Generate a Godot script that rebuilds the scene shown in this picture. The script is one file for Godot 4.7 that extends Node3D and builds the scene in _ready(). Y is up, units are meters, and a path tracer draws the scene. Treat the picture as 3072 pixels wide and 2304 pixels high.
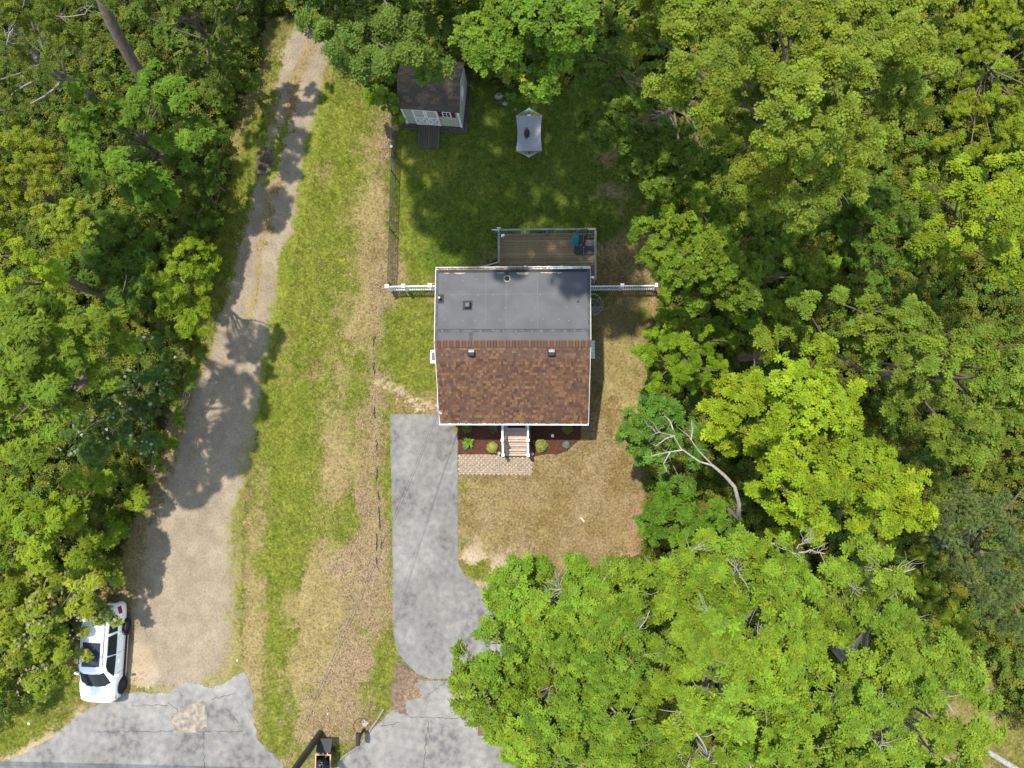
extends Node3D
# A small house, its yard and the woods round it, seen from a drone. x runs right, z towards the road, metres.

var rng := RandomNumberGenerator.new()
var M := {}
var taken := {}
var TX := {}
var SPRIG := {}
const SUN := Vector3(0.21, -1.0, 0.28)

const POLY := {
	"forest_l": [Vector2(-49.42,-42.64),Vector2(-15.82,-41.25),Vector2(-15.18,-22.49),Vector2(-15.83,-18.92),Vector2(-16.87,-16.13),Vector2(-17.14,-12.43),Vector2(-18.11,-7.86),Vector2(-19.07,-3.35),Vector2(-20.39,1.10),Vector2(-21.71,4.81),Vector2(-22.88,7.26),Vector2(-24.59,9.88),Vector2(-25.20,12.48),Vector2(-27.44,14.74),Vector2(-44.91,17.13)],
	"forest_t": [Vector2(-15.63,-41.24),Vector2(40.29,-38.92),Vector2(39.14,-20.25),Vector2(3.96,-19.49),Vector2(1.28,-18.61),Vector2(-2.66,-17.76),Vector2(-3.76,-19.63),Vector2(-7.00,-17.83),Vector2(-8.46,-17.86),Vector2(-10.32,-19.75),Vector2(-12.19,-21.67),Vector2(-13.32,-22.45),Vector2(-15.19,-22.87)],
	"forest_r": [Vector2(3.96,-19.67),Vector2(39.16,-20.61),Vector2(37.07,13.09),Vector2(22.72,14.15),Vector2(22.03,10.92),Vector2(14.51,16.80),Vector2(4.57,17.02),Vector2(1.22,10.39),Vector2(-0.49,8.05),Vector2(4.65,6.30),Vector2(5.27,3.58),Vector2(5.03,1.87),Vector2(5.22,-0.72),Vector2(5.61,-5.08),Vector2(6.23,-6.84),Vector2(6.51,-8.61),Vector2(5.66,-11.29),Vector2(5.34,-13.99),Vector2(4.47,-16.73)],
	"lane": [Vector2(-21.36,14.63),Vector2(-21.92,13.70),Vector2(-21.77,10.71),Vector2(-20.91,7.07),Vector2(-19.92,4.09),Vector2(-18.94,0.92),Vector2(-18.14,-2.46),Vector2(-17.49,-5.15),Vector2(-16.83,-7.86),Vector2(-16.17,-10.58),Vector2(-15.78,-13.15),Vector2(-15.93,-15.19),Vector2(-15.04,-16.47),Vector2(-14.45,-19.27),Vector2(-13.85,-21.14),Vector2(-13.51,-22.83),Vector2(-12.21,-22.42),Vector2(-11.42,-19.77),Vector2(-11.65,-17.54),Vector2(-12.07,-15.13),Vector2(-12.58,-13.11),Vector2(-13.07,-10.56),Vector2(-13.73,-7.29),Vector2(-13.97,-5.86),Vector2(-14.56,-4.06),Vector2(-15.02,-0.68),Vector2(-15.57,2.31),Vector2(-15.85,5.46),Vector2(-15.76,8.91),Vector2(-15.75,12.50),Vector2(-16.09,13.18),Vector2(-17.14,13.37),Vector2(-18.38,13.22),Vector2(-19.25,13.91)],
	"apron_l": [Vector2(-40.92,20.98),Vector2(-40.99,19.96),Vector2(-28.93,17.66),Vector2(-27.34,17.03),Vector2(-25.76,16.15),Vector2(-24.38,15.02),Vector2(-23.15,14.32),Vector2(-22.63,13.89),Vector2(-21.03,13.69),Vector2(-19.61,13.78),Vector2(-18.56,13.14),Vector2(-17.85,13.21),Vector2(-17.14,13.45),Vector2(-16.09,12.84),Vector2(-15.48,12.58),Vector2(-15.21,13.17),Vector2(-14.98,13.84),Vector2(-15.02,14.85),Vector2(-14.70,16.02),Vector2(-14.07,16.59),Vector2(-13.36,17.16),Vector2(-13.11,20.31)],
	"driveway": [Vector2(-8.05,-0.82),Vector2(-5.23,-0.82),Vector2(-4.48,0.17),Vector2(-4.44,3.12),Vector2(-4.38,6.90),Vector2(-4.03,7.50),Vector2(-3.25,8.17),Vector2(-2.72,8.75),Vector2(-1.86,9.76),Vector2(-1.17,11.43),Vector2(-1.17,12.70),Vector2(-5.80,12.78),Vector2(-6.50,12.52),Vector2(-7.02,12.02),Vector2(-7.46,11.52),Vector2(-7.73,10.51),Vector2(-7.85,5.39)],
	"apron_r": [Vector2(-6.66,12.89),Vector2(-1.17,12.80),Vector2(-0.48,15.41),Vector2(2.05,17.00),Vector2(4.57,17.44),Vector2(4.55,19.88),Vector2(-10.70,20.25),Vector2(-10.54,17.19),Vector2(-9.98,16.63),Vector2(-9.18,15.98),Vector2(-8.79,15.40),Vector2(-7.94,14.55),Vector2(-6.91,13.87),Vector2(-6.14,13.69)],
	"mulch_l": [Vector2(-4.45,-0.27),Vector2(-2.19,-0.27),Vector2(-2.18,1.26),Vector2(-3.28,1.23),Vector2(-4.44,1.27)],
	"mulch_r": [Vector2(-0.60,-0.27),Vector2(1.97,-0.28),Vector2(1.97,0.41),Vector2(1.59,0.71),Vector2(1.29,1.06),Vector2(0.81,1.23),Vector2(0.20,1.22),Vector2(-0.32,1.34),Vector2(-0.60,1.20)],
	"paver": [Vector2(-4.44,1.30),Vector2(-2.13,1.33),Vector2(-2.10,1.38),Vector2(-0.67,1.44),Vector2(-0.60,1.63),Vector2(-0.49,2.24),Vector2(-0.56,2.31),Vector2(-4.43,2.33)]
}

const SPLATS := [
	[0, -11.98, -10.55, 1.92, 7.33, 14, 1.0],
	[0, -13.37, 4.57, 1.08, 8.38, 3, 1.7],
	[0, -10.57, -2.46, 1.22, 6.11, 5, 0.7],
	[0, -14.12, -0.68, 1.22, 2.62, 0, 0.8],
	[1, -14.98, 8.04, 0.59, 8.73, 3, 0.8],
	[1, -9.58, -7.81, 1.05, 5.76, 4, 0.8],
	[1, -11.49, 5.42, 0.87, 6.98, 5, 0.6],
	[1, -13.82, 12.3, 1.57, 3.49, 0, 0.8],
	[1, -11.09, -1.57, 0.7, 5.24, 6, 0.5],
	[1, -12.97, -6.03, 1.05, 2.62, 10, 0.4],
	[2, -9.16, 8.49, 1.4, 6.28, 3, 1.35],
	[1, -9.88, 7.13, 1.4, 5.76, 3, 0.6],
	[2, -9.05, -2.46, 0.63, 5.76, 0, 0.75],
	[2, -10.64, 13.6, 1.57, 3.32, 15, 1.2],
	[1, -10.84, 12.25, 1.92, 3.49, 15, 0.6],
	[2, -8.58, -13.07, 0.44, 4.89, 4, 0.8],
	[2, -8.49, -6.91, 0.7, 2.09, 0, 0.8],
	[2, -11.83, 15.29, 1.57, 1.05, 0, 0.5],
	[2, -7.74, -10.87, 0.31, 3.84, 3, 1.0],
	[0, -8.01, 2.8, 0.24, 5.58, 0, 1.0],
	[0, -8.23, 12.38, 0.42, 2.97, 0, 1.2],
	[0, -10.77, 16.44, 2.09, 0.52, 0, 0.8],
	[0, -13.41, 14.82, 1.22, 1.57, 0, 0.8],
	[0, -11.69, -14.57, 1.57, 4.54, 12, 0.8],
	[4, -10.98, -15.67, 1.05, 2.79, 14, 0.6],
	[0, -14.83, -7.84, 1.05, 2.62, 14, 0.9],
	[0, -15.73, -14.63, 0.52, 5.24, 10, 0.4],
	[4, -18.99, -0.68, 0.87, 5.76, 20, 1.0],
	[0, -18.4, -5.15, 0.87, 4.54, 18, 1.1],
	[0, -16.75, -11.5, 0.7, 4.54, 14, 1.0],
	[1, -21.26, 7.25, 1.05, 2.79, 10, 0.9],
	[4, -22.54, 11.58, 1.22, 2.79, 0, 0.8],
	[0, -26.71, 15.07, 2.79, 1.57, -25, 1.1],
	[4, -24.91, 15.03, 1.57, 1.05, -25, 0.8],
	[4, -10.42, 0.55, 0.72, 0.52, -21, 0.55],
	[0, -12.01, 3.13, 0.78, 0.39, -8, 0.87],
	[0, -10.18, -3.97, 0.85, 0.73, 17, 0.49],
	[4, -9.88, 16.12, 0.25, 1.0, 19, 0.87],
	[0, -7.99, 12.63, 0.73, 0.74, 33, 0.98],
	[1, -11.46, -15.88, 0.84, 0.79, 0, 0.49],
	[0, -14.79, 1.11, 0.45, 0.88, 38, 0.67],
	[1, -13.11, -2.18, 0.66, 1.27, 22, 0.62],
	[0, -8.69, 2.67, 0.45, 0.64, 22, 0.87],
	[1, -10.55, 1.78, 0.96, 1.35, 22, 0.7],
	[2, -12.46, -6.46, 0.49, 0.66, -14, 0.5],
	[2, -12.94, 13.7, 0.9, 0.83, 13, 0.5],
	[0, -14.55, 6.96, 0.95, 0.61, 5, 0.93],
	[2, -10.29, 3.33, 0.28, 0.84, -9, 0.62],
	[1, -12.94, 8.38, 0.47, 1.34, 6, 0.53],
	[0, -15.06, 2.73, 0.3, 0.84, 3, 0.64],
	[2, -10.99, -6.61, 0.74, 0.48, 5, 0.78],
	[1, -11.65, 11.54, 0.95, 0.44, -14, 0.94],
	[4, -14.73, 3.98, 0.95, 1.24, -9, 0.6],
	[0, -12.24, -1.84, 0.89, 0.41, -20, 0.92],
	[0, -9.72, 13.67, 0.58, 0.76, 17, 0.73],
	[4, -12.3, 14.62, 0.47, 0.8, -10, 0.89],
	[0, -10.49, -14.21, 0.55, 1.03, -6, 0.45],
	[4, -8.98, -12.01, 0.67, 0.7, -27, 0.65],
	[0, -13.06, -0.35, 0.91, 0.77, 27, 0.54],
	[1, -11.26, -11.32, 0.36, 0.69, -23, 0.96],
	[0, -8.41, -5.87, 0.42, 0.53, 0, 0.95],
	[0, -9.17, 13.14, 0.25, 1.36, 8, 0.89],
	[1, -12.18, 8.0, 0.61, 0.7, -16, 0.97],
	[1, -9.53, -15.14, 0.82, 1.32, 23, 0.66],
	[4, -8.75, 0.72, 0.83, 1.16, 35, 0.55],
	[1, -13.6, -2.57, 0.64, 1.08, -12, 0.95],
	[0, -9.15, 13.43, 0.69, 1.0, 0, 0.8],
	[1, -9.54, -11.91, 0.94, 1.0, -3, 0.71],
	[4, -9.64, 10.98, 0.81, 1.19, 8, 0.66],
	[1, -11.07, 15.85, 0.67, 0.75, 12, 0.96],
	[1, -10.66, 1.69, 0.8, 0.42, 21, 0.97],
	[0, -9.96, 3.41, 0.28, 0.71, 7, 0.84],
	[2, -13.5, 14.55, 0.48, 0.9, 10, 0.87],
	[4, -8.02, 14.28, 0.26, 1.37, -26, 0.55],
	[0, -10.63, -17.34, 0.38, 0.47, 3, 0.46],
	[2, -9.03, -16.05, 0.82, 1.31, -23, 0.72],
	[4, -12.78, -3.36, 0.61, 0.6, 6, 0.87],
	[4, -12.59, -2.75, 0.83, 0.38, 8, 0.56],
	[4, -12.74, -3.65, 0.84, 0.62, 33, 0.5],
	[2, -9.86, -0.74, 0.26, 1.0, -29, 0.77],
	[1, -9.31, 10.4, 0.29, 0.67, 29, 0.73],
	[4, -10.86, 11.1, 0.82, 0.64, -13, 0.54],
	[2, -8.98, 9.73, 0.95, 0.75, 16, 0.96],
	[0, -10.68, 4.93, 0.78, 1.22, 24, 0.8],
	[1, -12.56, 4.37, 0.49, 0.94, 0, 0.92],
	[4, -12.14, -13.82, 0.25, 1.22, -9, 0.7],
	[4, -9.12, 2.51, 0.44, 1.23, 13, 0.82],
	[1, -12.77, -2.9, 0.38, 0.38, -10, 0.54],
	[0, -10.75, -16.68, 0.46, 0.42, -5, 0.46],
	[4, -8.97, -9.18, 0.42, 0.6, -4, 0.46],
	[4, -8.74, 10.86, 0.83, 1.38, 2, 0.84],
	[0, -10.21, -7.88, 0.31, 0.57, -26, 0.77],
	[1, -10.67, 0.17, 0.58, 1.14, 26, 0.61],
	[1, -9.64, -5.75, 0.74, 1.26, 9, 0.49],
	[4, -11.42, -14.29, 0.29, 1.06, 11, 0.99],
	[1, -10.78, -17.1, 0.29, 0.45, -22, 0.63],
	[2, -9.6, -14.58, 0.35, 0.73, -4, 0.88],
	[0, -9.85, 4.99, 0.84, 0.94, 2, 0.71],
	[4, -9.14, 15.16, 0.85, 0.7, -9, 0.98],
	[4, -8.67, 10.35, 0.4, 0.74, 35, 0.88],
	[4, -9.46, 15.42, 0.84, 0.77, -8, 0.85],
	[0, -10.55, 16.41, 0.36, 0.97, -29, 0.85],
	[0, -12.68, -3.95, 0.45, 0.99, 25, 0.62],
	[1, -8.79, 4.79, 0.35, 0.36, 22, 0.62],
	[2, -13.89, 3.56, 0.58, 1.12, 20, 0.99],
	[1, -12.35, 9.46, 0.35, 0.9, 29, 0.46],
	[1, -9.51, -5.4, 0.89, 1.02, 33, 0.73],
	[0, -10.56, 4.45, 0.26, 0.95, 10, 0.87],
	[0, -15.0, 3.88, 0.63, 0.65, 24, 0.61],
	[1, -11.57, 6.3, 0.5, 0.59, -28, 0.78],
	[0, -9.65, -1.96, 0.56, 0.65, -6, 0.53],
	[1, -13.52, 8.93, 0.69, 0.68, -17, 0.83],
	[0, -10.11, -5.77, 0.4, 0.77, -22, 0.45],
	[2, -9.84, -4.92, 0.85, 1.16, 11, 0.48],
	[0, -11.18, -15.17, 0.76, 1.16, 25, 0.55],
	[1, -11.16, 14.26, 0.88, 0.62, 3, 0.83],
	[0, -9.44, 10.27, 0.92, 0.79, 2, 0.64],
	[1, -10.4, -12.7, 0.33, 1.08, 27, 0.91],
	[4, -13.15, 7.16, 0.69, 1.33, 2, 0.72],
	[4, -8.94, -9.7, 0.75, 0.93, 17, 0.82],
	[2, -11.46, -15.9, 0.44, 1.05, 36, 0.49],
	[2, -11.35, 6.89, 0.53, 0.74, -23, 0.85],
	[4, -12.12, -13.78, 0.95, 1.19, 12, 0.85],
	[2, -14.11, 0.01, 0.25, 1.27, 10, 0.55],
	[4, -10.41, 3.35, 0.57, 1.39, 2, 0.85],
	[0, -9.04, 10.92, 0.72, 1.33, -14, 0.8],
	[4, -8.2, -2.99, 0.48, 0.79, -9, 0.5],
	[1, -8.96, -13.23, 0.41, 0.4, 25, 0.83],
	[1, -13.45, -4.71, 0.74, 0.77, -7, 0.62],
	[0, -11.94, 1.18, 0.68, 0.37, -10, 0.56],
	[0, -13.18, 10.78, 0.32, 0.57, 6, 0.64],
	[0, -11.84, -6.32, 0.41, 1.04, -29, 0.89],
	[0, -8.26, -4.15, 0.73, 0.96, 10, 0.72],
	[1, -12.94, 9.56, 0.89, 1.06, -19, 0.76],
	[4, -11.73, 10.75, 0.59, 0.8, -11, 0.51],
	[4, -9.59, -15.18, 0.78, 0.99, 12, 0.8],
	[1, -10.97, -2.97, 0.26, 1.04, -12, 0.49],
	[1, -11.18, -7.53, 0.39, 1.38, -16, 0.49],
	[1, -14.3, 7.88, 0.92, 0.39, -29, 0.64],
	[4, -8.59, 5.83, 0.83, 0.42, -2, 0.88],
	[4, -9.79, 9.2, 0.92, 0.44, 6, 0.46],
	[1, -12.5, 15.48, 0.51, 0.78, 16, 0.97],
	[1, -11.7, 3.57, 0.26, 0.37, -29, 0.82],
	[2, -10.51, 6.84, 0.37, 1.03, 32, 0.69],
	[4, -12.64, -4.21, 0.37, 0.47, -18, 0.98],
	[1, -10.62, 9.87, 0.27, 0.8, 31, 0.75],
	[4, -10.67, -11.14, 0.73, 0.62, -3, 0.73],
	[1, -12.16, 8.12, 0.47, 0.79, -2, 0.85],
	[1, -13.22, -3.34, 0.62, 0.34, 38, 0.6],
	[0, -12.11, 4.48, 0.84, 1.08, 31, 0.72],
	[0, -12.29, 5.61, 0.8, 0.62, -6, 0.8],
	[4, -10.79, 15.07, 0.28, 1.0, 27, 0.82],
	[1, -8.31, -4.26, 0.37, 0.67, -6, 0.61],
	[2, -10.81, -5.63, 0.72, 0.85, -12, 0.67],
	[1, 2.32, 6.23, 0.61, 0.54, 0, 0.65],
	[4, -3.47, 4.56, 0.73, 0.64, 0, 0.6],
	[3, -1.02, 5.69, 0.22, 0.6, 0, 0.75],
	[1, 4.04, 5.43, 0.68, 0.69, 0, 0.78],
	[4, 2.64, 3.65, 0.24, 0.33, 0, 0.69],
	[1, 0.62, 2.24, 0.26, 0.54, 0, 0.63],
	[1, 0.32, 3.75, 0.35, 0.68, 0, 0.67],
	[4, -1.87, 7.09, 0.23, 0.49, 0, 0.85],
	[1, 2.44, 6.94, 0.29, 0.28, 0, 0.68],
	[4, 3.79, 5.09, 0.42, 0.49, 0, 0.54],
	[3, -0.37, 5.89, 0.29, 0.21, 0, 0.47],
	[4, 2.52, 3.17, 0.54, 0.25, 0, 0.82],
	[4, -0.35, 3.76, 0.27, 0.25, 0, 0.73],
	[1, 1.79, 2.05, 0.72, 0.55, 0, 0.67],
	[3, 2.47, 5.81, 0.63, 0.66, 0, 0.83],
	[4, -3.08, 2.04, 0.29, 0.27, 0, 0.85],
	[4, -1.48, 6.8, 0.78, 0.25, 0, 0.79],
	[3, -3.43, 6.38, 0.68, 0.36, 0, 0.79],
	[4, 2.41, 6.62, 0.65, 0.68, 0, 0.5],
	[1, 3.63, 3.29, 0.44, 0.35, 0, 0.5],
	[4, 1.94, 2.05, 0.71, 0.26, 0, 0.52],
	[1, 1.53, 4.5, 0.72, 0.37, 0, 0.72],
	[1, 1.12, 2.73, 0.59, 0.34, 0, 0.48],
	[4, 1.5, 6.13, 0.59, 0.48, 0, 0.58],
	[1, -1.84, 6.73, 0.25, 0.66, 0, 0.5],
	[3, 4.42, 6.18, 0.54, 0.36, 0, 0.73],
	[4, 0.07, 4.17, 0.35, 0.28, 0, 0.83],
	[4, -1.51, 5.73, 0.37, 0.31, 0, 0.45],
	[4, -2.33, 6.09, 0.35, 0.39, 0, 0.73],
	[1, 3.93, 5.15, 0.66, 0.24, 0, 0.45],
	[1, 0.39, 2.31, 0.26, 0.25, 0, 0.54],
	[1, -0.37, 5.87, 0.36, 0.3, 0, 0.47],
	[4, 4.14, 2.91, 0.22, 0.68, 0, 0.61],
	[4, 0.71, 3.06, 0.34, 0.48, 0, 0.83],
	[3, -1.83, 5.71, 0.26, 0.45, 0, 0.72],
	[4, -3.32, 5.04, 0.24, 0.22, 0, 0.48],
	[1, 1.81, 6.26, 0.69, 0.43, 0, 0.51],
	[1, -1.31, 6.41, 0.25, 0.36, 0, 0.86],
	[1, 1.08, 6.62, 0.38, 0.56, 0, 0.83],
	[4, 1.84, 5.69, 0.24, 0.26, 0, 0.5],
	[4, -0.54, 3.69, 0.49, 0.34, 0, 0.71],
	[4, -1.9, 4.77, 0.45, 0.27, 0, 0.52],
	[4, 1.21, 4.78, 0.57, 0.33, 0, 0.87],
	[4, 2.01, 5.23, 0.56, 0.23, 0, 0.61],
	[4, 3.43, 3.58, 0.33, 0.7, 0, 0.4],
	[1, -0.01, 5.04, 0.32, 0.41, 0, 0.81],
	[4, 2.39, 2.08, 0.23, 0.58, 0, 0.8],
	[3, 0.91, 4.05, 0.48, 0.65, 0, 0.72],
	[4, 3.51, 6.93, 0.43, 0.46, 0, 0.66],
	[4, 2.86, 6.83, 0.76, 0.56, 0, 0.66],
	[4, 5.12, -3.31, 0.43, 0.86, 0, 0.42],
	[1, 3.19, -2.3, 0.24, 0.86, 0, 0.65],
	[4, 5.31, -5.2, 0.5, 0.59, 0, 0.78],
	[1, 4.79, 0.12, 0.46, 0.63, 0, 0.66],
	[4, 4.53, -4.08, 0.55, 0.71, 0, 0.75],
	[1, 3.27, -0.82, 0.28, 0.7, 0, 0.64],
	[1, 2.98, 0.45, 0.44, 0.48, 0, 0.71],
	[0, 4.57, -4.6, 0.23, 0.44, 0, 0.57],
	[1, 3.9, -1.65, 0.39, 0.42, 0, 0.77],
	[0, 4.93, -3.41, 0.3, 0.26, 0, 0.57],
	[1, 4.09, 0.48, 0.4, 0.36, 0, 0.61],
	[1, 4.0, -2.04, 0.48, 0.43, 0, 0.74],
	[1, 3.13, 0.02, 0.24, 0.53, 0, 0.63],
	[1, 3.76, 0.93, 0.29, 0.38, 0, 0.48],
	[1, 3.48, -2.51, 0.58, 0.32, 0, 0.76],
	[4, 3.48, -1.18, 0.57, 0.62, 0, 0.77],
	[1, 4.13, -2.75, 0.56, 0.26, 0, 0.61],
	[1, 4.85, -0.61, 0.42, 0.29, 0, 0.65],
	[0, 5.39, -5.84, 0.3, 0.53, 0, 0.7],
	[4, 3.76, -3.5, 0.48, 0.83, 0, 0.7],
	[1, 3.68, -3.25, 0.25, 0.65, 0, 0.73],
	[0, 5.31, -1.51, 0.32, 0.6, 0, 0.79],
	[0, 5.34, -6.17, 0.35, 0.73, 0, 0.74],
	[1, 3.72, -0.03, 0.27, 0.37, 0, 0.61],
	[1, 3.88, -5.62, 0.26, 0.26, 0, 0.49],
	[0, 5.32, -0.38, 0.41, 0.25, 0, 0.71],
	[1, 3.62, 0.95, 0.34, 0.41, 0, 0.57],
	[0, 3.4, -3.18, 0.45, 0.81, 0, 0.46],
	[1, 3.31, -5.02, 0.33, 0.51, 0, 0.5],
	[4, 3.4, -1.91, 0.53, 0.87, 0, 0.55],
	[4, 4.02, -1.34, 0.36, 0.63, 0, 0.75],
	[0, 3.1, 0.51, 0.3, 0.87, 0, 0.67],
	[0, 5.27, -2.07, 0.21, 0.8, 0, 0.65],
	[1, 4.55, -0.95, 0.38, 0.86, 0, 0.66],
	[0, 3.14, -1.74, 0.54, 0.21, 0, 0.48],
	[0, 4.11, -4.68, 0.56, 0.48, 0, 0.72],
	[0, 4.4, -2.88, 0.55, 0.7, 0, 0.75],
	[4, 3.71, -5.91, 0.36, 0.47, 0, 0.53],
	[4, 4.63, -2.66, 0.41, 0.26, 0, 0.68],
	[0, 5.08, -4.49, 0.54, 0.35, 0, 0.46],
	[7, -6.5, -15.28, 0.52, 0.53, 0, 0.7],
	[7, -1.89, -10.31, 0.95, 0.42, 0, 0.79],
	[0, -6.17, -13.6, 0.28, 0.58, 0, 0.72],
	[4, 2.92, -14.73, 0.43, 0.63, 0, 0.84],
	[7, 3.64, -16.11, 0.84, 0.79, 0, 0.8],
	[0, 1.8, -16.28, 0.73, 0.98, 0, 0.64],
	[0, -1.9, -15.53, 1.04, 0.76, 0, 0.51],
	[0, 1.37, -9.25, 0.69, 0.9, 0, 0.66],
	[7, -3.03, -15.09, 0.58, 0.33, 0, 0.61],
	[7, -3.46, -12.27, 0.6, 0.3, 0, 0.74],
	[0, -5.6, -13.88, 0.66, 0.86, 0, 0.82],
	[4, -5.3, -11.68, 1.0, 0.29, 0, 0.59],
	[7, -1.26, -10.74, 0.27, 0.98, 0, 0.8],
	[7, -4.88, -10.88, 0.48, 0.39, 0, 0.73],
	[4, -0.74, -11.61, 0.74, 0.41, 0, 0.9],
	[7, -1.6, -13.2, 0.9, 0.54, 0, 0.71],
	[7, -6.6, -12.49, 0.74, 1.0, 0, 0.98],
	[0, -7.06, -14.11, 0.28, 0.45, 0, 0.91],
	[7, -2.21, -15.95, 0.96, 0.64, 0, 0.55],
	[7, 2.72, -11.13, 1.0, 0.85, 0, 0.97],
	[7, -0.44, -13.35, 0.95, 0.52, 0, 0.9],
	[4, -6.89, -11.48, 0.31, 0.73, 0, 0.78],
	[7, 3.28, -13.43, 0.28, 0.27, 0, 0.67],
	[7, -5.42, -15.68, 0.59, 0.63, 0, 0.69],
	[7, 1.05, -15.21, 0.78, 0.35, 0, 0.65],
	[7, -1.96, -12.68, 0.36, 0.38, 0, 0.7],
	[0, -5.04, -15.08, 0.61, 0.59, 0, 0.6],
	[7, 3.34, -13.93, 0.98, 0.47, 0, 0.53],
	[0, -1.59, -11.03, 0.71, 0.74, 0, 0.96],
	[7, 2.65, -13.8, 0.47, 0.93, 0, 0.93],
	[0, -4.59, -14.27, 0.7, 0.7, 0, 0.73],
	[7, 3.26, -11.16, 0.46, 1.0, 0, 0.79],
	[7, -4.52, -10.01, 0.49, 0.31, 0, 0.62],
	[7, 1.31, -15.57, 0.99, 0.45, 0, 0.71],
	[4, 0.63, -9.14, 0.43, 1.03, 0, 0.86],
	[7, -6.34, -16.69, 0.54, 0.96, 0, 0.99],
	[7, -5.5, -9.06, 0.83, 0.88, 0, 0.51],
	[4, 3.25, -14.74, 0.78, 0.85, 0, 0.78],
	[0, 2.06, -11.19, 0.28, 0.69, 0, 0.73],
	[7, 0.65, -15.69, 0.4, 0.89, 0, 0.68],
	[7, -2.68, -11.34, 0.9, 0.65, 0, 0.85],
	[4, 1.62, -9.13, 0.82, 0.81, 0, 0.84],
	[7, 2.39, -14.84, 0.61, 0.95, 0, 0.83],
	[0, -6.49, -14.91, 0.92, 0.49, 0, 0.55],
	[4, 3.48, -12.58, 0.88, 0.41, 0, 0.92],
	[0, -6.86, -4.41, 1.22, 3.32, 0, 1.35],
	[1, -6.52, -6.36, 1.05, 1.05, 0, 0.6],
	[4, -7.0, -1.58, 1.4, 0.87, 20, 1.1],
	[3, -7.27, -1.93, 1.48, 0.23, 31, 1.9],
	[3, -5.94, -1.23, 0.7, 0.19, 31, 1.7],
	[1, -7.72, -2.28, 1.05, 0.21, 31, 1.0],
	[4, 0.2, 3.61, 4.71, 3.14, 0, 1.3],
	[1, -2.92, 4.66, 1.57, 2.09, 0, 0.9],
	[3, -3.43, 5.35, 0.52, 1.57, 0, 0.8],
	[1, -0.49, 4.3, 2.27, 1.22, 10, 0.6],
	[3, -2.04, 6.88, 0.73, 0.56, 0, 1.5],
	[0, -3.42, 7.23, 0.52, 0.61, 40, 1.0],
	[3, -3.59, 8.09, 0.7, 0.7, 0, 1.0],
	[4, 2.62, 2.22, 1.75, 3.49, 0, 1.0],
	[2, 4.66, 5.12, 0.7, 1.22, 0, 1.5],
	[2, 4.93, 2.9, 0.35, 1.75, 0, 1.0],
	[1, -3.62, 2.6, 0.7, 0.52, 0, 0.5],
	[0, -4.15, 2.95, 0.28, 0.42, 0, 1.0],
	[1, 4.12, -3.68, 1.4, 4.01, 0, 1.5],
	[4, 4.01, 0.67, 1.4, 1.57, 0, 1.1],
	[2, 5.7, -6.31, 0.38, 1.05, 0, 1.4],
	[4, 3.51, -2.46, 0.35, 2.79, 0, 0.5],
	[0, 3.18, -7.03, 0.7, 0.35, 0, 1.1],
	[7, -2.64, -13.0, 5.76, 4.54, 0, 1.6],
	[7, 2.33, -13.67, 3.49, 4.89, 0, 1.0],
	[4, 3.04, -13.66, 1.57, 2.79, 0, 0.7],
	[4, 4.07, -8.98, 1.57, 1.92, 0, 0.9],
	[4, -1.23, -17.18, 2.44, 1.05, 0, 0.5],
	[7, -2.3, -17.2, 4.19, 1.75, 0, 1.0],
	[0, -6.94, -12.32, 1.05, 4.19, 0, 1.2],
	[1, -2.63, -9.74, 0.7, 0.7, 0, 0.9],
	[1, -7.34, -8.16, 0.52, 0.87, 0, 1.1],
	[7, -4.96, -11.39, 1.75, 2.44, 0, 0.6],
	[4, -2.65, -15.37, 1.4, 2.09, 0, 0.5],
	[0, -5.34, -13.76, 1.05, 1.05, 0, 0.6],
	[5, -19.0, 10.67, 2.27, 2.62, 0, 2.2],
	[5, -19.02, 7.22, 2.27, 2.79, 3, 2.2],
	[5, -18.32, 3.38, 1.75, 2.97, 8, 2.2],
	[5, -17.52, 0.21, 1.75, 2.97, 10, 2.2],
	[5, -16.7, -2.99, 1.48, 2.97, 13, 2.2],
	[5, -15.87, -6.04, 1.31, 2.97, 14, 2.2],
	[5, -15.31, -9.12, 1.22, 2.62, 13, 2.2],
	[5, -14.64, -11.67, 1.08, 2.27, 14, 2.2],
	[5, -14.06, -14.23, 0.96, 2.09, 14, 2.2],
	[5, -13.57, -16.82, 1.08, 2.09, 14, 2.2],
	[5, -13.16, -19.43, 1.01, 1.92, 12, 2.2],
	[5, -13.2, -20.93, 0.87, 1.05, 0, 2.2],
	[0, -14.38, -15.35, 0.3, 2.27, 14, 9],
	[4, -14.81, -11.67, 0.23, 2.27, 14, 8],
	[1, -15.44, -7.67, 0.19, 2.27, 13, 6],
	[4, -13.71, -18.13, 0.3, 1.92, 13, 9],
	[4, -13.0, -20.37, 0.21, 1.05, 10, 7],
	[8, -15.17, -14.62, 0.49, 0.63, 10, 8],
	[3, -19.43, 8.09, 1.57, 2.79, 0, 0.6],
	[3, -21.09, 12.07, 1.57, 1.05, 0, 1.6],
	[3, -24.0, 15.53, 1.05, 1.05, 0, 1.7],
	[3, -26.46, 16.51, 2.09, 0.24, -22, 1.7],
	[3, -11.71, 3.69, 0.17, 0.17, 0, 0.2],
	[8, -6.84, 12.36, 0.59, 1.05, -20, 1.0],
	[2, -6.66, 13.19, 0.7, 1.05, -20, 1.3],
	[8, -10.76, 16.74, 2.09, 0.24, 0, 0.9],
	[2, -7.85, 14.72, 0.42, 1.22, 30, 1.2],
	[8, -8.07, -16.09, 0.24, 1.05, 4, 0.8]
]

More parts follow.
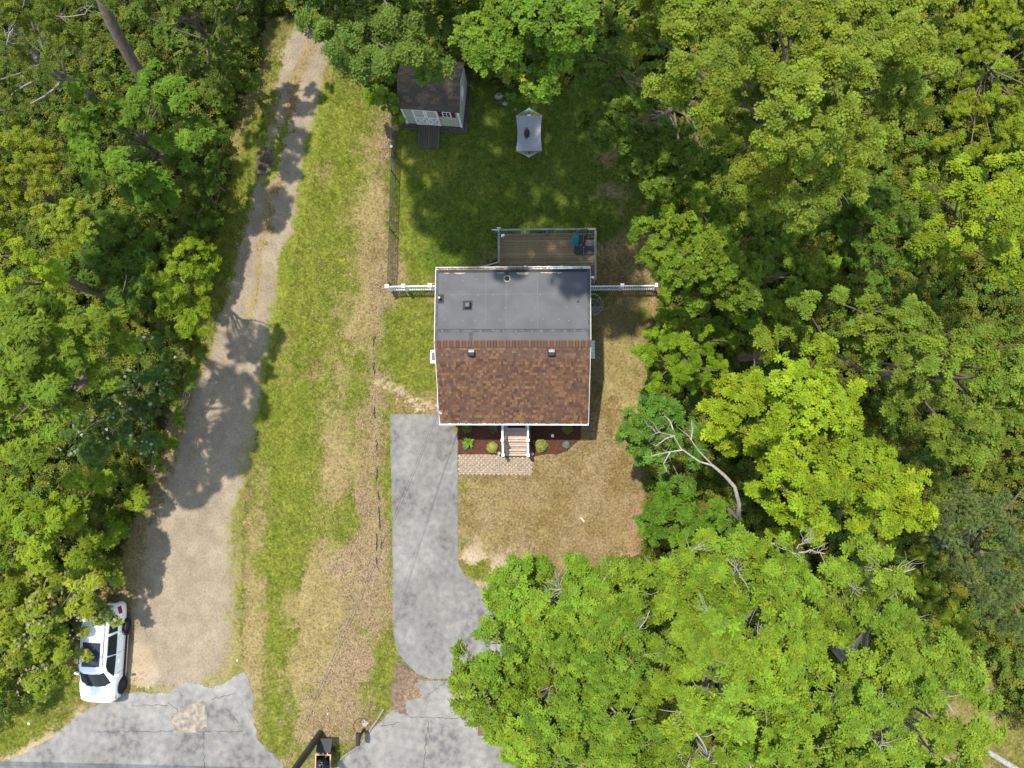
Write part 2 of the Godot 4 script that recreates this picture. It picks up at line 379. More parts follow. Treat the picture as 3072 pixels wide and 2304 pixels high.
var TREES := [
	{n="oak_tree",l="broad bright green oak whose crown overhangs the lower end of the driveway",s="oak",c=Color(0.105,0.185,0.02),b=Vector2(1.4,10.6),d=1,k="w",o=[-0.4,12.8,10.1,1.4,-0.7,11.7,7.7,1.2,2.3,13,7.4,1.4,1.3,11.8,11.1,1.1,-0.1,12.4,8.2,0.6,1.4,12.4,7.9,1.4,2.7,12.6,6.3,0.9,1.6,12.5,5.6,0.9,0.9,10.6,5.5,0.9,2.6,11.5,12.6,0.6,0.2,13.1,9.3,1.2,0.7,12.1,8.8,0.9,-0.9,11.4,5.8,1.2,3.4,11.2,11.3,1.1,-0.7,11.6,9.6,1.2,2.1,12.2,10,0.6,-0,12,6.3,0.8,0.5,13.9,7,0.6,-1.6,10.5,7,0.8,1.7,11.7,12.7,0.7,-1.6,12.8,7.7,1.1,1.6,12.3,9.2,0.8,-1.8,12.4,8.9,1.4,3.1,12.9,5.4,1.1,3.5,11.3,8.7,0.6,-1.1,10.3,11.7,0.6,3.2,10.5,10,1.1,2.5,12.1,11.4,1.2,2.4,11.5,5.2,0.6,3.8,10.2,13.4,0.6,3.1,10.8,7.5,0.6,1.6,12.6,6.7,1.4,-0.2,11.9,12,0.9,-1.6,11.4,10.7,0.6,-1.2,11.7,8.7,0.8,0.6,11.6,12.6,0.8,0.5,13.4,10.7,0.8,-2.6,11.1,8.3,0.7,3.6,11.8,6.3,0.6,-0.1,10.5,5.6,0.9,1.4,12.1,11.8,0.6,0.9,12.4,10,0.8,3.7,9.9,12.6,0.6,2.5,13.1,8.2,0.8,2.8,12.5,10.1,0.8,3.9,11.8,4.9,0.6,0.8,12.3,6.1,0.8,3.8,11.7,10.4,0.6]},
	{n="oak_tree",l="tall bright green oak showing the most pale bare limbs between its leaves",s="oak",c=Color(0.112,0.19,0.018),b=Vector2(8,9.7),d=1,k="w",o=[4.8,15.7,7.7,0.8,7.9,13.9,7.5,1.2,6.2,13.7,4.8,1.2,8.2,13.6,4,0.6,7,13.1,3.7,0.6,7.2,13.7,8.9,1.2,8.3,13.7,10.2,1.4,8.5,13,5.6,0.9,5.6,14.1,9.6,1.2,7.1,13.5,5.7,1.4,5.8,14.3,11.3,0.6,4.2,12.7,7.4,0.6,8.6,13.1,11.7,0.9,4.9,12.8,6.2,1.1,4.7,13,12,0.7,8.7,13.6,8.7,0.6,6.8,15.3,9.8,0.6,5.4,15.8,5.7,0.6,6.6,14.8,7.4,1.1,5.2,13,5.1,1.1,4.9,15.3,6.7,1.1,5.9,12.7,3.9,0.6,4.4,14.1,9,0.8,4.4,12.7,11,0.6,4.3,12.2,8.5,0.7,7.4,12,12.5,0.6,5.6,15.4,7.1,0.6,9.2,12.3,7.2,0.7,6.5,15.5,6.3,0.6,7.5,14.8,6,0.6,9,13.2,7.9,0.6,6.2,14.1,10.5,0.6,5,15.5,10,0.6,7.5,14.1,4.7,0.6,4.5,13.3,4.3,0.6,6.1,15.7,9.1,0.6,5.6,15.8,8,0.6]},
	{n="oak_tree",l="bright green oak beside the blue green pine in the lower right of the picture",s="oak",c=Color(0.108,0.182,0.02),b=Vector2(14.5,10.7),d=1,k="w",o=[11.9,12.3,11.6,1.4,11.3,12.9,6.2,0.8,10,12.5,4.7,0.7,13.1,12.6,7.6,1.1,11.5,13.6,9.1,0.6,9.9,13.2,9.1,0.9,12.5,14.5,8.3,0.6,12.6,13.3,10.4,1.1,13.5,12.6,12.1,0.6,14.3,12.8,9.8,0.9,15.5,10.9,12.2,0.6,10.6,13.4,10.8,0.6,10.9,13.2,7.6,1.2,10.9,13.6,4.5,0.8,10.5,11.9,5.9,1.1,10.3,12.1,11.4,0.6,15,12,9.1,0.6,10.2,11.9,7.1,0.6,11.8,13.1,8.3,0.8,10.1,14.2,9.5,0.8,13.2,11.2,6.7,0.6,12.3,11.9,5.6,0.6,11.9,15.1,8.8,0.6,10.5,12.1,8.5,0.9,10.1,12.8,11.9,0.6,12.8,12.4,11.7,0.6,14.3,12.1,8.2,0.8,11.3,12.1,12.3,0.6,11.4,11,4.2,0.6,11.3,14.2,7,0.6,13,14.3,10.1,0.6,11.5,13.4,10.1,0.6,10.4,14.3,8.3,0.6]},
	{n="lime_green_tree",l="yellow lime green tree with the dead bare limb leaning out of it",s="oak",c=Color(0.142,0.218,0.012),b=Vector2(11.6,0.8),d=1,k="g",o=[9,11.7,-2.2,0.6,11.1,11.9,1.5,1.4,8,10.8,0.8,0.6,9,10.2,3.6,0.7,11.2,10.4,-0.4,0.8,13.3,11.6,2.1,1,6.3,10.8,-0.4,0.7,10.2,11.6,1,1.2,7.3,10.9,-0.9,1.2,12.6,10.9,3.1,0.8,12.7,11.3,1.2,0.6,8.9,11.6,0.7,1.2,10.1,11.3,-2.9,0.6,9.4,12.6,3.1,0.8,9.2,13.3,2,1.1,8.1,10.3,2.6,0.7,10.9,11.6,3.1,0.6,9.4,12.1,-0.6,1.4,8.4,12.9,2.2,0.9,11.2,11.4,-1.4,0.6,7.2,10.1,0.3,0.6,7.5,13.4,-0.3,0.6,13.4,11.3,3.1,0.6,10.1,11.5,-1.7,0.6,11.7,10.5,0.4,0.6,8.3,13,-1.2,0.8,8,10.9,-1.6,0.6,11,13.2,2.2,0.6]},
	{n="oak_tree",l="mid green oak with bare grey twigs, above the blue green pine",s="oak",c=Color(0.088,0.142,0.018),b=Vector2(17.1,-2.8),d=0.8,k="g",o=[16.9,10.9,-0.1,0.7,13.4,11.1,-0.9,0.9,9.6,11.4,-4.5,0.6,13.3,12.9,-2.4,0.8,16.2,11.8,-2.2,1.1,16.5,10.7,-3.7,0.7,15,11.7,-1.3,0.8,12.6,10.2,-2.3,0.6,14,11.7,-1.5,0.6,11.9,11.3,-3.4,0.8,13.1,11.5,-3.5,1.2,16.4,11.5,-1.2,0.8,11.2,10.2,-4.9,0.6,14.8,10.8,0.1,0.8,15.8,10.5,0.8,0.9,14.8,11.6,-3.6,0.7,17.6,11.2,-3.2,0.7,14.4,9.9,-4.6,0.6,17.5,11.1,-1.8,0.8,12.1,11.2,-4.4,0.6,11.4,10.1,-3.7,0.6,12.7,12.6,-2.1,0.6,15.2,12.3,-0.3,0.6,15.4,11.5,-2.7,0.9,18.5,9.6,-0.9,0.7]},
	{n="lime_green_tree",l="bright yellow green tree at the right edge of the picture",s="oak",c=Color(0.135,0.2,0.012),b=Vector2(19.4,-9.3),d=1,k="g",o=[18.1,10.8,-7.6,0.7,16.2,11.4,-6.5,0.9,14.5,10.6,-9.3,0.6,15.3,11.6,-8.1,0.9,16.4,11.9,-9,0.9,18,10.9,-5.9,0.7,18,10.8,-8.7,0.8,14.9,10.8,-7,1.1,15.5,13.2,-7.3,0.9,18.2,10.4,-9.9,0.7,15.6,11,-9.4,0.8,14.8,12.6,-6.9,0.6,17.1,10.8,-5.9,0.6]},
	{n="pin_oak_tree",l="great olive green oak with spiky pale leaves behind the hammock lawn",s="spike",c=Color(0.108,0.155,0.018),b=Vector2(10.3,-14.7),d=1,k="g",o=[8.1,18.4,-9.6,0.9,13.6,13.9,-13.4,0.6,4.7,15.8,-13.2,1.1,4.1,16.4,-11.6,0.8,12.6,15.1,-14,0.6,10,16.5,-12.3,1.2,5.2,18.1,-10.5,0.8,7.1,14.9,-9,1.2,6,16.1,-12.9,1.2,7.2,18.2,-8.8,1.4,6.3,16,-10.1,0.6,7.5,14.4,-7.5,0.6,7.1,17.4,-11.6,1.4,10.8,15.2,-9.9,0.8,7.1,14.9,-14.4,0.6,4.2,14.4,-11.5,0.8,11.2,15.8,-11,0.8,6.4,17.1,-10.7,0.6,8.4,17.6,-11.6,1.4,9.5,16.3,-8.6,0.9,3.3,14.4,-14.9,0.7,7.8,17.7,-7.7,0.6,5.4,14.9,-11,0.9,11,16.2,-13,0.6,8,16,-7.1,0.9,8.1,15.7,-14,0.6,7.2,17.7,-10.1,0.8,9.6,16.5,-13.2,0.6,9.1,15.9,-7.3,0.7,3.2,14.4,-13.4,0.7,9.1,16.1,-9.7,0.8,6.1,14.8,-9.8,0.7,9.1,18,-10.5,0.8,10.3,17.6,-11.1,0.8,5.4,15.9,-13.9,0.7,12.6,13.8,-11,0.6,4.4,15.4,-14.3,0.6,12.2,15.8,-11.1,0.6,6.6,14.9,-8.1,0.6]},
	{n="maple_tree",l="thin leaved maple with drooping twigs reaching over the shaded back lawn",s="maple",c=Color(0.068,0.125,0.018),b=Vector2(8.5,-17.5),d=1,k="g",o=[6,8.3,-11.6,1.1,4.2,7.7,-11.7,1.3,2.5,9.1,-12,1.2,2.7,8.8,-13.7,0.5,2.2,7.7,-15.4,1.1,5,8.9,-12.4,0.5,5.2,7.8,-10.8,1.1,3.4,9.9,-12.5,0.7,3.6,7.5,-14.8,0.5,7.2,7.8,-11,0.6,4.3,8.6,-13.5,0.5,1.5,8.5,-15.7,0.5,4.8,9.3,-11.3,0.5,6.3,7.1,-10.8,0.5,4,7.1,-11,0.5,3,9,-15,0.5]},
	{n="maple_tree",l="dense mid green maple beside the deck and the white picket fence end",s="maple",c=Color(0.084,0.148,0.014),b=Vector2(8.4,-7.8),d=1,k="g",o=[6.4,8.9,-6.3,0.8,11.3,8.3,-6.8,0.7,9.6,9.2,-4.9,0.8,7.9,10,-5.8,1.1,4.9,8.6,-9.2,0.6,8.8,9,-6.9,0.8,5.2,10.2,-7,1.4,4.9,9.7,-5.9,0.7,8.2,8.2,-5,0.6,7.2,10.3,-7.4,1.2,5.9,10.1,-7.6,0.6,6,9,-9.2,0.8,7.1,9.9,-5.4,0.6,4,9.3,-7.9,0.6,9.4,8.8,-7.9,0.8,6.3,8.4,-5.4,0.6,10.2,8.5,-6.2,1.1,10.9,7.8,-7.9,0.7,9.1,8.2,-4.5,0.7,7.4,8,-9,0.8,4.5,8.6,-6.9,0.6,8.5,8.7,-8.3,0.6,7,10.3,-6.4,0.6]},
	{n="small_leaved_tree",l="bright small leaved tree beside the dry lawn, level with the brown shingle roof",s="small",c=Color(0.105,0.19,0.012),b=Vector2(6.8,-3.8),d=1,k="g",o=[7.7,5.2,-3.9,0.8,4.4,5.4,-3.3,0.7,8.4,5.8,-3.9,0.5,6.3,6.8,-2.6,0.6,5.4,5.8,-4.4,0.5,6.2,6.5,-4.1,0.8,5.5,5.6,-2.9,0.6,7,6,-4.4,0.5,5.6,5.9,-3.6,0.6,8.1,5.1,-2.7,0.5,7.2,4.6,-2.1,0.6,6.7,6.7,-3.4,0.5,5,5.4,-2.2,0.5,5.5,5.4,-5.3,0.5,6,5.5,-2.2,0.5,4.9,4.9,-4,0.6,7.1,6.5,-2.7,0.5,6.3,5.3,-5,0.5]},
	{n="big_leaved_tree",l="green big leaved tree at the edge of the front lawn, under the dead bare limb",s="oak",c=Color(0.07,0.155,0.026),b=Vector2(5.6,0.5),d=1,k="g",o=[3.9,7.2,0.2,0.7,6,5.4,-0.8,0.5,4.9,6,-0.3,1.3,4.8,7.3,1.3,0.5,6.2,6.5,0.9,0.7,5.4,5.5,2.2,0.5,6.1,6,2.4,0.5,5.3,7.3,0.5,0.5,6.6,5.9,0.1,0.5,4.8,5.6,-1.2,0.5,4.3,5.6,1,0.5,4,6.8,-0.6,0.5]},
	{n="small_leaved_tree",l="deep green bushy tree between the front lawn corner and the driveway oak",s="maple",c=Color(0.07,0.15,0.016),b=Vector2(6.7,4.2),d=1,k="g",o=[6.6,6.1,3.4,0.8,8.2,5.5,4.1,0.5,5.2,6,4.3,0.7,5.8,5.7,3.2,0.6,4.8,6.4,3.2,0.8,6.9,5,4.6,0.8,7.7,5.1,3.6,0.6,5.9,6.5,4.5,0.5,4.6,5.6,4.1,0.6]},
	{n="pine_tree",l="blue green pine at the right edge of the picture",s="pine",c=Color(0.09,0.135,0.062),b=Vector2(19.4,5.3),d=0.8,k="g",o=[16.8,10.3,5.7,0.8,16.3,9.3,2.4,0.8,15.4,10.9,5.6,0.7,16.4,10.7,4.6,0.8,17.7,10.7,4.1,0.7,16.7,11.3,3,0.8,17.1,10.1,6.9,0.5,15.5,10.9,3.3,1.1,17.6,10.6,5.4,0.5,15,9.4,4.1,0.5,18.8,9.1,1.9,0.5,18.3,9.6,6.9,0.7,18.1,9.5,7.8,0.6,15.5,9.7,4.9,0.5,15.9,10.7,6.4,0.5,14.8,10.7,2.9,0.5,18.1,10.4,2.8,0.5,16.8,10.1,3.8,0.5]},
	{n="maple_tree",l="bright green tree reaching down above the hammock from the top edge",s="maple",c=Color(0.085,0.155,0.016),b=Vector2(-0.8,-20.5),d=1,k="g",o=[-0.6,18.6,-11.5,1.1,-0.1,17.6,-10.6,0.9,-1.8,16.8,-13.5,0.7,-1,18.1,-11,0.6,-1.9,17.1,-12.2,0.7,0.3,17.1,-13.2,0.8,0.4,16.3,-12.4,0.7,-0.1,19.5,-13.1,1.4,-3.7,17,-19.8,1.4,-1.8,17,-20.5,1.4,-1.4,17,-22.9,1.4,1.5,17,-22.9,1.4,-3.9,17,-17.6,1.4,0.4,17,-19.3,1.4,0.3,17,-16.7,1.4,-0.6,17.5,-14.5,1.4,-1.3,17,-17.3,1.4,0.3,17,-21,1.4,2.1,17,-19.2,1.4,-3.2,17,-22.3,1.4,-2.9,18.5,-13.9,1.4,-4.2,18,-14.4,1.4,2.1,17,-20.9,1.4,-1.9,19.5,-13.4,1.4,2.5,17,-16.7,1.4,0.1,17,-23.6,1.4,-1.8,17,-15.6,1.4,2.6,17,-14.6,1.4,-4.2,17,-16.2,1.4,-2.5,17,-19.1,1.4,3,17,-23.7,1.4,0.8,17,-15,1.4,1.1,17,-18,1.4,-3,17,-23.7,1.4,-4.4,17,-21.1,1.4,-0.9,17,-18.7,1.4,-1.6,18.3,-10.9,1,-1,18.6,-11.2,0.8,0.1,19,-11.2,1.1,0.7,19,-11,0.8]},
	{n="oak_tree",l="grey green oak spreading over the shed roof and the end of the lane",s="spike",c=Color(0.07,0.12,0.024),b=Vector2(-9.2,-21.5),d=1,k="g",o=[-3.9,16.5,-13.8,0.7,-5.4,16.2,-13.8,1.1,-8.2,15.9,-14.2,0.6,-5.5,16,-12.3,1.4,-6.9,16.8,-13,0.8,-3.2,16,-12.5,0.7,-6.3,17,-11.9,0.6,-4.2,17.3,-11.1,0.8,-4.2,17.9,-11.8,0.6,-3.2,15.3,-14,0.6,-3.4,15.9,-11.5,0.6,-6.6,15.3,-14.7,0.6,-6.2,15.8,-11.6,0.6,-5.3,17,-23.1,1.4,-5.5,17,-16.9,1.4,-8.2,17,-19.2,1.4,-8.1,17.5,-14.9,1.4,-6,18.5,-14.2,1.4,-6.6,17,-18.1,1.4,-9.2,17,-16.4,1.4,-7.5,17,-16.9,1.4,-10.6,17,-21.7,1.4,-8.1,17,-20.9,1.4,-7.4,17,-23.1,1.4,-5.9,17,-21.3,1.4,-6.5,17,-15,1.4,-10.3,17,-19.9,1.4,-9.5,17,-18,1.4,-10.3,17,-23.1,1.4,-5.1,17,-18.6,1.4,-6.7,17,-19.6,1.4,-8.9,17,-22.5,1.4]},
	{n="ash_tree",l="fresh green ash in front of the leaning grey trunk",s="pinnate",c=Color(0.078,0.155,0.016),b=Vector2(-19.9,-14.3),d=1,k="g",o=[-18.5,5.5,-11.5,1.4,-17.1,8.5,-13.8,0.8,-19.7,8.2,-12.1,0.8,-18.4,7.8,-11.5,0.8,-16,6.5,-13.3,0.9,-18.4,8.6,-13.1,0.9,-16,7.6,-14.6,0.9,-19.7,9,-12.9,0.6,-19.6,8.8,-14.6,0.6,-17.4,5.2,-11.1,0.6,-16.9,7.9,-15.3,0.7,-17.5,6.4,-13.1,0.6,-17.2,5.1,-12.5,0.6,-19.5,7.8,-11,0.6]},
	{n="thin_crowned_tree",l="dark thin crowned tree in the top corner beside the leaning grey trunk",s="small",c=Color(0.085,0.12,0.016),b=Vector2(-24.5,-17.9),d=0.55,k="w",o=[-20.6,11,-15.8,1.2,-20.7,12.1,-14.2,0.9,-21.2,11.8,-16.5,1.3,-20.8,10.6,-13.9,0.6,-21.5,10.5,-13,0.8,-19.9,10.5,-16.6,1.4,-19.5,11.2,-14.6,1.1,-19.9,11.6,-16.9,0.9,-22.7,10.3,-12.8,0.6,-18.7,11,-17.4,0.6,-21.9,11.3,-13.5,0.6,-23.3,9.6,-16.6,0.7,-19.9,9.5,-16.3,0.6]},
	{n="roadside_tree",l="dull green tree leaning over the shaded verge at the head of the gravel lane",s="maple",c=Color(0.065,0.105,0.016),b=Vector2(-17.1,-20.1),d=0.8,k="g",o=[-13.6,6.4,-20.3,0.8,-15.4,7.8,-16.4,0.6,-14.9,8.1,-18.3,0.6,-15,3.4,-18.7,0.8,-17.5,8.3,-17.9,0.6,-16.6,8.9,-18.8,0.9,-14.7,5.2,-19.4,1,-14.8,6.7,-17.4,0.6,-15.7,9.2,-16.6,0.6,-15.1,4.5,-16.7,1.4,-14.6,7.3,-19.8,0.7,-15.4,9.2,-17.9,0.8,-15.7,7.4,-19.9,0.7,-19.1,7.3,-19.2,0.7,-15.1,7.1,-15.8,0.6]},
	{n="yellowing_tree",l="yellowish olive tree with bare grey twigs at the upper left edge",s="small",c=Color(0.14,0.185,0.014),b=Vector2(-24.1,-11.3),d=0.9,k="g",o=[-21.1,11.3,-10.7,1.2,-19.4,9.8,-9.4,0.6,-20.4,10.8,-10.3,1.4,-19.4,10.8,-10.2,0.6,-21.3,10.2,-8.7,0.8,-21.7,11,-9.4,0.8,-21.7,9.3,-12,0.6,-18.4,11,-7.8,1.1,-19.7,10.9,-9.3,0.6,-19.1,11.4,-8.1,0.6,-21.8,10.9,-8.2,0.7,-22.5,10.5,-11.7,0.6]},
	{n="lime_green_tree",l="sunlit lime green tree at the left edge of the picture",s="small",c=Color(0.15,0.225,0.012),b=Vector2(-23.3,-7.3),d=1,k="g",o=[-19.4,13.3,-6.2,0.9,-18.9,11.5,-6.1,0.8,-19.4,13.1,-5.2,0.6,-18.4,13.3,-6.4,0.6]},
	{n="broad_leaved_tree",l="mid green tree at the left edge, level with the house roof",s="pinnate",c=Color(0.098,0.16,0.016),b=Vector2(-23,-2.5),d=1,k="g",o=[-21,10.6,-4.4,0.8,-19,12.2,-2.9,1.2,-20.7,10,0.2,1.1,-18.6,10.7,-2.3,1.2,-21.3,10.5,-0.8,0.8,-18.7,11.7,-1.6,0.8,-17.6,9.8,-2.3,0.7,-18.7,10.9,-4.4,0.8,-23,8.5,0.9,0.9,-17.5,11.1,-4.1,0.6,-21.4,11.1,-0,0.6,-21.2,10.7,-2.6,0.8,-17.2,9.6,-4.2,0.7,-18.8,10.4,-1,0.6,-22.3,7.4,1.5,0.6,-20.4,10,-5,0.8,-21.4,11.1,-3.6,0.6,-19.6,10,-0.1,0.6,-21.1,11.6,-1.6,0.6,-17.2,9.1,-3.3,0.6,-19.6,12.1,-1.6,0.6,-17.7,10.6,-3.1,0.6,-18.3,11.4,-3.3,0.6]},
	{n="vine_covered_shrub",l="bright yellow green shrub tangled with vines beside the sunlit part of the lane",s="small",c=Color(0.14,0.215,0.012),b=Vector2(-17.9,-7.5),d=1,k="g",o=[-18.3,4.5,-7.4,0.6,-16.7,6.1,-6.1,0.8,-17.6,2.8,-9.1,0.8,-16.2,5.4,-5.6,0.8,-16.4,5.7,-4.7,0.8,-17.2,1.9,-8.5,0.7,-16,6.7,-6.9,0.8,-17.4,5.3,-5.4,0.5,-17,2.4,-9.3,0.4,-15.6,5.8,-6.4,0.7,-17.7,4.3,-8.6,0.5,-17.5,6.2,-6.3,0.4,-17.9,4.7,-8,0.4,-15.7,5.8,-4.8,0.5,-15.2,5.8,-6.9,0.4,-17.5,3,-8.3,0.4]},
	{n="broad_leaved_tree",l="dark green tree behind the bright vine covered shrub",s="pinnate",c=Color(0.062,0.12,0.018),b=Vector2(-21.8,-8.7),d=1,k="g",o=[-20.9,4.1,-8.7,1.4,-19.9,4,-7.2,1,-21.8,5,-7.8,1.1,-19.1,4.7,-9.2,0.7,-19.7,5.2,-6.1,0.7,-21.1,5.1,-9.5,0.9,-21.2,4.5,-6.9,0.8,-20.2,4.9,-9.6,0.8,-19.2,4,-8.2,0.6,-22.5,4.6,-8.9,0.6]},
	{n="flowering_shrub",l="dark green shrub dotted with white flowers beside the shaded lane",s="small",c=Color(0.055,0.105,0.026),b=Vector2(-20.4,-1.3),d=1,k="g",o=[-17.6,5.6,-0.9,0.8,-18.6,4.9,-4,0.7,-21.6,4.5,-0.4,0.6,-19,5.5,-1.1,0.6,-18.7,4.9,0.5,0.9,-21.3,5.9,0.6,0.6,-17.6,6.5,-2.3,0.6,-20.2,5.4,-1.3,0.6,-17,5.1,-3.1,0.7,-20.3,5.1,0.8,1.2,-19.5,5.1,-2.3,0.6,-18.9,6.6,-0.1,0.6,-17.5,4.6,-1.9,0.5]},
	{n="locust_tree",l="bright feathery locust above the parked white car",s="pinnate",c=Color(0.12,0.19,0.014),b=Vector2(-24.1,4.6),d=1,k="g",o=[-22.6,5.5,5.6,1,-22.2,5,3.3,0.6,-22.4,7.1,4.3,0.6,-21.6,4.6,4.5,1.1,-21.2,3.6,5.5,0.7,-21.5,1.6,4.7,0.8,-21.6,3.3,2.6,0.6,-24.3,6.4,3.8,1.1,-25.4,5,5.9,0.7,-23.2,5.7,3.2,1.1,-23.6,5.5,5.8,0.6,-20.6,1.9,3.5,0.6,-21.9,4.8,2.2,0.6,-24.2,5.9,2.9,0.6,-21.6,5,6,0.6,-21.6,6.4,4.2,0.6,-25.4,5.8,4.9,0.6]},
	{n="overhanging_shrub",l="yellow green shrub with pale flower heads hanging over the back of the parked car",s="pinnate",c=Color(0.14,0.195,0.018),b=Vector2(-24.8,9.6),d=1,k="g",o=[-23.7,4.2,9.2,0.5,-25.5,3.8,11.7,0.7,-26.5,3.9,7.2,0.8,-25.1,3.5,7.9,0.7,-23.6,2.7,10,0.7,-25.4,4.3,8.9,1.1,-24.1,3.7,10.9,0.6,-23.2,3.5,9,0.5,-25.2,4.1,9.8,0.6,-23.4,3.5,7.5,0.5,-24.3,4.1,10,0.6,-26.5,4.1,9.6,0.7,-26.6,3.4,12.8,0.8,-21.5,3.3,6.6,0.8,-24.5,4.5,10.6,0.5,-23.8,4,12,0.8,-25.4,4.4,7.9,0.7,-26,4.3,10.5,0.5,-22.4,3.5,6.9,0.5,-23.6,3,10.9,0.8,-22.3,1.8,9.3,0.4,-25.3,3.6,7,0.5,-21.4,3.9,7.3,0.5,-24.3,4.3,8.6,0.5,-22,3.7,8.5,0.6,-27,3.6,8.2,0.5,-26.9,3.5,12.1,0.5,-21.1,2.5,7.1,0.6,-23.3,3.2,11.9,0.6,-23.3,4.6,8.1,0.6,-24.5,3.4,7,0.5,-22.3,3.9,7.6,0.5,-22.6,2.5,8.43,0.4,-22.06,2.4,8.69,0.4,-21.52,2.3,9.03,0.38,-21.2,2.1,9.48,0.3,-22.25,2.2,9.31,0.25,-22.89,2.2,10.13,0.28,-22.7,2.3,11.15,0.28,-23.11,2.2,11.03,0.3]},
	{n="leafy_shrub",l="bright leafy shrub at the back corner of the shed, behind the wire fence",s="small",c=Color(0.09,0.17,0.012),b=Vector2(-8.1,-17),d=1,k="g",o=[-8.2,2.4,-16.8,0.7,-7.6,2.6,-16.7,0.3,-8.8,2.5,-17,0.3,-7.3,2.2,-15.8,0.4,-7.9,2.2,-16.3,0.3,-7.3,2.6,-16.2,0.3]},
	{n="maple_tree",l="shaded maple between the spiky pale oak and the yellow tree at right",s="maple",c=Color(0.06,0.115,0.016),b=Vector2(15.5,-9.1),d=1,k="g",o=[13.7,8.2,-7.1,0.6,15.6,6.7,-7.1,0.6,13.8,7.9,-8.9,1.2,12.8,6.8,-8.4,0.9,15.4,6.6,-9.5,0.7,14.6,7.2,-10.4,0.6,13.8,7.5,-6.1,0.6,15,7.2,-8.3,0.8,12.9,6.8,-7.3,0.6,13.3,8,-7.9,0.6,13.3,6.9,-9.3,0.6]},
	{n="olive_shrub",l="olive yellow thicket in the upper right corner of the picture",s="small",c=Color(0.13,0.185,0.012),b=Vector2(22.5,-18.1),d=0.75,k="g",o=[21.2,4.6,-16.6,0.6,20.4,3.1,-17.4,0.8,20.3,3.4,-15.2,0.9,21.6,3.3,-19.7,1.2,22.8,3.1,-14.4,1,23.3,2.9,-15.6,1.1,21.1,4.6,-17.7,0.6,21.3,3.3,-14,0.8,23.9,2.7,-19,0.7,23,3.1,-21.6,0.8,21.7,3.5,-21,0.9,20.3,3.4,-13.4,0.6,23.9,2.6,-17.8,0.7,21.4,3.7,-16,0.6,19.3,3.1,-13.6,0.6,20.7,3.1,-20.3,0.6,22.8,3.4,-19.8,1.1,21.1,2.8,-21.8,0.9,19.6,3.1,-14.5,0.7,21.9,3.4,-15,0.9,20.5,3.4,-18.4,0.9,23.4,3.4,-20.6,0.6,19.9,3.3,-16.2,0.7,23.2,3.5,-16.3,0.6]},
	{n="olive_green_tree",l="olive green tree between the small leaved tree and the yellow lime tree",s="oak",c=Color(0.098,0.145,0.014),b=Vector2(10.1,-3.6),d=1,k="g",o=[8.3,10.5,-3.2,0.6,9.8,9.5,-3.9,0.6,8.1,10.1,-2.3,0.5]},
	{n="thicket",l="bright yellow green thicket between the driveway oaks and the blue green pine",s="small",c=Color(0.11,0.155,0.012),b=Vector2(19.1,7.9),d=1,k="g",o=[18,2.5,6.1,0.6,19.1,2.2,8.1,0.6,18.5,2.2,7.4,0.6,17.6,2.6,6.9,0.6,19.5,2.4,9.1,0.8,18.9,2.1,8.9,0.5,18.9,1.9,6.7,0.4,18.2,2.1,8.3,0.5]},
	{n="leafy_shrub",l="yellow green shrub at the woods end of the right hand white fence",s="small",c=Color(0.12,0.19,0.012),b=Vector2(6.1,-7.2),d=1,k="g",o=[6.1,2.3,-7,0.3,5.9,2.5,-6.4,0.3,5.8,2.3,-7.6,0.3]},
	{n="leafy_shrub",l="dark leafy shrub between the ash and the shaded lane verge",s="small",c=Color(0.065,0.12,0.016),b=Vector2(-17.2,-12.9),d=1,k="g",o=[-17,3.3,-12.7,0.6,-17.2,3.1,-10.7,0.7,-16.6,2.6,-11.4,0.6,-16.1,3.3,-13.3,0.6,-16.1,3.6,-14.3,0.5,-17.2,3.8,-11.6,0.5,-16.2,3.5,-12.1,0.6,-16.7,2.4,-10.4,0.5,-15.7,3.3,-15.1,0.4]},
	{n="leafy_shrub",l="low green shrub row below the white flowered shrub, along the lane",s="small",c=Color(0.085,0.15,0.014),b=Vector2(-19.1,-0.5),d=1,k="g",o=[-18.5,1.8,-1.1,0.4,-19.4,1.9,1.7,0.4,-17.8,1.8,-2.9,0.4,-19.3,1.7,0.9,0.7,-18,1.8,-2.2,0.3,-17.5,1.8,-3.6,0.3,-18.6,1.8,-0.3,0.4,-19.9,1.8,2.5,0.3,-18.8,1.8,0.4,0.4]}
]

